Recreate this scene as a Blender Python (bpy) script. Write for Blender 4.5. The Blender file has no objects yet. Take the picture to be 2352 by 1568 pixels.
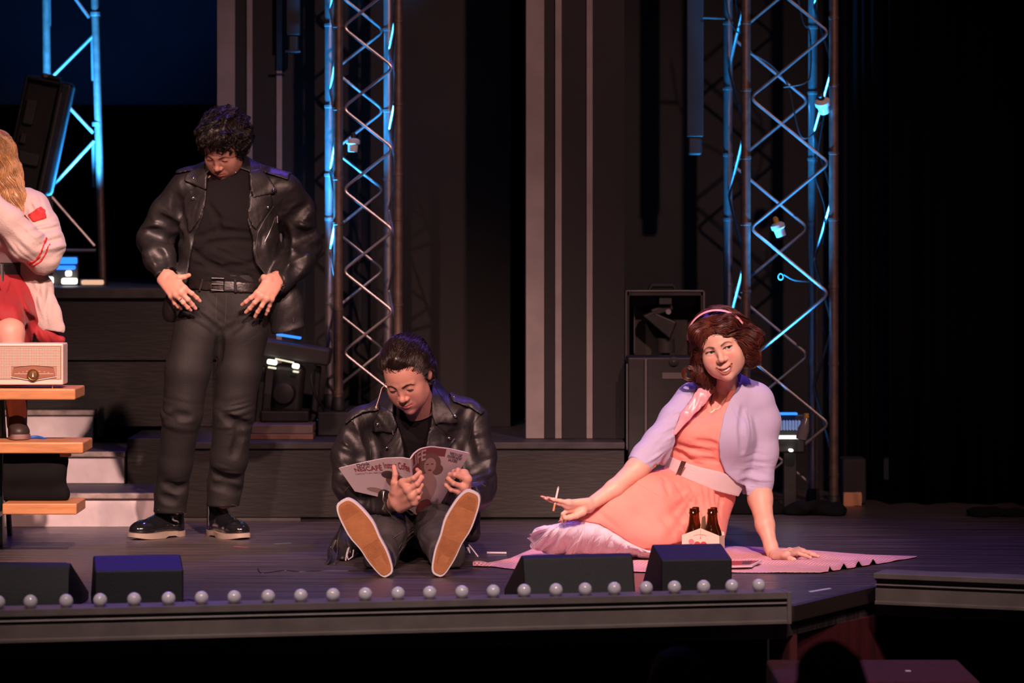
import bpy, bmesh, math, random
import numpy as np
from mathutils import Vector, Matrix, Euler
random.seed(7)
SC = bpy.context.scene
COL = SC.collection
# ---------------------------------------------------------------- camera
F, H, Y0 = 7900.0, 1.30, 504.0          # focal length in pixels, eye height above the stage floor, horizon row
cd = bpy.data.cameras.new('camera'); cam = bpy.data.objects.new('camera', cd); COL.objects.link(cam)
cam.location = (0, -14, H); cam.rotation_euler = (math.pi/2, 0, 0)
cd.sensor_fit = 'HORIZONTAL'; cd.sensor_width = 36; cd.lens = 36*F/2352
cd.shift_y = -(784-Y0)/2352; cd.clip_end = 200
cd.dof.use_dof = True; cd.dof.focus_distance = 13.3; cd.dof.aperture_fstop = 3.2
SC.camera = cam
# ---------------------------------------------------------------- world, exposure
w = bpy.data.worlds.new('world'); SC.world = w; w.use_nodes = True
w.node_tree.nodes['Background'].inputs[0].default_value = (0.55, 0.42, 0.5, 1)
w.node_tree.nodes['Background'].inputs[1].default_value = 0.012
SC.view_settings.view_transform = 'Standard'; SC.view_settings.look = 'None'
SC.view_settings.exposure = 0.06; SC.view_settings.gamma = 1.0; SC.view_settings.use_curve_mapping = False
# ---------------------------------------------------------------- theatre lamps and added fills
def spot(name, loc, target, power, color, size=45, blend=0.5, radius=0.1):
    l = bpy.data.lights.new(name, 'SPOT'); l.energy = power; l.color = color
    l.spot_size = math.radians(size); l.spot_blend = blend; l.shadow_soft_size = radius
    o = bpy.data.objects.new(name, l); COL.objects.link(o); o.location = loc
    o.rotation_euler = (Vector(target)-Vector(loc)).to_track_quat('-Z', 'Y').to_euler()
    return o
spot('front_of_house_spot', (-3.2, -10.0, 7.6), (-0.95, 0.1, 0.35), 3400, (1.0, 0.58, 0.48), 18, 0.85, 0.14)
spot('front_of_house_spot', (1.0, -10.5, 7.2), (0.72, -0.7, 0.35), 6200, (1.0, 0.63, 0.59), 9.5, 0.8, 0.12)
spot('front_of_house_spot', (-1.4, -11.0, 5.0), (-0.35, -0.6, 0.4), 1900, (1.0, 0.58, 0.52), 13, 0.9, 0.12)
spot('front_of_house_spot', (3.4, -9.5, 7.0), (0.1, 0.6, 0.9), 2300, (1.0, 0.54, 0.46), 28, 0.8, 0.14)
spot('left_step_spot', (0.9, -8.8, 6.4), (-2.05, 0.0, 0.25), 6500, (1.0, 0.62, 0.54), 15, 0.7, 0.10)
for x_ in (-1.45, -0.35, 0.75, 2.0):
    spot('apron_fill_spot', (x_, -7.2, 5.2), (x_*0.95, -2.75, 0.0), 620, (1.0, 0.76, 0.70), 26, 1.0, 0.15)  # added fill that brightens the apron beam and bulbs
spot('backcloth_fill', (-2.3, 3.3, 1.3), (-2.3, 5.2, 3.4), 30, (0.05, 0.30, 1.0), 80, 1.0, 0.1)  # added weak blue fill so the upper backcloth is not black
spot('overhead_violet_spot', (-0.8, 1.6, 5.4), (-0.7, -0.9, 0.0), 330, (0.22, 0.10, 1.0), 60, 0.7, 0.08)
spot('overhead_violet_spot', (1.7, 1.2, 5.4), (0.9, -0.9, 0.2), 260, (0.25, 0.14, 1.0), 48, 0.8, 0.08)
spot('overhead_violet_spot', (-1.9, 0.6, 5.0), (-1.22, -2.55, 0.0), 420, (0.14, 0.05, 1.0), 10, 0.8, 0.05)
# ---------------------------------------------------------------- helpers
def P(px, py, d):
    """photo pixel at distance d from the camera -> point on the stage (y = 0 is 14 m from the camera)"""
    return Vector(((px-1176)/F*d, d-14, H-(py-Y0)/F*d))
def G(px, py, z=0.0):
    d = (H-z)*F/(py-Y0); return Vector(((px-1176)/F*d, d-14, z))
def S2(px, d): return (px-1176)/F*d
def ZZ(py, d): return H-(py-Y0)/F*d

def world_org(o):
    v = Vector((0, 0, 0))
    while o is not None: v = v+Vector(o.location); o = o.parent
    return v
def tag(o, label=None, cat=None, group=None, kind=None):
    if label: o['label'] = label
    if cat: o['category'] = cat
    if group: o['group'] = group
    if kind: o['kind'] = kind
    return o
def empty(name, loc, label, cat, group=None):
    o = bpy.data.objects.new(name, None); COL.objects.link(o); o.location = loc
    o.empty_display_size = 0.1
    return tag(o, label, cat, group)
def copy_tree(o, parent=None):
    c = o.copy(); COL.objects.link(c); c.parent = parent
    for ch in list(o.children): copy_tree(ch, c)
    return c
def link_mesh(name, me, parent=None, loc=None):
    o = bpy.data.objects.new(name, me); COL.objects.link(o)
    if parent is not None: o.parent = parent
    return o

class MB:
    def __init__(s): s.v = []; s.f = []; s.mi = []; s.m = 0
    def add(s, vs, fs, m=None):
        n = len(s.v); s.v += [Vector(v) for v in vs]; s.f += [[i+n for i in f] for f in fs]
        s.mi += [s.m if m is None else m]*len(fs); return s
    def box(s, lo, hi, m=None):
        x0, y0, z0 = lo; x1, y1, z1 = hi
        return s.add([(x0,y0,z0),(x1,y0,z0),(x1,y1,z0),(x0,y1,z0),(x0,y0,z1),(x1,y0,z1),(x1,y1,z1),(x0,y1,z1)],
                     [(0,3,2,1),(4,5,6,7),(0,1,5,4),(1,2,6,5),(2,3,7,6),(3,0,4,7)], m)
    def obox(s, c, size, R=None, m=None):
        c = Vector(c); hx, hy, hz = [q/2 for q in size]; R = R or Matrix.Identity(3)
        vs = [c+R@Vector((a*hx, b*hy, e*hz)) for e in (-1,1) for a, b in ((-1,-1),(1,-1),(1,1),(-1,1))]
        return s.add(vs, [(0,3,2,1),(4,5,6,7),(0,1,5,4),(1,2,6,5),(2,3,7,6),(3,0,4,7)], m)
    def tube(s, pts, r, n=8, m=None, cap=True, flat=None):
        pts = [Vector(p) for p in pts]; k = len(pts)
        rs = list(r) if hasattr(r, '__len__') else [r]*k
        up = None; rings = []
        for i in range(k):
            t = (pts[min(i+1, k-1)]-pts[max(i-1, 0)])
            t = t.normalized() if t.length > 1e-9 else Vector((0, 0, 1))
            if up is None:
                up = Vector((0, 0, 1)) if abs(t.z) < 0.9 else Vector((1, 0, 0))
            u = up-t*up.dot(t); u = u.normalized() if u.length > 1e-6 else t.orthogonal().normalized(); up = u
            w_ = t.cross(u); fl = flat or 1.0
            rings.append([pts[i]+u*(rs[i]*fl*math.cos(2*math.pi*j/n))+w_*(rs[i]*math.sin(2*math.pi*j/n)) for j in range(n)])
        vs = [v for q in rings for v in q]; fs = []
        for i in range(k-1):
            for j in range(n):
                a = i*n+j; b = i*n+(j+1) % n
                fs.append((a, b, b+n, a+n))
        if cap: fs.append(tuple(range(n-1, -1, -1))); fs.append(tuple(range((k-1)*n, k*n)))
        return s.add(vs, fs, m)
    def lathe(s, prof, c, axis=(0, 0, 1), n=24, m=None):
        """prof: (radius, height) list along the axis"""
        c = Vector(c); a = Vector(axis).normalized(); u = a.orthogonal().normalized(); w_ = a.cross(u)
        vs = []; fs = []
        for r, h in prof:
            for j in range(n):
                t = 2*math.pi*j/n; vs.append(c+a*h+u*(r*math.cos(t))+w_*(r*math.sin(t)))
        for i in range(len(prof)-1):
            for j in range(n):
                fs.append((i*n+j, i*n+(j+1) % n, (i+1)*n+(j+1) % n, (i+1)*n+j))
        fs.append(tuple(range(n-1, -1, -1))); fs.append(tuple(range((len(prof)-1)*n, len(prof)*n)))
        return s.add(vs, fs, m)
    def prism(s, prof, a, b, side, m=None, up=(0, 0, 1)):
        """profile (along side, along up) swept from a to b"""
        a = Vector(a); b = Vector(b); sd = Vector(side).normalized(); up = Vector(up); n = len(prof)
        vs = [p+sd*q[0]+up*q[1] for p in (a, b) for q in prof]
        fs = [(i, (i+1) % n, n+(i+1) % n, n+i) for i in range(n)]
        fs += [tuple(range(n-1, -1, -1)), tuple(range(n, 2*n))]
        return s.add(vs, fs, m)
    def grid(s, fn, nu, nv, m=None):
        vs = [fn(i/nu, j/nv) for j in range(nv+1) for i in range(nu+1)]; w_ = nu+1
        return s.add(vs, [(j*w_+i, j*w_+i+1, (j+1)*w_+i+1, (j+1)*w_+i) for j in range(nv) for i in range(nu)], m)
    def build(s, name, mats, parent=None, smooth=False, bevel=0.0, solid=0.0, sub=0, seg=2, fix=True, angle=35):
        org = world_org(parent) if parent is not None else Vector((0, 0, 0))
        me = bpy.data.meshes.new(name)
        me.from_pydata([tuple(v-org) for v in s.v], [], s.f)
        mats = mats if isinstance(mats, (list, tuple)) else [mats]
        for q in mats: me.materials.append(q)
        if len(mats) > 1:
            for p, i in zip(me.polygons, s.mi): p.material_index = i
        if fix:
            bm = bmesh.new(); bm.from_mesh(me); bmesh.ops.recalc_face_normals(bm, faces=bm.faces); bm.to_mesh(me); bm.free()
        o = link_mesh(name, me, parent)
        if smooth:
            me.polygons.foreach_set('use_smooth', [True]*len(me.polygons))
            me.set_sharp_from_angle(angle=math.radians(angle))
        if solid:
            q = o.modifiers.new('solid', 'SOLIDIFY'); q.thickness = solid; q.offset = 0
        if bevel:
            q = o.modifiers.new('bevel', 'BEVEL'); q.width = bevel; q.segments = seg; q.limit_method = 'ANGLE'
            q.angle_limit = math.radians(40)
            if not smooth:
                me.polygons.foreach_set('use_smooth', [True]*len(me.polygons)); q.harden_normals = True
        if sub:
            q = o.modifiers.new('sub', 'SUBSURF'); q.levels = sub; q.render_levels = sub
        return o

# ---------------------------------------------------------------- materials
_M = {}
def mat(name, col, rough=0.6, metal=0.0, bump=0.0, bscale=60.0, var=0.0, vscale=8.0, spec=0.5, coat=0.0, sheen=0.0,
        emit=None, estr=0.0, stretch=None, alpha=1.0, trans=0.0, sss=0.0, vcol=False, detail=4.0, rvar=0.0):
    if name in _M: return _M[name]
    m = bpy.data.materials.new(name); m.use_nodes = True; nt = m.node_tree; b = nt.nodes['Principled BSDF']
    I = b.inputs; I['Base Color'].default_value = (*col, 1); I['Roughness'].default_value = rough
    I['Metallic'].default_value = metal; I['Specular IOR Level'].default_value = spec
    I['Coat Weight'].default_value = coat; I['Coat Roughness'].default_value = 0.12
    I['Sheen Weight'].default_value = sheen; I['Alpha'].default_value = alpha; I['Transmission Weight'].default_value = trans
    if sss: I['Subsurface Weight'].default_value = sss; I['Subsurface Radius'].default_value = (0.012, 0.005, 0.003); I['Subsurface Scale'].default_value = 1.0
    if emit: I['Emission Color'].default_value = (*emit, 1); I['Emission Strength'].default_value = estr
    tc = nt.nodes.new('ShaderNodeTexCoord'); mp = nt.nodes.new('ShaderNodeMapping'); nt.links.new(tc.outputs['Object'], mp.inputs[0])
    if stretch: mp.inputs['Scale'].default_value = stretch
    src = None
    if vcol:
        a = nt.nodes.new('ShaderNodeAttribute'); a.attribute_name = 'Col'; src = a.outputs['Color']
        nt.links.new(src, I['Base Color'])
    if var:
        n = nt.nodes.new('ShaderNodeTexNoise'); n.inputs['Scale'].default_value = vscale; n.inputs['Detail'].default_value = 6
        nt.links.new(mp.outputs[0], n.inputs['Vector'])
        x = nt.nodes.new('ShaderNodeMixRGB'); x.blend_type = 'MULTIPLY'; x.inputs[0].default_value = 1.0
        r = nt.nodes.new('ShaderNodeMapRange'); r.inputs[1].default_value = 0.3; r.inputs[2].default_value = 0.7
        r.inputs[3].default_value = 1-var; r.inputs[4].default_value = 1+var
        nt.links.new(n.outputs['Fac'], r.inputs[0]); nt.links.new(r.outputs[0], x.inputs[2])
        if src is not None: nt.links.new(src, x.inputs[1])
        else: x.inputs[1].default_value = (*col, 1)
        nt.links.new(x.outputs[0], I['Base Color'])
        if rvar:
            r2 = nt.nodes.new('ShaderNodeMapRange'); r2.inputs[1].default_value = 0.3; r2.inputs[2].default_value = 0.7
            r2.inputs[3].default_value = rough-rvar; r2.inputs[4].default_value = rough+rvar
            nt.links.new(n.outputs['Fac'], r2.inputs[0]); nt.links.new(r2.outputs[0], I['Roughness'])
    if bump:
        n = nt.nodes.new('ShaderNodeTexNoise'); n.inputs['Scale'].default_value = bscale; n.inputs['Detail'].default_value = detail
        nt.links.new(mp.outputs[0], n.inputs['Vector'])
        k = nt.nodes.new('ShaderNodeBump'); k.inputs['Strength'].default_value = bump; k.inputs['Distance'].default_value = 0.01
        nt.links.new(n.outputs['Fac'], k.inputs['Height']); nt.links.new(k.outputs[0], I['Normal'])
    _M[name] = m; return m

# ---------------------------------------------------------------- signed distance modelling
f32 = np.float32
def cone(a, b, ra, rb, n=None, s=1.0):
    a = np.array(a, f32); b = np.array(b, f32); ab = b-a; L2 = max(float(ab@ab), 1e-12)
    nn = None if n is None else np.array(Vector(n).normalized(), f32)
    def fn(X, Y, Z):
        x = X-a[0]; y = Y-a[1]; z = Z-a[2]
        t = np.clip((x*ab[0]+y*ab[1]+z*ab[2])/L2, 0, 1)
        x = x-t*ab[0]; y = y-t*ab[1]; z = z-t*ab[2]
        if nn is not None:
            q = (x*nn[0]+y*nn[1]+z*nn[2])*(1/s-1); x = x+q*nn[0]; y = y+q*nn[1]; z = z+q*nn[2]
            l = np.sqrt(x*x+y*y+z*z); r = ra+(rb-ra)*t
            g = np.sqrt(1+(1/s**2-1)*np.clip((q/(1/s-1)/s)**2/np.maximum(l*l, 1e-9), 0, 1)) if s != 1 else 1
            return (l-r)/g
        return np.sqrt(x*x+y*y+z*z)-(ra+(rb-ra)*t)
    m = max(ra, rb)
    return fn, np.minimum(a, b)-m, np.maximum(a, b)+m
def ball(c, r): return cone(c, c, r, r)
def ell(c, r, R=None):
    c = np.array(c, f32); r = np.array(r, f32); Q = np.eye(3, dtype=f32) if R is None else np.array(R, f32)
    def fn(X, Y, Z):
        x = X-c[0]; y = Y-c[1]; z = Z-c[2]
        u = (x*Q[0, 0]+y*Q[1, 0]+z*Q[2, 0]); v = (x*Q[0, 1]+y*Q[1, 1]+z*Q[2, 1]); w_ = (x*Q[0, 2]+y*Q[1, 2]+z*Q[2, 2])
        k0 = np.sqrt((u/r[0])**2+(v/r[1])**2+(w_/r[2])**2)
        k1 = np.sqrt((u/r[0]**2)**2+(v/r[1]**2)**2+(w_/r[2]**2)**2)
        return k0*(k0-1)/np.maximum(k1, 1e-6)
    m = r.max()
    return fn, c-m, c+m
def poly2(pts):
    """2D polygon distance in the X-Z plane (negative inside)"""
    pts = [(float(p[0]), float(p[1])) for p in pts]
    def fn(X, Z):
        d = None; s = np.ones(np.broadcast(X, Z).shape, f32); n = len(pts)
        for i in range(n):
            ax, az = pts[i]; bx, bz = pts[i-1]; ex, ez = bx-ax, bz-az
            wx = X-ax; wz = Z-az; t = np.clip((wx*ex+wz*ez)/(ex*ex+ez*ez+1e-12), 0, 1)
            q = (wx-ex*t)**2+(wz-ez*t)**2; d = q if d is None else np.minimum(d, q)
            c1 = Z >= az; c2 = Z < bz; c3 = ex*wz > ez*wx
            fl = (c1 & c2 & c3) | (~c1 & ~c2 & ~c3); s = np.where(fl, -s, s)
        return s*np.sqrt(d)
    return fn
def line2(pts, r):
    pts = [(float(p[0]), float(p[1])) for p in pts]
    def fn(X, Z):
        d = None
        for (ax, az), (bx, bz) in zip(pts[:-1], pts[1:]):
            ex, ez = bx-ax, bz-az; wx = X-ax; wz = Z-az; t = np.clip((wx*ex+wz*ez)/(ex*ex+ez*ez+1e-12), 0, 1)
            q = (wx-ex*t)**2+(wz-ez*t)**2; d = q if d is None else np.minimum(d, q)
        return np.sqrt(d)-r
    return fn
def pxy(pts, d): return [((x-1176)/F*d, H-(y-Y0)/F*d) for x, y in pts]
_NK = np.random.RandomState(3)
_NV = [(_NK.normal(size=3), _NK.uniform(0, 6.28, 2)) for _ in range(10)]
def noise(X, Y, Z, sc=10.0):
    """smooth pseudo noise in about -1..1, wavelength ~ 1/sc metres"""
    o = 0; k = sc*2.6
    for i in range(0, 10, 2):
        a, pa = _NV[i]; b, pb = _NV[i+1]
        o = o+np.sin(k*(a[0]*X+a[1]*Y+a[2]*Z)+pa[0]+1.6*np.sin(k*0.6*(b[0]*X+b[1]*Y+b[2]*Z)+pb[0]))
    return o/3.2

class Sdf:
    def __init__(s, lo, hi, h):
        s.lo = np.array(lo, f32); s.h = h; n = np.ceil((np.array(hi)-np.array(lo))/h).astype(int)+1
        s.n = n; s.D = np.full(n, 0.08, f32); s.ax = [(s.lo[i]+h*np.arange(n[i])).astype(f32) for i in range(3)]
    def sl(s, lo, hi, mg=0.07):
        a = np.clip(np.floor((np.array(lo)-mg-s.lo)/s.h).astype(int), 0, s.n); b = np.clip(np.ceil((np.array(hi)+mg-s.lo)/s.h).astype(int)+1, 0, s.n)
        return tuple(slice(int(a[i]), int(b[i])) for i in range(3))
    def co(s, q):
        return s.ax[0][q[0]][:, None, None], s.ax[1][q[1]][None, :, None], s.ax[2][q[2]][None, None, :]
    def add(s, pr, k=0.01, mode='u'):
        fn, lo, hi = pr; q = s.sl(lo, hi); D = s.D[q]
        if D.size == 0: return s
        d = fn(*s.co(q)).astype(f32)
        if mode == 'u':
            if k > 0: e = np.maximum(k-np.abs(D-d), 0)/k; s.D[q] = np.minimum(D, d)-e*e*k*0.25
            else: s.D[q] = np.minimum(D, d)
        elif mode == 's':
            d = -d
            if k > 0: e = np.maximum(k-np.abs(D-d), 0)/k; s.D[q] = np.maximum(D, d)+e*e*k*0.25
            else: s.D[q] = np.maximum(D, d)
        return s
    def sub(s, pr, k=0.005): return s.add(pr, k, 's')
    def chain(s, pts, rs, k=0.02, n=None, fl=1.0):
        for i in range(len(pts)-1): s.add(cone(pts[i], pts[i+1], rs[i], rs[i+1], n, fl), k)
        return s
    def full(s, fn, mode='disp'):
        q = (slice(None),)*3; v = fn(*s.co(q)).astype(f32)
        if mode == 'disp': s.D += v
        elif mode == 'max': s.D = np.maximum(s.D, v)
        elif mode == 'min': s.D = np.minimum(s.D, v)
        return s
    def rnoise(s, amp, sc, st=(1, 1, 1)):
        return s.full(lambda X, Y, Z: amp*noise(X*st[0], Y*st[1], Z*st[2], sc))
    def folds(s, c, axis, R, wl, amp, warp=1.2, sc=9, ph=0.0):
        """irregular creases running across 'axis', fading out at distance R from c"""
        c = np.array(c, f32); a = Vector(axis).normalized(); q = s.sl(c-R*1.6, c+R*1.6, 0)
        u = a.orthogonal().normalized(); v = a.cross(u)
        X, Y, Z = s.co(q); x = X-c[0]; y = Y-c[1]; z = Z-c[2]
        t = x*a[0]+y*a[1]+z*a[2]; l1 = x*u[0]+y*u[1]+z*u[2]; l2 = x*v[0]+y*v[1]+z*v[2]
        w_ = np.exp(-(x*x+y*y+z*z)/(R*R*0.5)); o = float(c[0]*37+c[2]*91) % 11
        n = noise(t*1.15/wl+o, l1*0.33/wl+0.5*o, l2*0.33/wl, 1.0)
        s.D[q] += (amp*w_*(0.9-2.1*np.abs(n))).astype(f32); return s
    def crease(s, pts, d, r=0.007, k=0.022, depth=0.002, step=9):
        """press a fold line into the front of the surface, through photo pixels"""
        q = []
        for (xa, ya), (xb, yb) in zip(pts[:-1], pts[1:]):
            m = max(1, int(math.hypot(xb-xa, yb-ya)/step))
            for i in range(m): q.append((xa+(xb-xa)*i/m, ya+(yb-ya)*i/m))
        q.append(pts[-1]); w_ = [snap(s, P(x, y, d)) for x, y in q]; n = len(w_)
        for i in range(n-1):
            t0 = math.sin(math.pi*min(1, (i+0.6)/n)); rr = r*(0.45+0.55*t0)
            a = w_[i]+Vector((0, -rr+depth*t0, 0)); b = w_[i+1]+Vector((0, -rr+depth*t0, 0))
            if (a-b).length < 0.06: s.add(cone(a, b, rr, rr), k, 's')
        return s
    def cut(s, poly, y0=None, y1=None, k=0.0):
        """remove an X-Z polygon prism between two depths"""
        X, Y, Z = s.co((slice(None),)*3); d = poly(X, Z)
        d = np.broadcast_to(d, s.D.shape).copy()
        if y1 is not None: d = np.maximum(d, Y-y1)
        if y0 is not None: d = np.maximum(d, y0-Y)
        s.D = np.maximum(s.D, -d).astype(f32); return s
    def clone(s):
        o = Sdf.__new__(Sdf); o.lo = s.lo; o.h = s.h; o.n = s.n; o.D = s.D.copy(); o.ax = s.ax; return o
    def panel(s, poly, out=0.006, inn=0.006, ymax=None, ymin=None, rnd=0.0):
        """a patch that follows the surface: polygon prism between two offsets of the surface"""
        o = s.clone(); X, Y, Z = s.co((slice(None),)*3); d = poly(X, Z)
        a = np.maximum(s.D-out, -(s.D+inn))
        a = np.maximum(a, d+0*Y)
        if ymax is not None: a = np.maximum(a, Y-ymax)
        if ymin is not None: a = np.maximum(a, ymin-Y)
        o.D = a.astype(f32); return o
    def surf(s):
        D = s.D.copy()
        for i in range(3):
            sl = [slice(None)]*3
            for e in (0, -1): sl[i] = e; D[tuple(sl)] = np.maximum(D[tuple(sl)], 0.5*s.h)
        neg = D < 0; c = np.zeros(np.array(D.shape)-1, np.int8); nx, ny, nz = D.shape
        for i in (0, 1):
            for j in (0, 1):
                for k in (0, 1): c += neg[i:nx-1+i, j:ny-1+j, k:nz-1+k]
        act = (c > 0) & (c < 8); idx = np.argwhere(act); vid = np.full(act.shape, -1, np.int32); vid[act] = np.arange(len(idx))
        acc = np.zeros((len(idx), 3), f32); cnt = np.zeros(len(idx), f32)
        cr = [(i, j, k) for i in (0, 1) for j in (0, 1) for k in (0, 1)]
        val = {q: D[idx[:, 0]+q[0], idx[:, 1]+q[1], idx[:, 2]+q[2]] for q in cr}
        for q in cr:
            for ax in range(3):
                if q[ax]: continue
                r = list(q); r[ax] = 1; r = tuple(r); a = val[q]; b = val[r]; m = (a < 0) != (b < 0)
                t = np.where(m, a/np.where(m, a-b, 1), 0)
                for e in range(3): acc[:, e] += np.where(m, q[e]+(t if e == ax else 0), 0)
                cnt += m
        V = s.lo+s.h*(idx+acc/cnt[:, None]); Q = []
        for ax in range(3):
            u, v = [(1, 2), (2, 0), (0, 1)][ax]
            s0 = [slice(1, -1)]*3; s1 = [slice(1, -1)]*3; s0[ax] = slice(0, -1); s1[ax] = slice(1, None)
            A = neg[tuple(s0)]; B = neg[tuple(s1)]; m = A != B; p = np.argwhere(m)
            if len(p) == 0: continue
            fl = A[m]; off = np.ones(3, int); off[ax] = 0; p = p+off
            eu = np.zeros(3, int); eu[u] = 1; ev = np.zeros(3, int); ev[v] = 1
            g = lambda w_: vid[w_[:, 0], w_[:, 1], w_[:, 2]]
            q4 = np.stack([g(p), g(p-eu), g(p-eu-ev), g(p-ev)], 1)
            q4[~fl] = q4[~fl][:, ::-1]; Q.append(q4)
        Q = np.concatenate(Q) if Q else np.zeros((0, 4), int)
        return V.astype(f32), Q

def relax(V, Q, it=2, lam=0.5):
    for _ in range(it):
        A = np.zeros_like(V); n = np.zeros(len(V), f32)
        for a, b in ((0, 1), (1, 2), (2, 3), (3, 0)):
            np.add.at(A, Q[:, a], V[Q[:, b]]); np.add.at(A, Q[:, b], V[Q[:, a]])
            np.add.at(n, Q[:, a], 1); np.add.at(n, Q[:, b], 1)
        V = V+lam*(A/np.maximum(n, 1)[:, None]-V)
    return V.astype(f32)
def merge(parts):
    Vs = []; Qs = []; o = 0
    for V, Q in parts: Vs.append(V); Qs.append(Q+o); o += len(V)
    return np.concatenate(Vs), np.concatenate(Qs)
def np_mesh(name, V, Q, mats, parent=None, col=None, mi=None):
    org = np.array(world_org(parent)) if parent is not None else np.zeros(3)
    me = bpy.data.meshes.new(name); me.vertices.add(len(V)); me.vertices.foreach_set('co', (V-org).astype(f32).ravel())
    me.loops.add(len(Q)*4); me.loops.foreach_set('vertex_index', Q.astype(np.int32).ravel())
    me.polygons.add(len(Q)); me.polygons.foreach_set('loop_start', np.arange(0, len(Q)*4, 4, dtype=np.int32))
    me.polygons.foreach_set('loop_total', np.full(len(Q), 4, np.int32)); me.update(calc_edges=True); me.validate()
    me.polygons.foreach_set('use_smooth', np.ones(len(me.polygons), bool))
    mats = mats if isinstance(mats, (list, tuple)) else [mats]
    for q in mats: me.materials.append(q)
    if mi is not None: me.polygons.foreach_set('material_index', mi.astype(np.int32))
    if col is not None:
        a = me.color_attributes.new('Col', 'FLOAT_COLOR', 'POINT')
        a.data.foreach_set('color', np.concatenate([col, np.ones((len(col), 1))], 1).astype(f32).ravel())
    return link_mesh(name, me, parent)
def sdf_obj(name, S, mats, parent=None, it=1, colf=None):
    V, Q = S.surf(); V = relax(V, Q, it) if it else V
    return np_mesh(name, V, Q, mats, parent, None if colf is None else colf(V))
def rot3(yaw=0, pitch=0, roll=0):
    """outermost: roll in the picture (top towards the right), then yaw (towards the right), then pitch (down)"""
    return np.array(Matrix.Rotation(math.radians(roll), 3, 'Y')@Matrix.Rotation(math.radians(yaw), 3, 'Z')@Matrix.Rotation(math.radians(pitch), 3, 'X'))
def strands(lines, r0, parts=None, n=4):
    """lines: list of (k,3) arrays -> tapered tubes as one V,Q"""
    Vs = []; Qs = []; o = 0; an = np.arange(n)*2*math.pi/n
    for L in lines:
        L = np.asarray(L, float); k = len(L); T = np.gradient(L, axis=0); T /= np.linalg.norm(T, axis=1)[:, None]+1e-9
        up = np.array([0.3, 0.5, 0.81]); U = up-T*(T@up)[:, None]; U /= np.linalg.norm(U, axis=1)[:, None]+1e-9; W = np.cross(T, U)
        rr = r0*random.uniform(0.7, 1.3)*(1-0.75*np.linspace(0, 1, k)**3)
        V = L[:, None, :]+rr[:, None, None]*(np.cos(an)[None, :, None]*U[:, None, :]+np.sin(an)[None, :, None]*W[:, None, :])
        Vs.append(V.reshape(-1, 3)); i = np.arange(k-1)[:, None]*n; j = np.arange(n)[None, :]; j2 = (j+1) % n
        Qs.append(np.stack([i+j, i+j2, i+n+j2, i+n+j], -1).reshape(-1, 4)+o); o += k*n
    return np.concatenate(Vs), np.concatenate(Qs)
def text_mesh(txt, size, bold=False, n_extr=0.0):
    """flat lettering as (verts, faces) in the XY plane, centred"""
    c = bpy.data.curves.new('t', 'FONT'); c.body = txt; c.size = size; c.align_x = 'CENTER'; c.align_y = 'CENTER'
    c.extrude = n_extr; c.resolution_u = 3
    if bold: c.offset = size*0.02
    o = bpy.data.objects.new('t', c); COL.objects.link(o); dg = bpy.context.evaluated_depsgraph_get()
    me = bpy.data.meshes.new_from_object(o.evaluated_get(dg)); vs = [Vector(v.co) for v in me.vertices]; fs = [tuple(p.vertices) for p in me.polygons]
    bpy.data.objects.remove(o); bpy.data.curves.remove(c); bpy.data.meshes.remove(me); return vs, fs
# ---------------------------------------------------------------- the stage itself (structure)
def floor_mat():
    m = mat('floor_paint', (0.072, 0.057, 0.058), 0.36, bump=0.25, bscale=14, var=0.55, vscale=5, stretch=(0.35, 7, 1), detail=8, rvar=0.12)
    nt = m.node_tree; b = nt.nodes['Principled BSDF']; tc = nt.nodes['Texture Coordinate']
    s = nt.nodes.new('ShaderNodeSeparateXYZ'); nt.links.new(tc.outputs['Object'], s.inputs[0])
    a = nt.nodes.new('ShaderNodeMath'); a.operation = 'MULTIPLY'; a.inputs[1].default_value = 1/0.14; nt.links.new(s.outputs['Y'], a.inputs[0])
    f = nt.nodes.new('ShaderNodeMath'); f.operation = 'FRACT'; nt.links.new(a.outputs[0], f.inputs[0])
    g = nt.nodes.new('ShaderNodeMath'); g.operation = 'LESS_THAN'; g.inputs[1].default_value = 0.035; nt.links.new(f.outputs[0], g.inputs[0])
    # pale scuffs, long and thin along the boards
    mp = nt.nodes.new('ShaderNodeMapping'); mp.inputs['Scale'].default_value = (1.6, 42, 1); nt.links.new(tc.outputs['Object'], mp.inputs[0])
    n = nt.nodes.new('ShaderNodeTexNoise'); n.inputs['Scale'].default_value = 3.2; n.inputs['Detail'].default_value = 3; nt.links.new(mp.outputs[0], n.inputs[0])
    r = nt.nodes.new('ShaderNodeMapRange'); r.inputs[1].default_value = 0.70; r.inputs[2].default_value = 0.76; nt.links.new(n.outputs['Fac'], r.inputs[0])
    old = b.inputs['Base Color'].links[0].from_socket
    x = nt.nodes.new('ShaderNodeMixRGB'); x.inputs[2].default_value = (0.22, 0.19, 0.19, 1); nt.links.new(old, x.inputs[1])
    sc = nt.nodes.new('ShaderNodeMath'); sc.operation = 'MULTIPLY'; sc.inputs[1].default_value = 0.55; nt.links.new(r.outputs[0], sc.inputs[0]); nt.links.new(sc.outputs[0], x.inputs[0])
    y = nt.nodes.new('ShaderNodeMixRGB'); y.inputs[2].default_value = (0.006, 0.005, 0.006, 1); nt.links.new(x.outputs[0], y.inputs[1])
    k = nt.nodes.new('ShaderNodeMath'); k.operation = 'MULTIPLY'; k.inputs[1].default_value = 0.7; nt.links.new(g.outputs[0], k.inputs[0]); nt.links.new(k.outputs[0], y.inputs[0])
    nt.links.new(y.outputs[0], b.inputs['Base Color']); return m
M_floor = floor_mat()
M_black = mat('black_paint', (0.012, 0.011, 0.012), 0.75, var=0.4, vscale=6)
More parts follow.
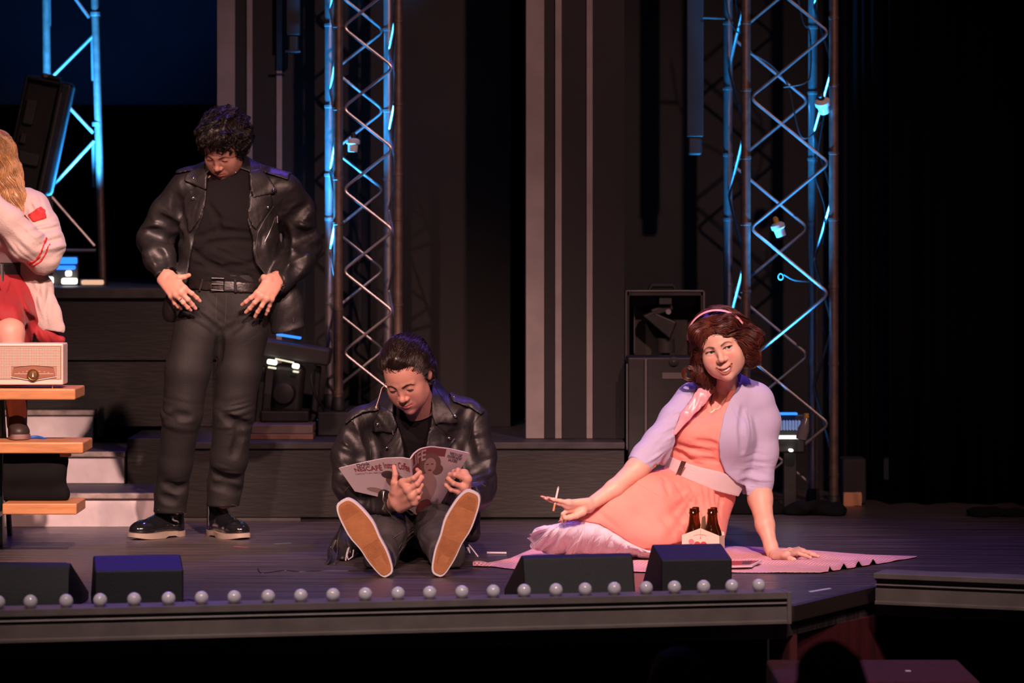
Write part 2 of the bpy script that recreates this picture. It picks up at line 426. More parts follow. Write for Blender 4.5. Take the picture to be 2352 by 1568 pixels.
M_wall = mat('flat_dark_paint', (0.0066, 0.0060, 0.0076), 0.75, var=0.35, vscale=3, bump=0.12, bscale=40)
M_riser = mat('riser_dark_wood', (0.0135, 0.0112, 0.0102), 0.62, var=0.35, vscale=4, bump=0.2, bscale=14, stretch=(1, 1, 6))
M_stripe = mat('stripe_paint', (0.235, 0.200, 0.206), 0.7, var=0.15, vscale=7)
M_white = mat('step_white_paint', (0.66, 0.56, 0.57), 0.6, var=0.14, vscale=9, bump=0.1, bscale=30)
M_lip = mat('worn_step_lip', (0.27, 0.215, 0.19), 0.6, var=0.5, vscale=22)
M_tread = mat('tread_black', (0.030, 0.027, 0.028), 0.55, var=0.5, vscale=15)
M_beam = mat('apron_grey_paint', (0.135, 0.108, 0.103), 0.5, var=0.2, vscale=10, bump=0.1, bscale=25)
M_red = mat('oxblood_panel', (0.075, 0.006, 0.010), 0.7, var=0.35, vscale=6, stretch=(4, 4, 1))
M_carpet = mat('red_carpet', (0.055, 0.004, 0.011), 0.95, var=0.3, vscale=40, bump=0.6, bscale=250)
M_curt = mat('black_velour', (0.0022, 0.0022, 0.0026), 0.95, spec=0.05)
M_cyc = mat('dark_backcloth', (0.035, 0.060, 0.095), 0.85, var=0.2, vscale=2)

def struct(name, mb, m, **k):
    o = mb.build(name, m, **k); o['kind'] = 'structure'; return o
# stage deck, with the angled front edge between the two apron beams
BL0 = Vector((S2(-260, 10.84), 10.84-14, 0)); BL1 = Vector((S2(1810, 11.44), 11.44-14, 0))
BR0 = Vector((S2(2010, 12.02), 12.02-14, 0)); BR1 = Vector((S2(2900, 11.52), 11.52-14, 0))
c0 = G(1812, 1392); c1 = G(2008, 1346)
poly = [(-3.6, 3.2), (4.2, 3.2), (4.2, BR1.y+0.15), (BR1.x, BR1.y+0.15), (BR0.x+0.02, BR0.y+0.15), (c1.x, c1.y), (c0.x, c0.y), (BL1.x, BL1.y+0.05), (BL0.x, BL0.y+0.05), (-3.6, BL0.y)]
mb = MB(); n = len(poly)
mb.add([(x, y, 0) for x, y in poly]+[(x, y, -0.10) for x, y in poly], [tuple(range(n)), tuple(range(2*n-1, n-1, -1))]+[(i, (i+1) % n, n+(i+1) % n, n+i) for i in range(n)])
struct('floor', mb, M_floor)
# stage front below the deck: black under the beams, oxblood in the recess
mb = MB(); mb.box((-3.6, -2.3, -1.0), (BL1.x-0.05, -2.2, -0.10))
struct('wall_stage_front', mb, M_black)
mb = MB(); mb.box((BR0.x+0.03, -1.75, -1.0), (4.2, -1.65, -0.10)); struct('wall_stage_front_right', mb, M_black)
mb = MB(); q0 = Vector((c0.x-0.02, c0.y+0.03, 0)); q1 = Vector((c1.x+0.05, c1.y+0.03, 0)); sd = (q1-q0).cross(Vector((0, 0, 1))).normalized()
mb.prism([(0, -0.1), (-0.05, -0.1), (-0.05, -1.0), (0, -1.0)], q0, q1, sd)
mb.prism([(0, -0.1), (-0.05, -0.1), (-0.05, -1.0), (0, -1.0)], Vector((q0.x, q0.y+0.5, 0)), q0, (-1, 0, 0))
struct('wall_recess', mb, M_red)
mb = MB(); mb.box((-6, -13.4, -1.05), (6, -1.0, -1.0)); struct('floor_auditorium', mb, mat('house_carpet', (0.012, 0.006, 0.008), 0.95))
# carpeted audience steps in the recess
def carpet_step(name, lo, hi, label):
    o = MB().box(lo, hi).build(name, M_carpet, bevel=0.012); tag(o, label, 'step', 'red carpeted steps below the stage'); return o
xa, xb = S2(1775, 11.2), S2(2215, 11.35)
carpet_step('carpet_step', (xa, -3.05, -1.0), (xb, -2.50, -0.17), 'upper dark red carpeted step block below the stage corner')
carpet_step('carpet_step', (xa-0.03, -3.5, -1.0), (xb-0.35, -3.06, -0.36), 'lower dark red carpeted step block, nearer the audience')
o = MB().box((S2(2096, 11), -2.81, -0.17), (S2(2108, 11), -2.79, -0.168)).build('paper_scrap', mat('paper', (0.6, 0.58, 0.65), 0.7)); tag(o, 'tiny white paper scrap on the dark red carpeted step', 'scrap')

# apron beams with their grooved fascia
def beam(name, a, b, outward, top, hh, label):
    pr = [(-0.13, top), (0.0, top), (0.0, top-0.020), (-0.004, top-0.021), (-0.018, top-0.023), (-0.018, top-0.031), (-0.004, top-0.033), (-0.002, top-0.037), (-0.018, top-0.040), (-0.018, top-0.047), (-0.004, top-0.050),
          (-0.004, top-hh+0.012), (0.004, top-hh+0.008), (0.004, top-hh), (-0.13, top-hh)]
    o = MB().prism(pr, a, b, outward).build(name, M_beam)
    o['kind'] = 'structure'; return o
dL = (BL1-BL0).normalized(); outL = Vector((dL.y, -dL.x, 0))
dR = (BR1-BR0).normalized(); outR = Vector((dR.y, -dR.x, 0))
beam('trim_apron_left', BL0, BL1, outL, 0.06, 0.103, '')
e = MB(); e.prism([(-0.13, 0.062), (0.004, 0.062), (0.004, -0.045), (-0.13, -0.045)], BL1-dL*0.003, BL1+dL*0.012, outL); struct('trim_apron_left_cap', e, M_beam, bevel=0.002)
beam('trim_apron_right', BR0, BR1, outR, 0.06, 0.103, '')
e = MB(); e.prism([(-0.135, 0.066), (0.010, 0.066), (0.010, 0.046), (-0.135, 0.046)], BR0-dR*0.004, BR1, outR); struct('trim_apron_right_cap', e, M_beam, bevel=0.003)
# stage-edge nosing in the recess
e = MB(); e.prism([(-0.01, 0.002), (0.02, 0.002), (0.02, -0.05), (-0.01, -0.05)], Vector((c0.x, c0.y, 0)), Vector((c1.x, c1.y, 0)), sd)
struct('trim_stage_edge', e, mat('edge_brown', (0.030, 0.018, 0.016), 0.6))

# steps with white risers up to the high platform (three in view)
XS = S2(-500, 14.6)
def step(name, x1, y0, y1, z0, z1, label):
    t = empty(name, ((XS+x1)/2, y0, z0), label, 'step', 'white-faced steps behind the bench')
    mb = MB().box((XS, y0+0.004, z0), (x1, y1, z1-0.022)); mb.build('riser', M_white, t, bevel=0.002)
    MB().box((XS, y0-0.012, z1-0.022), (x1+0.006, y0+0.03, z1)).build('lip', M_lip, t, bevel=0.003)
    MB().box((XS, y0+0.03, z1-0.022), (x1, y1-0.014, z1-0.0005)).build('tread', M_tread, t)
    MB().box((x1, y0+0.02, z0), (x1+0.004, y1, z1-0.022)).build('side', M_tread, t)
step('platform_step', S2(354, 14.55), 0.55, 1.10, 0.0, 0.142, 'lowest and widest of the three white-faced steps')
step('platform_step', S2(285, 15.1), 1.10, 1.75, 0.142, 0.281, 'middle white-faced step behind the wooden bench')
step('platform_step', S2(213, 15.75), 1.75, 1.945, 0.281, 0.427, 'top and narrowest of the three white-faced steps')
# low platform
PX1 = S2(1434, 14.86)
t = empty('stage_platform', (0.0, 0.86, 0), 'long low dark platform across the back, under the striped flats', 'platform')
def boards(mb, x0, x1, y, z0, z1, n, gap=0.004):
    for i in range(n):
        mb.box((x0, y, z0+(z1-z0)*i/n+gap/2), (x1, y+0.02, z0+(z1-z0)*(i+1)/n-gap/2))
mb = MB(); boards(mb, S2(395, 14.86), PX1, 0.86, 0.012, 0.31, 1); mb.build('front', M_riser, t, bevel=0.002)
MB().box((S2(395, 14.86), 0.845, 0.31), (PX1+0.002, 3.0, 0.339)).build('deck', M_tread, t, bevel=0.003)
MB().box((S2(395, 14.86), 0.88, 0.0), (PX1-0.01, 2.9, 0.31)).build('frame', M_black, t)
mb = MB().box((S2(352, 14.84), 0.852, 0.0), (S2(690, 14.84), 0.862, 0.012)); mb.build('kick_strip', mat('kick', (0.08, 0.07, 0.065), 0.6), t)
# dark side blocks of the staircase
tag(MB().box((S2(285, 15.1)+0.012, 1.105, 0.0), (S2(395, 14.86)-0.004, 1.70, 0.339)).build('stair_block', M_riser, bevel=0.004), 'dark block closing the right side of the white-faced steps', 'block')
tag(MB().box((S2(213, 15.75)+0.012, 1.76, 0.3), (S2(229, 15.75), 1.94, 0.44)).build('stair_block', M_tread, bevel=0.02), 'small dark rounded kerb beside the top white-faced step', 'block')
# high platform on the left, faced with wide boards
t = empty('stage_platform', (-1.6, 1.95, 0.0), 'tall dark boarded platform at the left behind the standing man', 'platform')
xr = S2(496, 15.9)
mb = MB()
for a, b in ((0.341, 0.640), (0.648, 0.935)): mb.box((-3.6, 1.952, a), (xr, 1.98, b))
mb.build('boards', M_riser, t, bevel=0.002)
MB().box((-3.6, 1.92, 0.935), (xr+0.005, 5.1, 0.984)).build('deck', M_tread, t, bevel=0.004)
MB().box((-3.6, 1.985, 0.341), (xr-0.01, 5.0, 0.93)).build('frame', M_black, t)

# painted flats
def stripe_flat(name, x0, x1, y, z0, stripes, label, thick=0.04, z1=4.6):
    t = empty(name, ((x0+x1)/2, y, z0), label, 'flat')
    MB().box((x0, y, z0), (x1, y+thick, z1)).build('panel', M_wall, t)
    for a, b in stripes: MB().box((a, y-0.012, z0), (b, y-0.0005, z1)).build('stripe', M_stripe, t, bevel=0.002)
    return t
dR_ = 15.08; stripe_flat('scenery_flat', S2(1206, dR_), S2(1434, dR_), dR_-14, 0.341, [(S2(a, dR_), S2(b, dR_)) for a, b in ((1208, 1250), (1275, 1290), (1347, 1361))],
            'dark flat with three pale stripes right of the centre lattice tower')
dL_ = 15.9; stripe_flat('scenery_flat', S2(498, dL_), S2(760, dL_), dL_-14, 0.341, [(S2(a, dL_), S2(b, dL_)) for a, b in ((499, 540), (567, 580), (635, 648))],
            'dark flat with three pale stripes behind the standing man')
dC_ = 15.95; o = MB().box((S2(760, dC_), dC_-14, 0.341), (S2(1172, dC_), dC_-13.96, 4.6)).build('scenery_flat', mat('flat_brown', (0.0080, 0.0058, 0.0053), 0.75, var=0.3, vscale=3, bump=0.1, bscale=40))
tag(o, 'plain dark brown flat behind the centre lattice tower', 'flat')
o = MB().box((S2(1415, 16.5), 2.5, 0.0), (S2(2030, 16.5), 2.54, 4.6)).build('scenery_flat', M_wall); tag(o, 'plain dark flat behind the right lattice tower', 'flat')
# black curtains
def curtain(name, x0, x1, y, z0, z1, amp, wl, label, m=None):
    nu = int((x1-x0)/wl*12)
    def fn(u, v):
        x = x0+(x1-x0)*u; p = x/wl*2*math.pi
        return (x, y+amp*math.sin(p+0.9*math.sin(p*0.37))*(0.8+0.2*v)+0.3*amp*math.sin(2.3*p), z0+(z1-z0)*v)
    o = MB().grid(fn, nu, 6).build(name, m or M_curt, smooth=True, solid=0.004, fix=False, angle=180); tag(o, label, 'curtain'); return o
curtain('stage_curtain', S2(1168, 17), S2(1212, 17)+0.1, 2.6, 0.34, 4.6, 0.03, 0.12, 'black curtain in the gap between the centre flat and the striped flat')
curtain('stage_curtain', S2(2026, 16), 3.6, 1.75, 0.0, 4.6, 0.06, 0.22, 'black side curtain at the right edge of the stage')
curtain('stage_curtain', 2.35, 3.9, 1.3, 0.0, 4.6, 0.05, 0.25, 'nearer black side curtain at the far right edge of the photo')
curtain('stage_curtain', S2(1962, 15.9), S2(2010, 15.9), 1.95, 0.0, 3.3, 0.02, 0.05, 'narrow gathered black drape right of the right lattice tower')
o = MB().box((-4.2, 5.4, 0.0), (S2(520, 19.4), 5.44, ZZ(240, 19.4))).build('backcloth', M_curt); tag(o, 'black lower backcloth behind the left tower', 'backcloth')
o = MB().box((-4.2, 5.2, ZZ(240, 19.2)), (S2(520, 19.2), 5.24, 5.2)).build('backcloth', M_cyc); tag(o, 'dark blue upper backcloth behind the left tower', 'backcloth')
struct('wall_back', MB().box((-4.5, 6.2, -0.1), (4.5, 6.3, 5.2)), M_black)
struct('wall_left', MB().box((-4.6, -3, -0.1), (-4.5, 6.3, 5.2)), M_black)
struct('wall_right', MB().box((4.5, -3, -0.1), (4.6, 6.3, 5.2)), M_black)
# ---------------------------------------------------------------- lattice towers
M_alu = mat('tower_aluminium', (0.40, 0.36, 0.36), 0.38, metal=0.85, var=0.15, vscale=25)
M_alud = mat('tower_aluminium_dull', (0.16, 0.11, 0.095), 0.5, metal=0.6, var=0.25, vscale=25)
M_rubber = mat('black_rubber', (0.012, 0.012, 0.013), 0.6)
def arc_zig(pts, rad=0.034, k=5):
    """round the corners of a zigzag"""
    out = [Vector(pts[0])]
    for i in range(1, len(pts)-1):
        p = Vector(pts[i]); a = (Vector(pts[i-1])-p).normalized(); b = (Vector(pts[i+1])-p).normalized()
        for j in range(k+1):
            t = j/k; out.append((p+a*rad)*(1-t)**2+p*2*t*(1-t)+(p+b*rad)*t*t)
    out.append(Vector(pts[-1])); return out
def tower(name, corners, z0, z1, r, rr, period, zn, label, collars, dmats):
    """corners: FL, FR, BR, BL floor points; zn: height of a left node on the front face"""
    t = empty(name, sum(corners, Vector((0, 0, 0)))/4+Vector((0, 0, z0)), label, 'lattice tower', 'lattice towers with blue uplights')
    for i, c in enumerate(corners):
        MB().tube([(c.x, c.y, z0+0.03), (c.x, c.y, z1)], r, 16).build('chord', dmats[i], t, smooth=True)
        MB().lathe([(r*1.5, 0), (r*1.6, 0.01), (r*1.3, 0.05), (r*1.02, 0.06)], (c.x, c.y, z0)).build('foot', M_rubber, t, smooth=True)
        for z in collars:
            MB().lathe([(r*1.02, -0.007), (r*1.14, -0.006), (r*1.14, 0.006), (r*1.02, 0.007)], (c.x, c.y, z+0.02*(i % 2))).build('collar', dmats[i], t, smooth=True)
    for f in range(4):
        a, b = corners[f], corners[(f+1) % 4]; dr = (b-a).normalized(); a2 = a+dr*(r*0.9); b2 = b-dr*(r*0.9)
        # the front and rear faces mirror each other, so the rods cross when seen through
        z = zn; ph = 0
        if f in (1, 3): z = zn+period*0.25
        while z > z0+0.06: z -= period/2; ph ^= 1
        z += period/2; ph ^= 1
        pts = []
        while z < z1:
            pts.append((a2 if ph == 0 else b2)+Vector((0, 0, z))); z += period/2; ph ^= 1
        MB().tube(arc_zig(pts), rr, 8).build('lattice_rod_or_edge', M_alu, t, smooth=True)
    return t
# centre tower: front chords at 776 / 915, rear at 753 / 892
d0, d1 = 15.35, 15.62
cc = [Vector((S2(777, d0), d0-14, 0)), Vector((S2(915, d0), d0-14.03, 0)), Vector((S2(892, d1), d1-14, 0)), Vector((S2(757, d1), d1-14, 0))]
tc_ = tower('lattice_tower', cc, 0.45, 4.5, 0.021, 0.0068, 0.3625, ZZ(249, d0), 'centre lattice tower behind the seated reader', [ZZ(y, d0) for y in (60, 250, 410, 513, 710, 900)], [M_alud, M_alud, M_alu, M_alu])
o = MB().box((cc[3].x-0.035, 1.25, 0.3395), (cc[1].x+0.07, 1.75, 0.448)).build('base', M_rubber, tc_, bevel=0.008)
# right tower
d0, d1 = 15.5, 15.88
cr_ = [Vector((S2(1713, d0), d0-14, 0)), Vector((S2(1914, d0), d0-14.02, 0)), Vector((S2(1867, d1), d1-14, 0)), Vector((S2(1672, d1), d1-14, 0))]
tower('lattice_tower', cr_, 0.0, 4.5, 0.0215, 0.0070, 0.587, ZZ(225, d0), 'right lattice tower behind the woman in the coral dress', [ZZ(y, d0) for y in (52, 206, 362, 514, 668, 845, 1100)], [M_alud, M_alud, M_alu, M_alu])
# left tower, seen between the cardigan girl and the black backcloth
d0, d1 = 17.0, 17.24
cl = [Vector((S2(112, d0), d0-14, 0)), Vector((S2(228, d0), d0-14, 0)), Vector((S2(222, d1)-0.02, d1-14, 0)), Vector((S2(112, d1)-0.02, d1-14, 0))]
def left_tower():
    t = empty('lattice_tower', cl[0]+Vector((0.12, 0, 0.984)), 'left lattice tower on the high platform behind the cardigan girl', 'lattice tower', 'lattice towers with blue uplights')
    tops = [(107, -300), (213, -300)]
    for i, (pt, pb) in enumerate((((103, -300), (112, 664)), ((210, -300), (236, 640)))):
        a = P(pb[0], pb[1], d0); a.z = 0.985; b = P(pt[0], pt[1], d0)
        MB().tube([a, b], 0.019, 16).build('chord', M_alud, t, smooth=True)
        a2 = a+Vector((-0.03, 0.24, 0)); b2 = b+Vector((-0.03, 0.24, 0)); MB().tube([a2, b2], 0.015, 12).build('chord', M_alu, t, smooth=True)
    z = [(212, -180, 110, -90), (110, -90, 205, 40), (214, 82, 118, 178), (142, 228, 214, 305), (216, 324, 118, 430), (118, 452, 217, 565), (136, 575, 220, 575), (140, 664, 140, 560)]
    for x0_, y0_, x1_, y1_ in z: MB().tube([P(x0_, y0_, d0+0.03), P(x1_, y1_, d0+0.03)], 0.0085, 8).build('lattice_rod_or_edge', M_alu, t, smooth=True)
    for x0_, y0_, x1_, y1_ in ((212, 85, 214, 185), (214, 328, 216, 430), (118, 455, 119, 500), (112, -60, 113, 60)): MB().tube([P(x0_, y0_, d0+0.12), P(x1_, y1_, d0+0.14)], 0.0085, 8).build('lattice_rod_or_edge', M_alu, t, smooth=True)  # extra uprights standing in for the blue-lit inner chord edges
    for (x, y) in ((219, 32), (223, 285)): MB().lathe([(0.021, -0.01), (0.024, -0.008), (0.024, 0.008), (0.021, 0.01)], P(x, y, d0)).build('collar', M_alu, t, smooth=True)
left_tower()

# ---------------------------------------------------------------- blue LED uplights at the tower feet (real lamps)
M_led = mat('blue_led', (0.02, 0.05, 0.2), 0.4, emit=(0.02, 0.20, 1.0), estr=1.8)
M_ledw = mat('white_led', (0.5, 0.5, 0.45), 0.3, emit=(1.0, 0.92, 0.75), estr=3.5)
M_fix = mat('fixture_black', (0.018, 0.017, 0.018), 0.45, var=0.3, vscale=20)
def uplight(loc, lamp, aim, label, power, size=20, col=(0.03, 0.36, 1.0), w_=0.16):
    t = empty('led_uplight', loc, label, 'stage light', 'small blue uplights')
    x, y, z = loc
    MB().box((x-w_/2, y-0.05, z), (x+w_/2, y+0.05, z+0.06)).build('housing', M_fix, t, bevel=0.006)
    mb = MB()
    for i in range(4): mb.lathe([(0.012, 0), (0.012, 0.004), (0.008, 0.007)], (x-w_/2+0.03+i*(w_-0.06)/3, y, z+0.06), n=12)
    mb.build('lens', M_led, t, smooth=True)
    spot('uplight_beam', lamp, aim, power, col, size, 0.6, 0.03)
    return t
uplight((cc[0].x-0.125, cc[0].y+0.12, 0.3395), P(702, 764, 15.42), (cc[0].x+0.14, cc[0].y+0.14, 2.2), 'small blue uplight at the foot of the centre lattice tower', 1400, 36)
uplight((1.05, 1.66, 0.0), (1.02, 1.58, 0.25), (1.22, 1.68, 2.0), 'small blue uplight on the floor behind the woman', 900, 34)
spot('uplight_beam', P(1808, 946, 15.42), (1.26, 1.62, 2.9), 700, (0.03, 0.36, 1.0), 34, 0.6, 0.03)
uplight((cl[0].x+0.03, 2.74, 0.9845), P(150, 588, 16.45), (cl[0].x+0.12, 3.10, 2.3), 'small blue uplight at the foot of the left tower', 1700, 60)
# ---------------------------------------------------------------- footlight bulbs
M_bulb = mat('opal_glass', (0.66, 0.62, 0.70), 0.18, spec=0.5, coat=0.6, sss=0.3)
M_socket = mat('socket_black', (0.015, 0.014, 0.015), 0.5)
ORD = ['leftmost', 'second from the left', 'third from the left', 'fourth from the left', 'fifth from the left', 'sixth from the left', 'seventh from the left', 'eighth from the left', 'ninth from the left', 'tenth from the left', 'eleventh from the left', 'twelfth from the left']
ORD = ORD+[('rightmost' if i == 11 else ['second', 'third', 'fourth', 'fifth', 'sixth', 'seventh', 'eighth', 'ninth', 'tenth', 'eleventh', 'twelfth'][10-i]+' from the right') for i in range(12)]
BX = [70, 152, 230, 308, 387, 463, 538, 616, 691, 765, 839, 914, 987, 1061, 1133, 1204, 1277, 1344, 1411, 1484, 1549, 1616, 1681, 1743]
BY = [1378, 1377, 1374, 1371, 1373, 1367, 1366, 1365, 1361, 1362, 1360, 1357, 1356, 1356, 1353, 1352, 1349, 1348, 1346, 1343, 1341, 1338, 1338, 1337]
def bulb_at(x, y):
    # depth: just behind the apron beam
    for _ in range(6):
        d = 11.2; 
        u = (S2(x, d)-BL0.x)/(BL1.x-BL0.x)
        for __ in range(5):
            d = BL0.y+(BL1.y-BL0.y)*u+14+0.055; u = (S2(x, d)-BL0.x)/(BL1.x-BL0.x)
    return P(x, y, d)
proto = None
def make_bulb(c):
    t = empty('footlight_bulb', (c.x, c.y, 0.0), 'x', 'light bulb', 'white globe footlights along the apron')
    r = 0.0226; pr = [(0.0, r)]
    pr = [(0.002, -0.046), (0.011, -0.046), (0.0115, -0.03)]+[(r*math.cos(a), r*math.sin(a)) for a in [math.radians(q) for q in range(-55, 90, 9)]]+[(0.0005, r)]
    pr = [(p[0], p[1]+c.z) for p in pr]
    MB().lathe(pr, (c.x, c.y, 0), n=28).build('globe', M_bulb, t, smooth=True, angle=60)
    MB().lathe([(0.014, 0.0), (0.016, 0.002), (0.016, c.z-0.05), (0.0125, c.z-0.038), (0.0125, c.z-0.034)], (c.x, c.y, 0), n=20).build('socket', M_socket, t, smooth=True)
    return t
for i, (x, y) in enumerate(zip([-4]+BX, [1383]+BY)):
    c = bulb_at(x, y)
    if proto is None: proto = make_bulb(c); o = proto; pz = c.z
    else: o = copy_tree(proto); o.location = (c.x, c.y, c.z-pz if c.z > pz else 0.0); o.location.z = 0.0; o.rotation_euler = (0, 0, i)
    o['label'] = 'white globe footlight cut off by the left edge of the photo' if i == 0 else 'white globe footlight on the apron, '+ORD[i-1]+' of those fully in view'
# wedge monitors
M_mon = mat('monitor_paint', (0.0065, 0.0075, 0.0105), 0.55, bump=0.3, bscale=400, var=0.12, vscale=8)
M_mongr = mat('monitor_grille', (0.010, 0.010, 0.011), 0.7, bump=0.6, bscale=500)
def wedge(c, w_, yaw, prof, label):
    t = empty('stage_monitor', (c[0], c[1], 0), label, 'monitor speaker', 'black wedge monitors behind the footlights'); t.rotation_euler = (0, 0, 0)
    R = Matrix.Rotation(math.radians(yaw), 4, 'Z')
    mb = MB(); n = len(prof)
    def pt(x, y, z): return Vector((c[0], c[1], 0))+R@Vector((x, y, z))
    vs = [pt(s*w_/2, p[0], p[1]) for s in (-1, 1) for p in prof]
    mb.add(vs, [tuple(range(n-1, -1, -1)), tuple(range(n, 2*n))]+[(i, (i+1) % n, n+(i+1) % n, n+i) for i in range(n)])
    mb.build('cabinet', M_mon, t, bevel=0.007, seg=3)
    (y0, z0), (y1, z1) = prof[2], prof[3]         # the sloping grille looks upstage
    nrm = Vector((0, z0-z1, y1-y0)).normalized(); g = MB()
    a = [(-w_/2+0.02, 0.06), (w_/2-0.02, 0.06), (w_/2-0.02, 0.94), (-w_/2+0.02, 0.94)]
    top = [pt(x, y0+(y1-y0)*f+nrm.y*0.006, z0+(z1-z0)*f+nrm.z*0.006) for x, f in a]; bot = [pt(x, y0+(y1-y0)*f+nrm.y*0.0005, z0+(z1-z0)*f+nrm.z*0.0005) for x, f in a]
    g.add(top+bot, [(0, 1, 2, 3), (7, 6, 5, 4), (0, 4, 5, 1), (1, 5, 6, 2), (2, 6, 7, 3), (3, 7, 4, 0)]); g.build('grille', M_mongr, t)
    h = MB(); h.box((-0.0, -0.0, 0), (0.001, 0.001, 0.001))
    return t
PRF = [(0, 0), (0, 0.142), (0.16, 0.178), (0.37, 0.03), (0.37, 0)]
wedge((S2(320, 11.36), 11.36-14), 0.292, 9, PRF, 'black wedge monitor whose top glows blue, below the standing man')
wedge((S2(30, 11.3), 11.42-14), 0.335, -4, [(0, 0), (0.02, 0.128), (0.05, 0.158), (0.36, 0.03), (0.36, 0)], 'black wedge monitor at the left edge of the photo')
wedge((S2(1600, 11.72), 11.70-14), 0.246, 9, [(0, 0), (0, 0.145), (0.17, 0.182), (0.34, 0.03), (0.34, 0)], 'black wedge monitor in front of the bottle carrier')
wedge((S2(1335, 11.62), 11.58-14), 0.385, 13, [(0, 0), (0.045, 0.160), (0.075, 0.168), (0.33, 0.03), (0.33, 0)], 'wide black wedge monitor in front of the petticoat')
# cables along the floor behind the beam
M_cable = mat('cable_black', (0.012, 0.012, 0.013), 0.5)
def cable(name, pts, r, label, m=None, cat='cable'):
    # smooth with Catmull-Rom
    q = [Vector(p) for p in pts]; out = []
    for i in range(len(q)-1):
        p0 = q[max(i-1, 0)]; p1 = q[i]; p2 = q[i+1]; p3 = q[min(i+2, len(q)-1)]
        for j in range(8):
            t = j/8; out.append(0.5*((2*p1)+(p2-p0)*t+(2*p0-5*p1+4*p2-p3)*t*t+(3*p1-p0-3*p2+p3)*t**3))
    out.append(q[-1]); o = MB().tube(out, r, 8).build(name, m or M_cable, smooth=True); return tag(o, label, cat)
cable('floor_cable', [G(150, 1394), G(200, 1390), G(300, 1392), G(395, 1386), G(430, 1377), G(452, 1383), G(470, 1388)], 0.004, 'black cable beside the blue-topped wedge monitor')
cable('cable_plug', [G(342, 1380)+Vector((0, 0, 0.012)), G(350, 1390)+Vector((0, 0, 0.012))], 0.0035, 'short grey jack plug between two footlights', mat('plug', (0.4, 0.38, 0.33), 0.35, metal=0.7), 'plug')
cable('cable_plug', [G(1588, 1355)+Vector((0, 0, 0.03)), G(1600, 1366)+Vector((0, 0, 0.012))], 0.0035, 'short grey jack plug in front of the right wedge monitor', mat('plug2', (0.2, 0.19, 0.18), 0.35, metal=0.7), 'plug')
cable('floor_cable', [G(592, 1306), G(600, 1316), G(625, 1314), G(655, 1310), G(690, 1313), G(740, 1311), G(800, 1311)], 0.003, 'thin dark wire on the floor left of the seated reader')
# floor debris
def flat_bit(name, pts, h, m, label, cat):
    v = [G(x, y) for x, y in pts]; n = len(v)
    o = MB().add([(p.x, p.y, 0.0004) for p in v]+[(p.x, p.y, h) for p in v], [tuple(range(n-1, -1, -1)), tuple(range(n, 2*n))]+[(i, (i+1) % n, n+(i+1) % n, n+i) for i in range(n)]).build(name, m); return tag(o, label, cat)
M_tape = mat('white_tape', (0.6, 0.56, 0.62), 0.6)
flat_bit('tape_mark', [(1856, 1358), (1905, 1350), (1910, 1352), (1862, 1360)], 0.001, M_tape, 'white tape mark near the angled stage corner', 'tape')
flat_bit('tape_mark', [(628, 1248), (668, 1246), (670, 1248), (630, 1250)], 0.001, mat('tape_green', (0.10, 0.14, 0.09), 0.6), 'faint green tape mark behind the seated reader', 'tape')
flat_bit('tape_mark', [(536, 1254), (570, 1256), (570, 1258), (536, 1256)], 0.001, mat('tape_red', (0.22, 0.06, 0.06), 0.6), 'faint red tape mark below the standing man', 'tape')
c = G(1141, 1272); o = MB().tube([c+Vector((-0.038, 0, 0.005)), c+Vector((0.038, -0.01, 0.005))], 0.0042, 12).build('cigarette', mat('white_paper', (0.75, 0.68, 0.66), 0.6), smooth=True); tag(o, 'white cigarette lying on the floor right of the sneakers', 'cigarette')

# ---------------------------------------------------------------- wooden bench rack and what is on it
M_wood = mat('bench_wood', (0.50, 0.215, 0.085), 0.5, var=0.22, vscale=6, stretch=(1.2, 9, 9), bump=0.08, bscale=12, coat=0.15)
M_green = mat('green_metal', (0.006, 0.032, 0.036), 0.4)
t = empty('plank_bench', (S2(-150, 13.5), -0.45, 0), 'three tiered varnished wooden plank bench on a dark green frame', 'bench')
XL = S2(-330, 13.4)
def plank(x1, d, z, dep, th, name='plank', m=None):
    MB().box((XL, d-14, z-th), (x1, d-14+dep, z)).build(name, m or M_wood, t, bevel=0.007, seg=3)
plank(S2(173, 13.4), 13.4, 0.641, 0.30, 0.044)
plank(S2(191, 13.4), 13.4, 0.433, 0.30, 0.045)
MB().box((S2(5, 13.35), -0.65, 0.198-0.043), (S2(176, 13.35), -0.37, 0.198)).build('plank', M_wood, t, bevel=0.005, seg=3)
MB().box((S2(141, 13.5), -0.55, 0.372), (S2(164, 13.5), -0.50, 0.388)).build('cleat', M_wood, t, bevel=0.002)
mb = MB()
xg = S2(-27, 13.4)
mb.box((xg-0.02, -0.68, 0.0), (xg+0.018, -0.62, 0.388)); mb.box((xg-0.02, -0.35, 0.0), (xg+0.018, -0.29, 0.595)); mb.box((xg-0.02, -0.68, 0.13), (xg+0.03, -0.3, 0.154))
mb.build('frame', M_green, t, bevel=0.004)
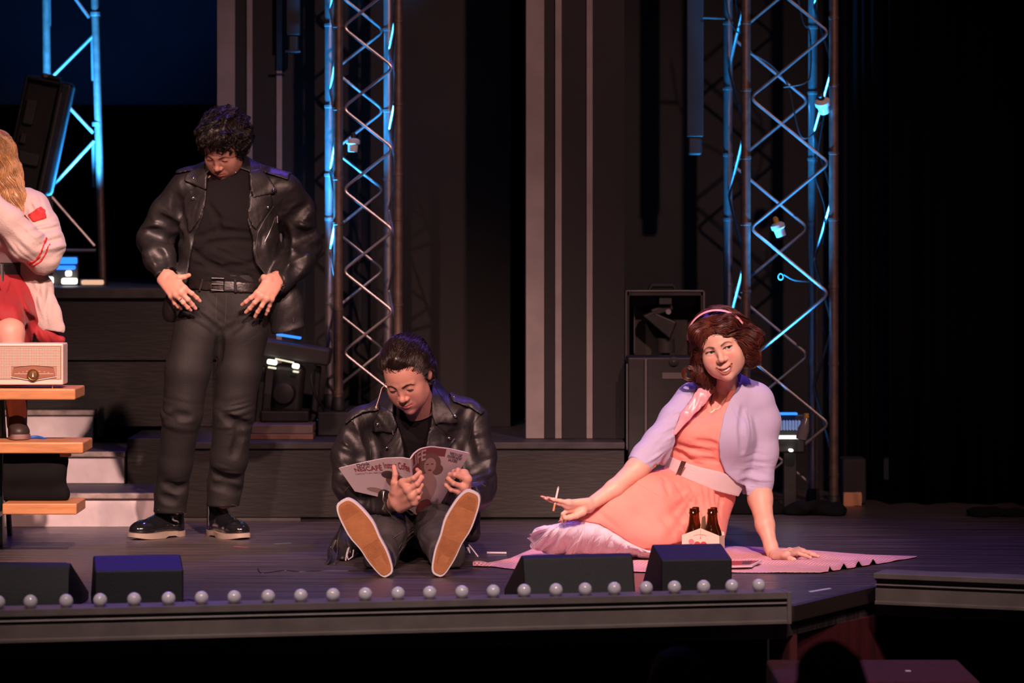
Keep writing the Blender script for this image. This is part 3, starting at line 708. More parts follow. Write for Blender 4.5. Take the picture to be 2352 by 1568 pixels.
# black cushion bag between the planks
S = Sdf((S2(0, 13.4), -0.66, 0.197), (S2(160, 13.4), -0.34, 0.39), 0.004)
x0, x1 = S2(3, 13.45), S2(138, 13.45)
for (z, r, e) in ((0.22, 0.03, 0.012), (0.30, 0.05, -0.004), (0.36, 0.03, 0.006)): S.add(cone((x0, -0.5, z), (x1-r+e+0.02, -0.5, z), r, r, (0, 1, 0), 1.0), 0.05)
S.add(cone((x0, -0.5, 0.37), (x1-0.01, -0.5, 0.37), 0.012, 0.012), 0.02)
S.rnoise(0.004, 9)
o = sdf_obj('black_bag', S, mat('black_fabric', (0.0028, 0.0028, 0.0032), 0.9, spec=0.2)); tag(o, 'slumped black fabric bag on the lowest plank of the bench', 'bag')
o = cable('blue_strap', [P(58, 1009, 13.58), P(72, 1004, 13.6), P(88, 1003.5, 13.6), P(104, 1008.5, 13.57)], 0.006, 'crumpled bright blue strap on the middle plank', mat('blue_strap', (0.01, 0.09, 0.42), 0.6), 'strap')
# radio
M_cream = mat('radio_cream', (0.72, 0.56, 0.47), 0.38)
def radio():
    d = 13.42; y = d-14; xl, xr = S2(-62, d), S2(145, d); z0 = ZZ(884, d); z1 = ZZ(789, d)
    t = empty('radio', ((xl+xr)/2, y, 0.642), 'cream vintage radio with a brown tuning dial on the top plank', 'radio')
    mb = MB(); mb.box((xl, y, z0), (xr, y+0.14, z1)); mb.build('cabinet', M_cream, t, bevel=0.006, seg=3)
    # grille: raised lattice of tiny blocks over a brown backing
    MB().box((xl+0.006, y-0.0012, z0+0.022), (xr-0.006, y+0.001, z1-0.008)).build('grille_backing', mat('grille_brown', (0.36, 0.19, 0.13), 0.7), t)
    g = MB(); st = 0.00615; xc = S2(77, d); zc = z0+0.026
    nx = int((xr-0.008-xl-0.008)/st)
    for i in range(nx):
        x = xl+0.0085+i*st
        for j in range(int((z1-0.010-(z0+0.024))/st)):
            z = z0+0.0255+j*st
            if abs(x-xc) < 0.092 and z < z0+0.072: continue
            g.box((x, y-0.003, z), (x+st*0.68, y-0.001, z+st*0.68))
    g.build('grille', M_cream, t)
    # dial: fan shaped brown panel
    w1, w2 = S2(27, d), S2(128, d); zb = ZZ(864, d); zt = ZZ(845, d); pts = []
    for i in range(13):
        u = i/12; pts.append((w1+0.008+(w2-w1-0.016)*u, zt+0.008*math.sin(math.pi*u)))
    for i in range(13):
        u = 1-i/12; pts.append((w1+(w2-w1)*u, zb-0.013*(1-abs(2*u-1))))
    n = len(pts); mb = MB(); mb.add([(x, y-0.0042, z) for x, z in pts]+[(x, y-0.0005, z) for x, z in pts], [tuple(range(n)), tuple(range(2*n-1, n-1, -1))]+[(i, (i+1) % n, n+(i+1) % n, n+i) for i in range(n)])
    mb.build('dial_panel', mat('dial_brown', (0.30, 0.13, 0.085), 0.3, coat=0.4), t)
    MB().tube([(w1-0.003, y-0.004, zb-0.002), ((w1+w2)/2, y-0.004, zb-0.017), (w2+0.003, y-0.004, zb-0.002)], 0.0018, 8).build('dial_trim', M_cream, t, smooth=True)
    MB().tube([(x, y-0.0035, z+0.0012) for x, z in pts[:13]], 0.0012, 6).build('dial_trim', mat('dial_dark', (0.05, 0.02, 0.015), 0.5), t, smooth=True)
    gold = mat('knob_gold', (0.55, 0.33, 0.12), 0.28, metal=0.9)
    MB().lathe([(0.0225, 0), (0.0225, 0.010), (0.020, 0.012), (0.017, 0.0105), (0.016, 0.009)], (xc, y-0.004, ZZ(860, d)), (0, -1, 0), 32).build('tuning_knob', gold, t, smooth=True)
    MB().lathe([(0.0155, 0.009), (0.015, 0.012), (0.006, 0.0135)], (xc, y-0.004, ZZ(860, d)), (0, -1, 0), 32).build('knob_face', mat('knob_brown', (0.22, 0.10, 0.05), 0.3, metal=0.4), t, smooth=True)
    kb = MB(); kz = ZZ(860, d); kb.add([(xc-0.0035, y-0.0185, kz-0.008), (xc+0.0035, y-0.0185, kz-0.008), (xc, y-0.0185, kz+0.010)]+[(xc-0.0035, y-0.016, kz-0.008), (xc+0.0035, y-0.016, kz-0.008), (xc, y-0.016, kz+0.010)], [(0, 1, 2), (5, 4, 3), (0, 3, 4, 1), (1, 4, 5, 2), (2, 5, 3, 0)])
    kb.build('pointer', mat('pointer_cream', (0.8, 0.68, 0.5), 0.3), t)
    z = ZZ(858, d); MB().box((w1+0.01, y-0.005, z-0.0008), (w2-0.008, y-0.0042, z+0.0008)).build('scale_line', mat('scale_cream', (0.75, 0.55, 0.42), 0.4), t)
    m = MB()
    for k, (tx, fx, fz) in enumerate((('55', -0.055, 0.0075), ('60', -0.040, 0.010), ('70', -0.026, 0.0125), ('80', -0.012, 0.0142), ('100', 0.006, 0.0142), ('120', 0.024, 0.0125), ('140', 0.042, 0.010), ('160', 0.058, 0.0075))):
        vs, fs = text_mesh(tx, 0.0055); m.add([(xc+fx+v.x, y-0.0046, z+fz+v.y-0.003) for v in vs], fs)
    m.build('dial_numbers', mat('scale_cream', (0,)*3), t, fix=False)
    for x in (S2(119, d), xl+0.03): MB().lathe([(0.0022, 0), (0.003, ZZ(884, d)-0.641)], (x, y+0.02, 0.641)).build('foot', mat('brass', (0.7, 0.45, 0.3), 0.3, metal=0.8), t, smooth=True)
radio()

# ---------------------------------------------------------------- blanket, carrier, bottles
def gingham():
    m = mat('gingham', (0.7, 0.4, 0.4), 0.85); nt = m.node_tree; b = nt.nodes['Principled BSDF']; tc = nt.nodes['Texture Coordinate']
    mp = nt.nodes['Mapping']; mp.inputs['Rotation'].default_value = (0, 0, 0.5); mp.inputs['Scale'].default_value = (85, 85, 0)
    s = nt.nodes.new('ShaderNodeSeparateXYZ'); nt.links.new(mp.outputs[0], s.inputs[0]); o = []
    for a in 'XY':
        f = nt.nodes.new('ShaderNodeMath'); f.operation = 'FRACT'; nt.links.new(s.outputs[a], f.inputs[0])
        g = nt.nodes.new('ShaderNodeMath'); g.operation = 'GREATER_THAN'; g.inputs[1].default_value = 0.5; nt.links.new(f.outputs[0], g.inputs[0]); o.append(g)
    ad = nt.nodes.new('ShaderNodeMath'); ad.operation = 'ADD'; nt.links.new(o[0].outputs[0], ad.inputs[0]); nt.links.new(o[1].outputs[0], ad.inputs[1])
    r = nt.nodes.new('ShaderNodeValToRGB'); r.color_ramp.interpolation = 'CONSTANT'; e = r.color_ramp.elements
    e[0].color = (0.74, 0.58, 0.60, 1); e[1].position = 0.25; e[1].color = (0.68, 0.34, 0.37, 1); q = e.new(0.75); q.color = (0.52, 0.13, 0.16, 1)
    h = nt.nodes.new('ShaderNodeMath'); h.operation = 'MULTIPLY'; h.inputs[1].default_value = 0.5; nt.links.new(ad.outputs[0], h.inputs[0])
    nt.links.new(h.outputs[0], r.inputs[0]); nt.links.new(r.outputs[0], b.inputs['Base Color']); return m
def interp(pl, u):
    xs = [p[0] for p in pl]; x = xs[0]+(xs[-1]-xs[0])*u; return x, float(np.interp(x, xs, [p[1] for p in pl]))
def blanket():
    bk = [(1086, 1301), (1170, 1285), (1235, 1257), (1500, 1254), (1680, 1256), (1790, 1259.5), (1860, 1265), (1930, 1271), (2000, 1276), (2106, 1279.5)]
    fr = [(1086, 1302.5), (1130, 1303), (1180, 1309), (1500, 1316), (1690, 1316.5), (1885, 1317.5), (1940, 1309), (1990, 1301), (2040, 1293), (2106, 1281)]
    def fn(u, v):
        xa, ya = interp(bk, u); xb, yb = interp(fr, u); p = G(xa, ya)*(1-v)+G(xb, yb)*v
        w_ = min(1, 4*v, 4*(1-v)+0.15); k = 0.004+0.010*max(0, math.sin(9*p.x+14*p.y+2*math.sin(6*p.y)))*w_+0.006*max(0, math.sin(31*p.x-11*p.y))*w_
        ed = max(0, (v-0.75)*4)*(1 if 0.80 < u < 0.93 else 0); k += ed*0.022*max(0, math.sin(u*190))**2
        return (p.x, p.y, k)
    o = MB().grid(fn, 260, 44).build('picnic_blanket', gingham(), smooth=True, solid=0.0015, fix=False, angle=180)
    return tag(o, 'pink and white gingham picnic blanket spread under the woman', 'blanket')
blanket()
M_glass = mat('amber_glass', (0.16, 0.035, 0.008), 0.06, spec=0.6, trans=0.85)
def bottle(c, label):
    c = Vector(c); t = empty('beer_bottle', c, label, 'bottle', 'brown bottles in the cardboard carrier')
    pr = [(0.027, 0), (0.0305, 0.004), (0.0305, 0.112), (0.029, 0.125), (0.0235, 0.142), (0.0175, 0.160), (0.0145, 0.182), (0.0130, 0.205), (0.0150, 0.206), (0.0152, 0.211), (0.0135, 0.213), (0.0135, 0.224), (0.0128, 0.228), (0.010, 0.228), (0.009, 0.2)]
    s = 0.205/0.228
    MB().lathe([(a, b*s) for a, b in pr], c, n=32).build('glass', M_glass, t, smooth=True, angle=50); return t
def carrier():
    d = 12.87; y = d-14; xl, xr = S2(1567, d), S2(1653, d); xm = S2(1609, d); zs = ZZ(1229, d); zt = ZZ(1212.5, d); Bz = 0.010
    yaw = math.radians(-12); R = Matrix.Rotation(yaw, 3, 'Z'); o3 = Vector((xm, y, 0))
    def T(v): return o3+R@Vector(v)
    hw = (xr-xl)/2; dep = 0.138
    t = empty('bottle_carrier', (xm, y+0.06, 0.0), 'cream cardboard bottle carrier with a red logo on the blanket', 'bottle carrier')
    card = mat('carrier_card', (0.74, 0.60, 0.48), 0.6); pr = [(-hw, Bz), (hw, Bz), (hw, zs), (0, zt), (-hw, zs)]
    mb = MB()
    for y0 in (0, dep): mb.add([T((x, y0-0.001, z)) for x, z in pr]+[T((x, y0+0.001, z)) for x, z in pr], [(0, 1, 2, 3, 4), (9, 8, 7, 6, 5)]+[(i, (i+1) % 5, 5+(i+1) % 5, 5+i) for i in range(5)])
    for sx in (-1, 1): mb.add([T((sx*hw+e, yy, zz)) for e in (-0.0006, 0.0006) for yy, zz in ((0, Bz), (dep, Bz), (dep, zs-0.01), (0, zs-0.002))], [(0, 1, 2, 3), (7, 6, 5, 4), (0, 4, 5, 1), (1, 5, 6, 2), (2, 6, 7, 3), (3, 7, 4, 0)])
    mb.add([T((x, yy, Bz+e)) for e in (0, 0.001) for x, yy in ((-hw, 0), (hw, 0), (hw, dep), (-hw, dep))], [(0, 1, 2, 3), (7, 6, 5, 4), (0, 4, 5, 1), (1, 5, 6, 2), (2, 6, 7, 3), (3, 7, 4, 0)])
    mb.build('box', card, t)
    hh = ZZ(1186, d+0.06); mb = MB(); hp = [(0.0, Bz), (dep, Bz), (dep, zt), (dep*0.80, hh), (dep*0.2, hh), (0, zt)]
    hp2 = [(dep*0.35, hh-0.008), (dep*0.35, hh-0.03), (dep*0.65, hh-0.03), (dep*0.65, hh-0.008)]
    mb.add([T((e, yy, z)) for e in (-0.001, 0.001) for yy, z in hp], [tuple(range(6)), tuple(range(11, 5, -1))]+[(i, (i+1) % 6, 6+(i+1) % 6, 6+i) for i in range(6)]); mb.build('handle', mat('carrier_tan', (0.55, 0.33, 0.17), 0.6), t)
    red = mat('carrier_red', (0.62, 0.045, 0.045), 0.5); pink = mat('carrier_pink', (0.72, 0.20, 0.22), 0.5)
    def disc(pts, m, e, name='logo'):
        n = len(pts); MB().add([T((x, -0.0012-e, z)) for x, z in pts]+[T((x, -0.0011, z)) for x, z in pts], [tuple(range(n))]+[(i, n+i, n+(i+1) % n, (i+1) % n) for i in range(n)]).build(name, m, t)
    heart = []
    for i in range(40):
        a = 2*math.pi*i/40; hx = 16*math.sin(a)**3; hz = 13*math.cos(a)-5*math.cos(2*a)-2*math.cos(3*a)-math.cos(4*a); heart.append((hx*0.00150, ZZ(1252, d)+hz*0.00122))
    disc(heart, red, 0.0006)
    disc([(-0.0345+0.0105*math.cos(a/24*6.283), ZZ(1244, d)+0.0105*math.sin(a/24*6.283)) for a in range(24)], pink, 0.0006)
    disc([(0.0022*math.sin(a/4*6.283), ZZ(1235, d)+0.0032*math.cos(a/4*6.283)) for a in range(4)], red, 0.0008)
    MB().add([T((e, -0.0016, z)) for e in (-0.0004, 0.0004) for z in (ZZ(1233, d), zt-0.001)], [(0, 2, 3, 1)]).build('fold_line', mat('fold', (0.2, 0.13, 0.1), 0.6), t)
    m = MB()
    for tx, f in (('THE BOTTLED', -0.0128), ('MEMORIES', 0.0118)):
        vs, fs = text_mesh(tx, 0.0052); m.add([T((v.x*0.80+f, -0.0018, ZZ(1227.5, d)+v.y-0.16*abs(v.x+f)*abs(v.x+f)*40)) for v in vs], fs)
    m.build('lettering', red, t, fix=False)
    lb = ['front left', 'front right', 'rear left', 'rear right']
    k = 0
    for yy in (0.035, 0.102):
        for xx in (-0.0345, 0.0345):
            bottle(T((xx, yy, Bz+0.0012)), lb[k]+' brown glass bottle in the cardboard carrier'); k += 1
carrier()
# rolled magazine lying on the blanket at the right of the monitor
t = empty('magazine', G(1712, 1308), 'red and white magazine lying on the gingham blanket', 'magazine')
v = [G(1684, 1306), G(1746, 1300), G(1738, 1306), G(1725, 1312), G(1684, 1313)]
def slab(v, z0, z1, name, m, t):
    n = len(v); MB().add([(p.x, p.y, z0) for p in v]+[(p.x, p.y, z1) for p in v], [tuple(range(n-1, -1, -1)), tuple(range(n, 2*n))]+[(i, (i+1) % n, n+(i+1) % n, n+i) for i in range(n)]).build(name, m, t)
slab([G(1640, 1300), G(1750, 1299), G(1728, 1312), G(1640, 1314)], 0.016, 0.021, 'pages', mat('page_cream', (0.62, 0.5, 0.5), 0.6), t)
slab([G(1640, 1302), G(1742, 1300.5), G(1722, 1310), G(1640, 1312)], 0.0211, 0.0225, 'cover', mat('mag_red', (0.42, 0.05, 0.035), 0.45), t)
slab([G(1706, 1303), G(1728, 1302), G(1722, 1308), G(1704, 1309)], 0.0226, 0.023, 'picture', mat('mag_dark', (0.06, 0.05, 0.045), 0.45), t)

# ---------------------------------------------------------------- gear standing at the back
def flight_case():
    d = 15.2; y = d-14; x0, x1 = S2(1437, d), S2(1618, d); zt = ZZ(668, d)
    t = empty('open_flight_case', ((x0+x1)/2, y+0.1, 0), 'tall open black flight case with a folded lamp inside, behind the woman', 'case')
    M_c = mat('case_black', (0.014, 0.012, 0.012), 0.5, var=0.35, vscale=12); M_e = mat('case_edge', (0.16, 0.15, 0.145), 0.4, metal=0.6)
    MB().box((x0, y+0.27, 0), (x1, y+0.29, zt)).box((x0, y, 0), (x0+0.018, y+0.27, zt)).box((x1-0.018, y, 0), (x1, y+0.27, zt)).box((x0, y, zt-0.022), (x1, y+0.27, zt)).build('shell', M_c, t, bevel=0.003)
    mb = MB()
    for x in (x0-0.003, x1-0.007): mb.box((x, y-0.006, 0.3), (x+0.010, y+0.004, zt+0.004))
    mb.box((x0-0.003, y-0.006, zt-0.004), (x1+0.003, y+0.004, zt+0.004)); mb.build('edging', M_e, t, bevel=0.002)
    for xa, xb, za in ((x0+0.025, S2(1512, d), 0.0), (S2(1546, d), x1-0.03, 0.0)):
        MB().box((xa, y+0.10, ZZ(703, d)), (xb, y+0.26, ZZ(678, d))).build('foam_block', M_rubber, t, bevel=0.004)
    mb = MB(); mb.box((S2(1514, d), y+0.02, ZZ(700, d)), (S2(1544, d), y+0.25, ZZ(672, d))); mb.build('top_block', mat('case_grey', (0.028, 0.024, 0.023), 0.6), t, bevel=0.004)
    mb = MB(); mb.box((S2(1458, d), y+0.2, ZZ(826, d)), (S2(1596, d), y+0.262, ZZ(702, d))); mb.build('back_board', mat('case_board', (0.026, 0.022, 0.020), 0.6), t, bevel=0.004)
    MB().box((S2(1459, d), y+0.18, ZZ(815, d)), (S2(1462, d), y+0.2, ZZ(702, d))).build('back_rail', M_e, t)
    # handle on top
    MB().tube([(S2(1494, d), y+0.15, zt), (S2(1500, d), y+0.15, zt+0.022), (S2(1550, d), y+0.15, zt+0.022), (S2(1556, d), y+0.15, zt)], 0.011, 10).build('handle', M_rubber, t, smooth=True)
    # front half of the case below
    x0b = S2(1440, 15.0); x1b = S2(1625, 15.0); zb = ZZ(818, 15.0)
    MB().box((x0b, 0.94, 0), (x1b, 1.16, zb)).build('lower_case', M_c, t, bevel=0.01)
    MB().box((S2(1479, 15), 0.925, 0.05), (S2(1485, 15), 0.9395, zb-0.01)).build('edging', M_e, t, bevel=0.002)
    MB().box((S2(1437, 15), 0.93, 0.3), (S2(1441, 15), 0.94, zb-0.03)).build('edging', M_e, t, bevel=0.002)
    MB().lathe([(0.020, 0), (0.020, 0.01), (0.012, 0.012), (0.006, 0.012)], (S2(1546, 15), 0.938, ZZ(828, 15)), (0, -1, 0)).build('socket', M_rubber, t, smooth=True)
    MB().lathe([(0.006, 0), (0.004, 0.004)], (S2(1546, 15), 0.925, ZZ(828, 15)), (0, -1, 0)).build('socket_pin', M_e, t, smooth=True)
    MB().box((S2(1520, 15), 0.936, ZZ(868, 15)), (S2(1576, 15), 0.9395, ZZ(854, 15))).build('label_strip', mat('label_grey', (0.12, 0.105, 0.10), 0.6), t)
    # the lamp folded inside: cap, tilted shade, pivot
    R = Matrix.Rotation(math.radians(28), 3, 'Y')
    mb = MB(); c = Vector((S2(1524, d), y+0.10, ZZ(746, d)))
    mb.add([c+R@Vector(v) for v in [(-0.10, -0.05, -0.01), (0.06, -0.05, -0.045), (0.06, 0.05, -0.045), (-0.10, 0.05, -0.01), (-0.07, -0.05, 0.03), (0.05, -0.05, 0.04), (0.05, 0.05, 0.04), (-0.07, 0.05, 0.03)]], [(0,3,2,1),(4,5,6,7),(0,1,5,4),(1,2,6,5),(2,3,7,6),(3,0,4,7)])
    mb.build('lamp_head', M_fix, t, bevel=0.008)
    mb = MB(); c = Vector((S2(1522, d), y+0.09, ZZ(712, d))); mb.obox(c, (0.10, 0.08, 0.035), Matrix.Rotation(math.radians(-18), 3, 'Y')); mb.build('lamp_cap', M_fix, t, bevel=0.008)
    MB().lathe([(0.012, 0), (0.012, 0.01)], (S2(1536, d), y+0.035, ZZ(716, d)), (0, -1, 0)).build('lamp_knob', M_alu, t, smooth=True)
    MB().lathe([(0.040, 0), (0.040, 0.06), (0.036, 0.065)], (S2(1532, d), y+0.12, ZZ(812, d)), n=24).build('lamp_base', mat('lamp_tube', (0.05, 0.047, 0.047), 0.3), t, smooth=True)
flight_case()
def moving_light():
    # dark fixture with a tilted lid behind the standing man's legs
    d = 15.35; y = d-14
    t = empty('effect_light', (S2(675, d), y, 0.339), 'dark stage light with a sloping lid, right of the standing man\'s legs', 'stage light')
    R = Matrix.Rotation(math.radians(9), 3, 'Y')
    c = Vector((S2(680, d), y+0.02, ZZ(808, d)))
    MB().obox(c, (0.31, 0.20, 0.075), R).build('lid', mat('fixture_grey', (0.045, 0.042, 0.042), 0.5, var=0.2), t, bevel=0.012)
    mb = MB(); mb.obox(Vector((S2(665, d), y-0.05, ZZ(771, d))), (0.11, 0.05, 0.010), R); mb.build('blue_lamp_strip', M_led, t, bevel=0.003)
    MB().obox(Vector((S2(662, d), y-0.01, ZZ(892, d))), (0.14, 0.13, 0.22), Matrix.Rotation(math.radians(6), 3, 'Y')).build('body', M_fix, t, bevel=0.03, seg=4)
    MB().lathe([(0.052, 0), (0.055, 0.02), (0.045, 0.05), (0.02, 0.055)], (S2(655, d), y-0.07, ZZ(900, d)), (0, -1, 0), 24).build('lens_hood', M_fix, t, smooth=True)
    for x, z, w_ in ((629, 829, 0.045), (683, 838, 0.032)):  # white reflections on the fixture, built as glowing blocks
        MB().obox(Vector((S2(x, d), y-0.11, ZZ(z, d))), (w_, 0.02, 0.022), R).build('white_lamp_or_glint', M_ledw, t, bevel=0.007)
        MB().obox(Vector((S2(x, d), y-0.11, ZZ(z+13, d))), (w_*0.85, 0.02, 0.008), R).build('white_lamp_or_glint', mat('glint_dim', (0.4, 0.4, 0.3), 0.3, emit=(1, 0.95, 0.7), estr=0.8), t, bevel=0.003)
    MB().obox(Vector((S2(657, d), y-0.10, ZZ(826, d))), (0.085, 0.012, 0.007), Matrix.Rotation(math.radians(12), 3, 'Y')).build('glint_bar', mat('glint_dim', (0,)*3), t)  # highlight built as a dim glowing bar
    for x in (598, 725):
        MB().obox(Vector((S2(x, d), y+0.03, ZZ(905, d))), (0.028, 0.08, 0.25), Matrix.Rotation(math.radians(5), 3, 'Y')).build('yoke_arm', M_fix, t, bevel=0.008)
    MB().box((S2(600, d), y-0.08, 0.40), (S2(712, d), y+0.13, 0.452)).build('base', M_fix, t, bevel=0.01)
    d = 15.1; MB().box((S2(575, d), 15.02-14, 0.3395), (S2(722, d), 15.2-14, 0.362)).build('board', mat('warm_board', (0.17, 0.075, 0.04), 0.5, var=0.3), t, bevel=0.003)
    MB().box((S2(578, d), 15.07-14, 0.362), (S2(720, d), 15.45-14, 0.400)).build('board', mat('grey_board', (0.13, 0.09, 0.08), 0.6, var=0.3), t, bevel=0.004)
    cable('gear_cable', [P(728, 830, 15.3), P(715, 870, 15.25), P(728, 915, 15.25), P(745, 945, 15.3), P(735, 985, 15.3)], 0.006, 'black cable hanging beside the sloping stage light')
moving_light()
def strobe():
    # tall dark tilted fixture behind the blonde head
    d = 16.45; y = d-14; t = empty('tilted_light_panel', (S2(85, d), y, 0.985), 'tall dark tilted light panel behind the blonde cardigan girl', 'stage light')
    R = Matrix.Rotation(math.radians(12), 3, 'Y'); c = Vector((S2(88, d), y, ZZ(310, d)))
    def b(nm, off, size, m, bv=0.006): MB().obox(c+R@Vector(off), size, R).build(nm, m, t, bevel=bv)
    b('housing', (0, 0.06, 0), (0.225, 0.12, 0.55), M_fix, 0.02)
    b('front_frame', (-0.105, -0.02, 0), (0.014, 0.05, 0.54), M_fix); b('front_frame', (0.062, -0.02, 0), (0.012, 0.05, 0.54), M_fix); b('front_frame', (-0.02, -0.02, 0.262), (0.16, 0.05, 0.014), M_fix)
    b('edging', (0.071, -0.035, -0.03), (0.004, 0.02, 0.50), mat('fixture_edge', (0.22, 0.19, 0.17), 0.4, metal=0.5), 0)
    b('inner_block', (-0.06, -0.012, 0.10), (0.05, 0.03, 0.12), mat('fixture_inner', (0.05, 0.05, 0.047), 0.4)); b('inner_block', (-0.02, -0.012, -0.12), (0.10, 0.03, 0.06), mat('fixture_inner', (0,)*3)); b('inner_block', (-0.065, -0.012, -0.03), (0.03, 0.03, 0.05), mat('fixture_inner', (0,)*3))
    b('handle', (0.0, 0.02, 0.285), (0.09, 0.06, 0.02), M_fix)
    MB().lathe([(0.012, 0), (0.010, 0.012)], c+R@Vector((-0.02, -0.02, 0.285)), (0, -1, 0)).build('bolt', M_alu, t, smooth=True)
    MB().tube([(c.x-0.06, y+0.05, ZZ(470, d)), (c.x-0.06, y+0.05, 0.985)], 0.018, 10).tube([(c.x-0.2, y+0.05, 0.985), (c.x+0.08, y+0.05, 0.985)], 0.018, 10).build('stand', M_fix, t, smooth=True)
strobe()
def led_bank(c, label, blue=True):
    x, y, z = c; t = empty('lamp_bank', c, label, 'stage light')
    MB().box((x-0.09, y, z), (x+0.09, y+0.08, z+0.03)).build('base', M_fix, t, bevel=0.005)
    return t
# lamps on the high platform beside the cardigan
t = empty('lamp_cluster', (S2(150, 16.4), 2.4, 0.985), 'cluster of lit blue and white lamps on the high platform by the cardigan', 'stage light')
d = 16.33
def glow(nm, x0, y0, x1, y1, m, dd=d, bv=0.006, t=t): MB().box((S2(x0, dd), dd-14, ZZ(y1, dd)), (S2(x1, dd), dd-13.95, ZZ(y0, dd))).build(nm, m, t, bevel=bv)
glow('blue_lamp', 133, 591, 175, 606, M_led); glow('blue_lamp', 124, 610, 171, 619, M_led)
for q in ((100, 636, 120, 652), (150, 622, 162, 634), (141, 639, 175, 652)): glow('white_lamp_or_glint', *q, M_ledw)
glow('amber_lamp', 187, 643, 236, 654, mat('warm_lamp', (0.6, 0.35, 0.2), 0.4, emit=(1, 0.6, 0.4), estr=0.7))
glow('housing', 120, 588, 180, 664, M_fix, d+0.06); glow('housing', 183, 640, 245, 664, M_fix, d+0.06); glow('housing', 92, 630, 124, 664, M_fix, d+0.06)
# LED fixture behind the woman's elbow
def blue_bank():
    d = 15.2; t = empty('lamp_bank', (S2(1825, d), d-14, 0), 'small lit lamp bank with blue slats right of the woman\'s elbow', 'stage light')
    gl = lambda nm, x0, y0, x1, y1, m, dd=d, bv=0.003: glow(nm, x0, y0, x1, y1, m, dd, bv, t)
    M_s = mat('slat_lit', (0.2, 0.25, 0.35), 0.3, emit=(0.35, 0.5, 1.0), estr=0.28)
    gl('housing', 1770, 950, 1850, 1040, M_fix, d+0.06, 0.01); gl('stand', 1800, 1030, 1830, 1170, M_fix, d+0.07, 0.004)
    for i in range(8): gl('slat', 1786+i*7, 966, 1790+i*7, 988, M_s)
    gl('blue_strip', 1788, 948, 1832, 953, M_led); gl('white_strip', 1778, 1001, 1838, 1008, mat('white_strip', (0.5,)*3, 0.3, emit=(1, 0.93, 0.85), estr=1.6))
    gl('white_lamp_or_glint', 1813, 1032, 1822, 1037, M_ledw)
    c = Vector((S2(1845, 15.1), 1.08, ZZ(985, 15.1)))
    MB().lathe([(0.013, -0.05), (0.024, -0.045), (0.026, 0.0), (0.018, 0.03), (0.012, 0.05)], c, (0.25, 0, 1)).build('lamp_bulb', mat('smoky_glass', (0.16, 0.15, 0.16), 0.15), t, smooth=True)
    MB().lathe([(0.012, 0), (0.012, 0.02)], c+Vector((0.012, 0, 0.05))).build('cap', mat('yellow_cap', (0.4, 0.24, 0.03), 0.5), t, smooth=True)
blue_bank()
# lamps clipped on the towers
M_frost = mat('frosted_plastic', (0.55, 0.57, 0.62), 0.3, sss=0.2)
def clip_lamp(px, py, d, ax, label, yellow=False, s=1.0):
    c = P(px, py, d); t = empty('clip_lamp', c, label, 'lamp', 'small lamps clipped to the towers')
    MB().lathe([(0.012*s, -0.045*s), (0.021*s, -0.044*s), (0.023*s, -0.012*s), (0.030*s, -0.008*s), (0.030*s, 0.008*s), (0.020*s, 0.016*s), (0.010*s, 0.018*s)], c, ax).build('globe', M_frost, t, smooth=True)
    MB().lathe([(0.012*s, 0.018*s), (0.012*s, 0.036*s), (0.006*s, 0.044*s)], c, ax, 16).build('socket', mat('yellow_cap', (0,)*3) if yellow else M_socket, t, smooth=True)
clip_lamp(811, 326, 15.3, (0.05, 0, 1), 'white lamp clipped inside the centre lattice tower', s=1.0)
clip_lamp(1787, 520, 15.42, (-0.35, -0.1, 1), 'white lamp with a yellow socket hanging in the right lattice tower', True, 1.05)
clip_lamp(1889, 236, 15.42, (-0.2, -0.5, 0.7), 'round white lamp at the right chord of the right lattice tower', s=1.15)
for pts, lb in (([(1660, -60), (1675, 40), (1700, 75), (1690, 0)], 'black cable tied near the top left chord of the right tower'),
                ([(1829, -30), (1845, 50), (1860, 75), (1862, 160), (1850, 190), (1800, 200)], 'black cable looping through the top of the right tower'),
                ([(1722, 120), (1765, 145), (1800, 180), (1815, 210), (1825, 260), (1842, 315), (1870, 305), (1893, 262)], 'black cable running down inside the right tower to its round lamp'),
                ([(1893, 262), (1880, 340), (1872, 400), (1895, 480), (1890, 560)], 'thin black cable hanging beside the right chord of the right tower'),
                ([(1800, 630), (1825, 643), (1860, 647), (1880, 655)], 'short cable with a ring in the middle of the right tower'),
                ([(1890, 740), (1905, 840), (1895, 960), (1905, 1060)], 'thin black cable low on the right chord of the right tower')):
    cable('tower_cable', [P(x, y, 15.62+0.02*math.sin(i)) for i, (x, y) in enumerate(pts)], 0.0035, lb)
c = P(1793, 635, 15.6); o = MB().tube([c+Vector((0.011*math.cos(a), 0, 0.014*math.sin(a))) for a in np.linspace(0, 6.28, 20)], 0.003, 8).build('cable_ring', mat('ring_teal', (0.1, 0.2, 0.22), 0.4), smooth=True); tag(o, 'small ring hanging on a cable in the right tower', 'ring')
# black booms hanging from above
def boom(x0, x1, yb, d, label, arm=None):
    t = empty('hanging_boom', (S2((x0+x1)/2, d), d-14, ZZ(yb, d)), label, 'hanging boom')
    MB().box((S2(x0, d), d-14, ZZ(yb-42, d)), (S2(x1, d), d-13.93, 4.6)).build('column', M_black, t, bevel=0.006)
    MB().box((S2(x0+3, d), d-13.99, ZZ(yb, d)), (S2(x1-3, d), d-13.94, ZZ(yb-42, d))).build('end_block', mat('teal_rubber', (0.006, 0.009, 0.012), 0.6), t, bevel=0.012)
    if arm: MB().tube([P(arm[0], arm[1], d-0.03), P(arm[2], arm[3], d-0.03)], 0.006, 8).build('arm', M_black, t, smooth=True)
boom(1577, 1616, 356, 15.7, 'black boom hanging left of the right lattice tower', (1614, 40, 1665, 42))
boom(657, 688, 122, 15.7, 'black boom hanging above the standing man', (655, 118, 690, 118))
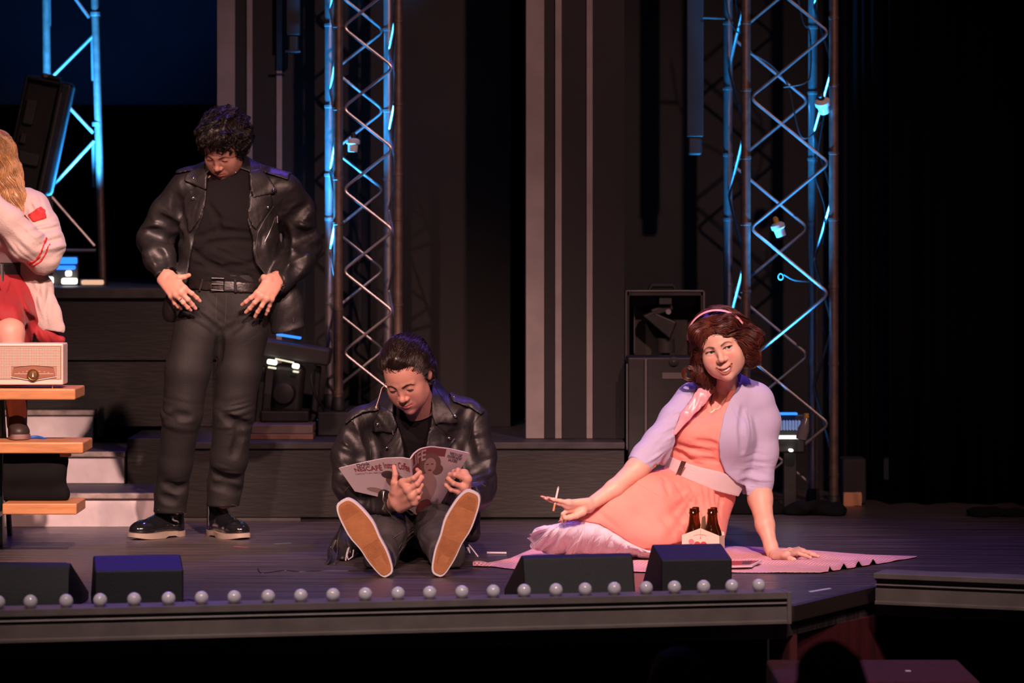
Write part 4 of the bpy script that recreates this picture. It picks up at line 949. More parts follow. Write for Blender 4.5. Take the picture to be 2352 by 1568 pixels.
# dark clutter at the right
o = MB().box((S2(1936, 15.5), 1.5, 0.0), (S2(1972, 15.5), 1.56, 0.0)) if False else None
S = Sdf((S2(1925, 15.6), 1.55, 0.0), (S2(1985, 15.6), 1.7, 0.16), 0.003)
x0, x1 = S2(1937, 15.6), S2(1979, 15.6); zb, zt = 0.016, ZZ(1123, 15.6)
S.full(lambda X, Y, Z: np.maximum(np.maximum(np.abs(X-(x0+x1)/2)-(x1-x0)/2, np.abs(Y-1.62)-0.02+0.006*np.sin(90*X+20*Z)), np.maximum(zb-Z, Z-zt)).astype(f32), 'min'); S.rnoise(0.002, 14)
o = sdf_obj('paper_bag', S, mat('kraft_paper', (0.55, 0.26, 0.14), 0.8)); tag(o, 'small crumpled tan paper bag on the floor right of the right tower', 'bag')
o.location.z = -0.016
o = MB().box((S2(1930, 15.8), 1.70, 0), (S2(1985, 15.8), 1.88, ZZ(1050, 15.8))).build('road_box', M_black, bevel=0.01); tag(o, 'black box behind the tan paper bag', 'box')
def lump(name, px, py, d, w_, h_, label, cat):
    c = P(px, py, d); S = Sdf((c.x-w_*0.7, c.y-0.15, 0), (c.x+w_*0.7, c.y+0.15, h_*1.3), 0.006); R_ = random.Random(px)
    for i in range(7): x = c.x+R_.uniform(-0.4, 0.4)*w_; S.add(ell((x, c.y+R_.uniform(-0.04, 0.04), R_.uniform(0, h_*0.5)), (w_*0.22, 0.06, h_*0.45)), 0.03)
    S.rnoise(0.006, 14); o = sdf_obj(name, S, mat('black_fabric', (0,)*3)); tag(o, label, cat)
lump('black_drape_pile', 1720, 1165, 15.2, 0.34, 0.10, 'heap of black cloth on the floor left of the right tower foot', 'cloth')
lump('black_drape_pile', 1872, 1175, 15.15, 0.24, 0.07, 'heap of black cloth on the floor in front of the right tower', 'cloth')
lump('black_drape_pile', 2290, 1200, 15.1, 0.25, 0.03, 'low heap of dark cloth on the floor at the far right', 'cloth')
# ---------------------------------------------------------------- people: shared pieces
M_skin = mat('skin', (0.6, 0.35, 0.27), 0.48, vcol=True, sss=0.12, bump=0.06, bscale=220, spec=0.4)
SKIN_A = np.array((0.62, 0.335, 0.250)); SKIN_W = np.array((0.70, 0.42, 0.33))
def sm(x, a, b): t = np.clip((x-a)/(b-a), 0, 1); return t*t*(3-2*t)
def d2(x, z, pts):
    return line2(pts, 0.0)(x, z)
EX = 0.0325
class Head:
    def __init__(s, c, yaw, pitch, roll, sc=1.0, h=0.0021):
        s.c = np.array(c); s.R = rot3(yaw, pitch, roll); s.sc = sc
        s.S = Sdf((-0.10, -0.135, -0.20), (0.10, 0.125, 0.14), h)
    def w(s, p): return Vector(s.c+s.sc*(s.R@np.array(p, float)))
    def wv(s, V): return (s.c+s.sc*(np.asarray(V, float)@s.R.T))
    def l(s, p): return s.R.T@((np.array(p)-s.c)/s.sc)
    def build(s, o):
        S = s.S; A = S.add; jaw = o.get('jaw', 1.0)
        A(ell((0, 0.018, 0.038), (0.074, 0.094, 0.082)), 0.01)
        A(ell((0, -0.026, 0.020), (0.066, 0.070, 0.070)), 0.03)
        A(ell((0, -0.028, -0.035), (0.058*jaw, 0.060, 0.070)), 0.03)
        A(ell((0, -0.040, -0.082), (0.044*jaw, 0.041, 0.034)), 0.03)
        A(ball((0, -0.074, -0.101), 0.0155*jaw), 0.026)
        for e in (-1, 1):
            A(ball((e*0.046*jaw, -0.012, -0.064), 0.019), 0.03)
            A(ball((e*0.041, -0.062, -0.022), 0.017), 0.028)
            if o.get('smile'): A(ell((e*0.041, -0.066, -0.036), (0.017, 0.014, 0.014)), 0.028)
            A(cone((e*0.012, -0.089, 0.017), (e*0.044, -0.074, 0.017), 0.0065, 0.0055), 0.014)
            A(ell((e*0.036, -0.046, -0.052), (0.026*jaw, 0.034, 0.036)), 0.03)
            # ear
            A(ell((e*0.077, 0.014, -0.004), (0.007, 0.017, 0.030), rot3(e*-22, -8, 0)), 0.006)
            S.sub(ell((e*0.087, 0.008, 0.002), (0.009, 0.009, 0.017)), 0.005)
            S.sub(ball((e*0.031, -0.100, 0.002), 0.0125), 0.014)
        # nose
        A(cone((0, -0.086, 0.012), (0, -0.103, -0.028), 0.0070, 0.0085), 0.012)
        A(ball((0, -0.1065, -0.0315), 0.0105*o.get('nose', 1.0)), 0.008)
        for e in (-1, 1):
            A(ell((e*0.0125*o.get('nose', 1.0), -0.0970, -0.0360), (0.0075, 0.0088, 0.0066)), 0.007)
            S.sub(ell((e*0.0062, -0.1045, -0.0425), (0.0030, 0.0050, 0.0028)), 0.003)
        # lids and eyes
        ho = o.get('eye', 0.0035)
        for e in (-1, 1):
            A(ball((e*EX, -0.0765, 0.0), 0.0143), 0.005)
            if ho > 0:
                S.sub(ell((e*EX, -0.092, o.get('eyez', -0.0005)), (o.get('ew', 0.0125), 0.017, ho), rot3(0, 0, e*-4)), 0.0012)
                S.sub(ball((e*EX, -0.0765, 0), 0.0122), 0.0)
            else: S.sub(cone((e*EX-0.011, -0.0885, -0.0045), (e*EX+0.011, -0.0885, -0.0045), 0.0018, 0.0018), 0.003)
        # mouth
        wd = o.get('mw', 0.023); cz = -0.067; cu = o.get('cu', 0.002)
        yy = lambda x: -0.0945+x*x*22
        P_ = lambda x, z, y=0.0: (x, yy(x)+y, z)
        A(ell((0, -0.078, -0.066), (0.028, 0.0165, 0.019)), 0.014)
        if o.get('smile'):
            up = [P_(x, cz+0.0085*(abs(x)/wd)**1.6-0.0005) for x in np.linspace(-wd, wd, 9)]
            lo = [P_(x, cz-0.0180+0.0262*(abs(x)/wd)**2.2) for x in np.linspace(-wd, wd, 9)]
            S.chain(up, [0.0014, 0.0020, 0.0024, 0.0028, 0.0027, 0.0028, 0.0024, 0.0020, 0.0014], 0.004)
            S.chain(lo, [0.0014, 0.0022, 0.0030, 0.0036, 0.0040, 0.0036, 0.0030, 0.0022, 0.0014], 0.004)
            s.mpoly = [(p[0]*0.97, p[2]-0.0018) for p in up]+[(p[0]*0.93, p[2]+0.0028) for p in lo[::-1]]
            pf = poly2(s.mpoly); X, Y, Z = S.co((slice(None),)*3)
            d = np.maximum(pf(X, Z)+0*Y, Y+0.079); e_ = np.maximum(0.002-np.abs(S.D+d), 0)/0.002
            S.D = (np.maximum(S.D, -d)+e_*e_*0.0005).astype(f32)
            s.lips = (up, lo)
        else:
            up = [P_(x, cz+0.003+cu*(abs(x)/wd)**2-0.0015*(abs(x) < 0.003), -0.0005) for x in np.linspace(-wd, wd, 9)]
            lo = [P_(x, cz-0.0045+(cu+0.0045)*(abs(x)/wd)**2, -0.0) for x in np.linspace(-wd, wd, 9)]
            S.chain(up, [0.0015, 0.0026, 0.0034, 0.0040, 0.0038, 0.0040, 0.0034, 0.0026, 0.0015], 0.004)
            S.chain(lo, [0.0015, 0.0030, 0.0042, 0.0050, 0.0052, 0.0050, 0.0042, 0.0030, 0.0015], 0.004)
            mid = [P_(x, cz-0.0002+cu*(abs(x)/wd)**2, -0.0055) for x in np.linspace(-wd, wd, 9)]
            for a, b in zip(mid[:-1], mid[1:]): S.sub(cone(a, b, 0.0012, 0.0012), 0.0025)
            s.lips = (up, lo)
        # neck towards its base (given in the scene)
        nb = s.l(o['neck']); nr = o.get('nr', 0.052)/s.sc
        A(cone((0, 0.022, -0.045), nb, 0.050*min(1, nr/0.05), nr), 0.03)
        if 'neck2' in o: A(cone(nb, s.l(o['neck2']), nr, nr*1.2), 0.03)
        V, Q = S.surf(); V = relax(V, Q, 1, 0.4)
        base = o.get('skin', SKIN_A); C = np.tile(base, (len(V), 1)).astype(float); x, y, z = V.T; fr = y < -0.055
        # lips
        lc = np.array(o.get('lip', (0.50, 0.17, 0.14))); ax = np.abs(x)
        lm = np.minimum(d2(x, z, [(p[0], p[2]) for p in s.lips[0]]), d2(x, z, [(p[0], p[2]) for p in s.lips[1]]))
        m = (1-sm(lm, o.get('lw', 0.0034), o.get('lw', 0.0034)+0.0016))*fr; m = m[:, None]; C = C*(1-m)+lc*m
        # brows
        bc = np.array(o.get('brow', (0.05, 0.03, 0.02)))
        for e in (-1, 1):
            bl = [(e*0.015, 0.0145+o.get('bz', 0)), (e*0.030, 0.0205+o.get('bz', 0)), (e*0.042, 0.0185+o.get('bz', 0)), (e*0.050, 0.012+o.get('bz', 0))]
            bd = d2(x, z, bl); t = np.clip((np.abs(x)-0.015)/0.035, 0, 1); th = 0.0036+o.get('bw', 0)-0.0024*t
            m = (1-sm(bd-th, -0.001, 0.0012))*(y < -0.045)*o.get('bs', 0.8); m = m[:, None]; C = C*(1-m)+bc*m
        # cheeks: warmer
        for e in (-1, 1):
            m = np.exp(-(((x-e*0.038)/0.018)**2+((z+0.030)/0.014)**2))*fr*o.get('blush', 0.25); C = C*(1-m[:, None])+np.array((0.68, 0.20, 0.18))*m[:, None]
        # lash line
        if ho > 0:
            for e in (-1, 1):
                k = ((x-e*EX)/(o.get('ew', 0.0125)+0.0023))**2+((z-o.get('eyez', -0.0005))/(ho+0.0016))**2
                m = ((k < 1.2) & (z > -0.0010) & (y < -0.07))[:, None]*0.8; C = C*(1-m)+np.array((0.03, 0.015, 0.012))*m
        else:
            for e in (-1, 1):
                m = ((np.abs(x-e*EX) < 0.0125) & (np.abs(z+0.0045) < 0.0018) & (y < -0.07))[:, None]*0.85; C = C*(1-m)+np.array((0.04, 0.02, 0.015))*m
        s.V = s.wv(V).astype(f32); s.Q = Q; s.C = C; return s
    def eyes(s, parent, gaze=(0, -1, 0), iris=(0.10, 0.14, 0.12)):
        mw = mat('eye_white', (0.72, 0.66, 0.64), 0.12, coat=0.5); mi = mat('iris_%02d' % int(iris[1]*100), iris, 0.1, coat=0.8); mp = mat('pupil', (0.004, 0.004, 0.004), 0.05, coat=1)
        g = np.array(gaze, float); g /= np.linalg.norm(g)
        for e in (-1, 1):
            c = np.array((e*EX, -0.0765, 0.0)); u = np.cross(g, (0, 0, 1)); u /= np.linalg.norm(u); v = np.cross(u, g)
            an = [0, 13, 14, 30, 33, 50, 70, 90, 110]; vs = []; n = 20
            for a in an:
                r = 0.0123*(1.025 if a < 31 else 1.0)
                for j in range(n):
                    t = 2*math.pi*j/n; q = c+r*(math.cos(math.radians(a))*g+math.sin(math.radians(max(a, 0.5)))*(math.cos(t)*u+math.sin(t)*v)); vs.append(s.w(q))
            mb = MB(); fs = [(i*n+j, i*n+(j+1) % n, (i+1)*n+(j+1) % n, (i+1)*n+j) for i in range(len(an)-1) for j in range(n)]
            mb.add(vs, fs); mb.mi = [2 if (k//n) < 2 else 1 if (k//n) < 3 else 0 for k in range(len(fs))]
            mb.build('eyeball', [mw, mi, mp], parent, smooth=True, fix=False, angle=180)
    def lashes(s, parent, ho, ez, m, ew=0.0125):
        for e in (-1, 1):
            pt = [s.w((e*EX+(ew+0.001)*math.cos(a), (-0.0900 if ho > 0 else -0.0893)+0.0050*abs(math.cos(a))**2+0.0002, ez+(ho+0.0004 if ho > 0 else -0.0012)*math.sin(a)+(0.0022 if math.cos(a)*e > 0.9 else 0))) for a in np.linspace(0.0, math.pi, 14)]
            MB().tube(pt, [0.0009]+[0.0011]*12+[0.0009], 6).build('eyelashes', m, parent, smooth=True)
    def hair(s, S, mats, parent, n, length, flow, r0=0.0011, step=0.006, out=0.001, seedf=None, name='hair', it=1, wob=0.0, wsc=20, fall=0.0, lift=0.0):
        """S: Sdf in head coordinates; flow(p) -> direction array; strands run over the surface"""
        V, Q = S.surf(); V = relax(V, Q, it)
        rs = np.random.RandomState(11); ids = rs.choice(len(V), min(len(V), n*4), replace=False); p = V[ids].astype(float)
        if seedf is not None: p = p[seedf(p)]
        p = p[:n]; k = int(length/step); path = [p.copy()]; G_ = np.gradient(S.D, S.h)
        def samp(A, p):
            q = (p-S.lo)/S.h; i = np.clip(np.floor(q).astype(int), 0, S.n-2); f = np.clip(q-i, 0, 1); o = 0
            for a in (0, 1):
                for b in (0, 1):
                    for c in (0, 1):
                        w_ = (f[:, 0] if a else 1-f[:, 0])*(f[:, 1] if b else 1-f[:, 1])*(f[:, 2] if c else 1-f[:, 2]); o = o+w_*A[i[:, 0]+a, i[:, 1]+b, i[:, 2]+c]
            return o
        def proj(p, off):
            for _ in range(3):
                g = np.stack([samp(G_[a], p) for a in range(3)], 1); g /= np.linalg.norm(g, axis=1)[:, None]+1e-6
                p = p-np.clip(samp(S.D, p)-off, -0.02, 0.02)[:, None]*g
            return p, g
        offs = rs.uniform(0.2, 1.6, len(p))*out
        p, g = proj(p, offs)
        for j in range(k):
            d = flow(p)
            if wob: d = d+wob*np.stack([noise(p[:, 0]+7*a, p[:, 1], p[:, 2], wsc) for a in range(3)], 1)
            d = d-g*(d*g).sum(1)[:, None]; d /= np.linalg.norm(d, axis=1)[:, None]+1e-6
            q = p+d*step; q, g = proj(q, offs+lift*(j/k)**2); p = q; path.append(p.copy())
        L = np.stack(path, 1)
        lens = rs.uniform(0.55, 1.0, len(L)); L2 = [s.wv(L[i][:max(4, int(lens[i]*k))]) for i in range(len(L))]
        sv, sq = strands(L2, r0*s.sc); V2, Q2 = merge([(s.wv(V), Q), (sv, sq)])
        return np_mesh(name, V2.astype(f32), Q2, mats, parent)

def hand(S, wrist, wr, kn, kr, fingers, thumb, fr=(0.0098, 0.0094, 0.0088, 0.0076), extra=None):
    """palm from wrist to knuckles, each finger a chain of joints starting at its knuckle"""
    wv = Vector(wrist); ks = [Vector(k) for k in kn]
    mid = (ks[0]+ks[-1])/2
    across = (ks[0]-ks[-1]).normalized()
    for i, k in enumerate(ks):
        b = wv+across*(wr*0.75*(1-2*i/3)); S.add(cone(b, k, wr*0.62, kr*(1.0 if i < 3 else 0.9)), 0.012)
    for i in range(3): S.add(cone(ks[i], ks[i+1], kr*0.95, kr*0.92), 0.008)
    for i, f in enumerate(fingers):
        if not f: continue
        pts = [ks[i]]+[Vector(q) for q in f]; n = len(pts); sc = (1.0, 1.03, 0.98, 0.86)[i]
        rs = [fr[min(3, int(round(j*3/(n-1))))]*sc for j in range(n)]; rs[0] = kr*0.92*sc
        for j in range(n-1):
            S.add(cone(pts[j], pts[j+1], rs[j], rs[j+1]), 0.0035 if j else 0.009)
            if 0 < j < n-1: S.add(ball(pts[j], rs[j]*1.06), 0.003)
    if thumb:
        pts = [Vector(q) for q in thumb]; rs = [0.0165, 0.0125, 0.0108, 0.0092][:len(pts)]
        for j in range(len(pts)-1): S.add(cone(pts[j], pts[j+1], rs[j], rs[j+1]), 0.012 if j == 0 else 0.004)
def skin_piece(S, skin, it=1):
    V, Q = S.surf(); V = relax(V, Q, it, 0.4); C = np.tile(skin, (len(V), 1)).astype(float)
    n = noise(V[:, 0], V[:, 1], V[:, 2], 30)[:, None]; C *= 1+0.05*n; return V, Q, C
def body_mesh(parent, pieces, name='body'):
    V, Q = merge([(p[0], p[1]) for p in pieces]); C = np.concatenate([p[2] for p in pieces])
    return np_mesh(name, V.astype(f32), Q, M_skin, parent, col=C)
def person(loc, label, group=None): return empty('person', loc, label, 'person', group)
# clothing materials
M_leather = mat('black_leather', (0.0175, 0.0155, 0.0165), 0.48, bump=0.10, bscale=70, spec=0.6, var=0.2, vscale=30, detail=5)
M_tee = mat('black_cotton', (0.0065, 0.0050, 0.0055), 0.9, bump=0.2, bscale=160, spec=0.3)
M_jean = mat('black_denim', (0.0060, 0.0046, 0.0045), 0.75, bump=0.2, bscale=300, var=0.25, vscale=14)
M_jean2 = mat('grey_denim', (0.042, 0.038, 0.042), 0.8, bump=0.2, bscale=300, var=0.35, vscale=16)
M_chrome = mat('chrome', (0.75, 0.72, 0.72), 0.16, metal=1.0)
M_zip = mat('zip_metal', (0.42, 0.40, 0.40), 0.3, metal=0.9)
M_stitch = mat('stitch_tan', (0.055, 0.042, 0.030), 0.8)
M_seam = mat('leather_edge', (0.030, 0.027, 0.028), 0.4)
def stud(p, parent, r=0.0062, name='stud'):
    p = Vector(p)+Vector((0, -0.005, 0))
    MB().lathe([(r*1.0, 0), (r, 0.0015), (r*0.75, 0.0036), (r*0.3, 0.0048), (0.0003, 0.005)], p, (0.05, -1, 0.1), 16).build(name, M_chrome, parent, smooth=True)
def snap(S, p, out=0.0):
    """nearest front surface along the view direction"""
    p = Vector(p); ix = int(round((p.x-S.lo[0])/S.h)); iz = int(round((p.z-S.lo[2])/S.h))
    ix = min(max(ix, 0), S.n[0]-1); iz = min(max(iz, 0), S.n[2]-1); col = S.D[ix, :, iz]; j = np.argmax(col < 0)
    if not (col < 0).any(): return p
    return Vector((p.x, float(S.lo[1]+S.h*(j-0.5))-out, p.z))
def seam(S, pts, d, r, name, m, parent, out=0.0, n=6, step=6):
    """thin line lying on the front of a surface, through photo pixels"""
    q = []
    for (xa, ya), (xb, yb) in zip(pts[:-1], pts[1:]):
        k = max(1, int(math.hypot(xb-xa, yb-ya)/step))
        for i in range(k): q.append((xa+(xb-xa)*i/k, ya+(yb-ya)*i/k))
    q.append(pts[-1]); w_ = [snap(S, P(x, y, d), out) for x, y in q]
    for _ in range(2): w_ = [w_[0]]+[Vector((w_[i].x, (w_[i-1].y+w_[i].y*2+w_[i+1].y)/4, w_[i].z)) for i in range(1, len(w_)-1)]+[w_[-1]]
    return MB().tube(w_, r, n).build(name, m, parent, smooth=True)
def panel_obj(S, name, px, d, m, parent, out=0.006, inn=0.004, ymax=None, it=1):
    o = S.panel(poly2(pxy(px, d)), out, inn, ymax=ymax); return sdf_obj(name, o, m, parent, it=it)

# ---------------------------------------------------------------- shoes
def foot_outline(L, W, n=44, toe=1.0):
    pts = []
    for i in range(n):
        a = 2*math.pi*i/n; c, s_ = math.cos(a), math.sin(a); x = L/2-L/2*c*(1 if True else 1)
        u = x/L; wd = W/2*(0.78+0.22*math.sin(min(1, max(0, (u-0.12)/0.62))*math.pi*0.62)**1.4)
        wd *= 1-0.15*math.exp(-((u-0.42)/0.13)**2)
        pts.append((x, wd*(abs(s_)**0.58)*(1 if s_ > 0 else -1)+0.006*math.sin(u*3.0)))
    return pts
def frame_T(heel, Ld, Nd):
    L_ = Vector(Ld).normalized(); N_ = Vector(Nd); N_ = (N_-L_*N_.dot(L_)).normalized(); Sd = N_.cross(L_)
    return lambda x, y, z: Vector(heel)+L_*x+Sd*y+N_*z
def shoe(parent, heel, toe, N, style, L=None, mirror=1, name='shoe'):
    heel = Vector(heel); toe = Vector(toe); L = L or (toe-heel).length; T = frame_T(heel, toe-heel, N)
    W = {'sneaker': 0.108, 'derby': 0.104, 'saddle': 0.09}[style]; ol = foot_outline(L, W); n = len(ol)
    ol = [(x, y*mirror) for x, y in ol]
    th = {'sneaker': 0.026, 'derby': 0.022, 'saddle': 0.016}[style]
    # upper in local coordinates
    S = Sdf((-0.02, -0.07, 0.0), (L+0.02, 0.07, 0.19), 0.003)
    S.add(cone((0.045, 0, th+0.012), (0.050, 0, 0.150), 0.042, 0.043, (0, 1, 0), 0.9), 0.01)
    S.add(cone((0.05, 0, th+0.02), (L*0.72, 0, th+0.016), 0.038, W*0.44, (0, 0, 1), 0.75), 0.02)
    S.add(ell((L-0.065, 0, th+0.014), (0.062, W*0.47, 0.036)), 0.02)
    S.add(cone((0.07, 0, 0.095), (L*0.55, 0, th+0.035), 0.032, 0.030), 0.03)
    X, Y, Z = S.co((slice(None),)*3); pf = poly2(ol)
    S.D = np.maximum(S.D, np.maximum(pf(X, Y)-0.001+0*Z, th*0.6-Z)).astype(f32)
    top = 0.125 if style != 'derby' else 0.158; S.D = np.maximum(S.D, Z-top+0*X).astype(f32)
    V, Q = S.surf(); V = relax(V, Q, 1); W_ = np.array([tuple(T(*v)) for v in V.astype(float)])
    M_up = {'sneaker': mat('canvas_dark', (0.018, 0.017, 0.022), 0.8, bump=0.3, bscale=200), 'derby': mat('patent_black', (0.008, 0.008, 0.010), 0.12, coat=0.6), 'saddle': mat('saddle_dark', (0.030, 0.020, 0.018), 0.5)}[style]
    sh = empty(name, heel, None, None) if False else None
    root = np_mesh(name, W_.astype(f32), Q, M_up, parent)
    M_s = {'sneaker': mat('rubber_white', (0.70, 0.64, 0.66), 0.5), 'derby': mat('sole_beige', (0.30, 0.24, 0.19), 0.6, var=0.2), 'saddle': mat('rubber_pink', (0.20, 0.12, 0.11), 0.6)}[style]
    mb = MB()
    if style == 'derby':
        k = [0.0 if (x < 0.075 or x > 0.115) else 0.0 for x, y in ol]
        lift = lambda x: 0.010*max(0, (x-L*0.72)/(L*0.28))**2+(0.007 if 0.082 < x < 0.135 else 0)
        mb.add([T(x*1.02-0.003, y*1.06, lift(x)) for x, y in ol]+[T(x*1.02-0.003, y*1.08, th+lift(x)*0.6) for x, y in ol], [tuple(range(n-1, -1, -1)), tuple(range(n, 2*n))]+[(i, (i+1) % n, n+(i+1) % n, n+i) for i in range(n)])
    else:
        mb.add([T(x, y, 0.002) for x, y in ol]+[T(L/2+(x-L/2)*1.012, y*1.03, 0.008) for x, y in ol]+[T(L/2+(x-L/2)*1.0, y*1.0, th+0.006) for x, y in ol],
               [tuple(range(n-1, -1, -1)), tuple(range(2*n, 3*n))]+[(i+r*n, (i+1) % n+r*n, n+(i+1) % n+r*n, n+i+r*n) for r in (0, 1) for i in range(n)])
    mb.build('sole', M_s, root, smooth=True, angle=50)
    if style == 'sneaker':
        sc = 0.925; M_gum = mat('gum_rubber', (0.40, 0.155, 0.055), 0.55, var=0.12, vscale=30, bump=0.12, bscale=120)
        g = MB(); il = [(L/2+(x-L/2)*0.955, y*0.88) for x, y in ol]
        g.add([T(x, y, 0.0025) for x, y in il]+[T(x, y, -0.0008) for x, y in [(L/2+(x-L/2)*0.99, y*0.985) for x, y in il]], [tuple(range(n, 2*n))[::-1]]+[(i, (i+1) % n, n+(i+1) % n, n+i) for i in range(n)])
        g.build('outsole', M_gum, root, smooth=True, angle=60)
        # moulded zigzag tread as raised ribs
        z = MB(); ip = poly2([(L/2+(x-L/2)*0.90, y*0.80) for x, y in ol])
        for u0, u1 in ((0.03, 0.42), (0.80, 0.96)):
            x = u0*L
            while x < u1*L:
                row = []
                for j in range(33):
                    y = -0.045+0.09*j/32; xx = x+0.0016*(1 if j % 2 else -1); ins = float(ip(np.float32(xx), np.float32(y))) < -0.002
                    hole = u0 < 0.1 and abs(y) < 0.016 and x < L*0.24
                    if ins and not hole: row.append(T(xx, y, -0.0010))
                    else:
                        if len(row) > 2: z.tube(row, 0.0008, 4, cap=False)
                        row = []
                if len(row) > 2: z.tube(row, 0.0008, 4, cap=False)
                x += 0.0052
        z.build('tread', mat('gum_rubber_dark', (0.33, 0.125, 0.045), 0.6), root)
    # laces
    M_l = {'sneaker': mat('lace_white', (0.72, 0.66, 0.68), 0.7), 'derby': mat('lace_black', (0.03, 0.03, 0.033), 0.5), 'saddle': mat('lace_brown', (0.14, 0.085, 0.05), 0.7)}[style]
    lm = MB()
    for i in range(5):
        x = L*0.34+i*0.019; zt = 0.100-0.0115*i if style != 'saddle' else 0.098-0.0115*i
        for e in (-1, 1):
            lm.tube([T(x, -0.026*e, zt-0.012), T(x+0.006, 0, zt+0.004), T(x+0.014, 0.026*e, zt-0.016)], 0.0026, 6)
    lm.build('laces', M_l, root, smooth=True)
    if style == 'derby':
        sm_ = MB()
        for u in (0.70, 0.715): sm_.tube([T(L*u+0.012*math.cos(a)-0.01, (W*0.47)*math.sin(a), th+0.004+0.040*math.cos(a)) for a in np.linspace(-1.5, 1.5, 14)], 0.0012, 5)
        sm_.build('toe_cap_seam', mat('seam_grey', (0.10, 0.09, 0.085), 0.5), root, smooth=True)
    return root, T
# ---------------------------------------------------------------- standing man in leather jacket
def stander():
    D0 = 14.0; p = lambda x, y, d=D0: P(x, y, d); u = 1/563.0
    t = person(G(470, 1236), 'standing person with dark curly hair, black leather jacket and jeans, thumbs in belt, looking down')
    hd = Head(P(515, 338, 13.93), -17, 40, 4, 1.0, 0.0022).build(dict(neck=P(541, 428, 14.05), neck2=P(543, 470, 14.06), nr=0.050, eye=0, brow=(0.03, 0.018, 0.013), skin=np.array((0.46, 0.225, 0.165)), lip=(0.36, 0.12, 0.10), blush=0.15, mw=0.022))  # face skin darker than the hands: shade from top light put into the colour
    # hands
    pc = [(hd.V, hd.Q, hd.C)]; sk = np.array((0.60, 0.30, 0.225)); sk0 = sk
    dl = 13.80
    def mkhand(box, wrist, fore, kn, fg, th, dd):
        a = P(box[0], box[3], dd); b = P(box[2], box[1], dd); S = Sdf((a.x, dd-14-0.09, a.z), (b.x, dd-14+0.16, b.z), 0.0021)
        S.add(cone(fore, wrist, 0.025, 0.025), 0.01)
        hand(S, wrist, 0.030, kn, 0.0125, fg, th); pc.append(skin_piece(S, sk))
    mkhand((345, 590, 478, 728), P(381, 637, 13.86), P(382, 630, 13.875),
           [P(423, 662, 13.795), P(415, 671, 13.79), P(405, 677, 13.795), P(394, 680, 13.81)],
           [[P(441, 674, 13.80), P(452, 684, 13.815), P(459, 691, 13.825)], [P(432, 688, 13.79), P(442, 700, 13.81), P(449, 708, 13.82)], [P(421, 695, 13.795), P(431, 706, 13.81), P(438, 712, 13.825)], [P(401, 696, 13.82), P(409, 704, 13.83), P(416, 709, 13.84)]],
           [P(395, 640, 13.84), P(412, 637, 13.82), P(424, 636, 13.82), P(434, 632, 13.84)], 13.86)
    mkhand((545, 595, 665, 742), P(631, 643, 13.86), P(635, 636, 13.88),
           [P(592, 673, 13.795), P(601, 680, 13.79), P(612, 685, 13.795), P(623, 687, 13.81)],
           [[P(576, 684, 13.80), P(565, 693, 13.81), P(556, 700, 13.825)], [P(585, 695, 13.79), P(574, 708, 13.805), P(565, 717, 13.82)], [P(601, 703, 13.795), P(592, 716, 13.81), P(586, 727, 13.825)], [P(619, 702, 13.82), P(615, 713, 13.83), P(611, 722, 13.84)]],
           [P(618, 641, 13.84), P(606, 637, 13.83), P(600, 644, 13.86)], 13.86)
    # coarse body under the clothes
    S = Sdf(P(300, 1260, 14.0)-Vector((0, 0.3, 0)), P(760, 400, 14.0)+Vector((0, 0.35, 0)), 0.011)
    S.chain([p(530, 470), p(527, 560), p(525, 690)], [0.16, 0.14, 0.14], 0.04, (0, 1, 0), 0.6)
    S.chain([p(455, 450), p(625, 452)], [0.035, 0.035], 0.03)
    S.chain([p(470, 710), p(418, 960), p(392, 1162, 14.1)], [0.075, 0.055, 0.034], 0.03); S.chain([p(565, 710), p(540, 960), p(512, 1150, 14.12)], [0.075, 0.055, 0.034], 0.03)
    S.chain([p(440, 450, 14.04), p(356, 545, 14.1), P(381, 635, 13.90)], [0.035, 0.035, 0.026], 0.02); S.chain([p(640, 452, 14.04), p(694, 555, 14.1), P(632, 640, 13.90)], [0.035, 0.035, 0.026], 0.02)
    pc.append(skin_piece(S, sk)); body_mesh(t, pc)
    # hair: loose curls, with locks falling over the forehead
    H = Sdf((-0.135, -0.145, -0.09), (0.135, 0.17, 0.175), 0.004)
    H.add(ell((0, 0.030, 0.052), (0.101, 0.112, 0.094)), 0.01); H.add(ell((0, -0.055, 0.092), (0.072, 0.045, 0.042)), 0.03)
    H.add(ell((0, 0.07, -0.01), (0.082, 0.065, 0.07)), 0.03)
    for e in (-1, 1): H.add(ell((e*0.078, 0.01, 0.035), (0.026, 0.055, 0.05)), 0.02)
    H.rnoise(0.008, 24)
    H.sub(ell((0, -0.12, -0.045), (0.072, 0.085, 0.110)), 0.01)
    M_h = mat('dark_brown_hair', (0.012, 0.008, 0.006), 0.38, spec=0.55, bump=0.3, bscale=120)
    def flow(q):
        d = np.stack([q[:, 0]*6, -0.9+0*q[:, 0]-1.2*(q[:, 1] > 0.02)*-1.2, -0.6-6*(q[:, 2] < 0.05)*0.1+0*q[:, 0]], 1); return d
    hd.hair(H, M_h, t, 3000, 0.085, flow, 0.0008, 0.006, 0.007, wob=2.2, wsc=26, lift=0.010)
    # black t-shirt
    S = Sdf(P(395, 690, D0)-Vector((0, 0.24, 0)), P(660, 385, D0)+Vector((0, 0.2, 0)), 0.005)
    S.chain([p(540, 440), p(527, 490), p(522, 560), p(523, 630), p(524, 662)], [0.125, 0.168, 0.158, 0.155, 0.156], 0.05, (0, 1, 0), 0.66)
    S.chain([p(540, 432, 14.01), p(532, 412, 13.99)], [0.085, 0.070], 0.02); S.add(cone(p(500, 440, 14.0), p(520, 430, 14.0), 0.05, 0.05), 0.03)
    S.add(cone(p(455, 440), p(620, 440), 0.055, 0.055), 0.03)
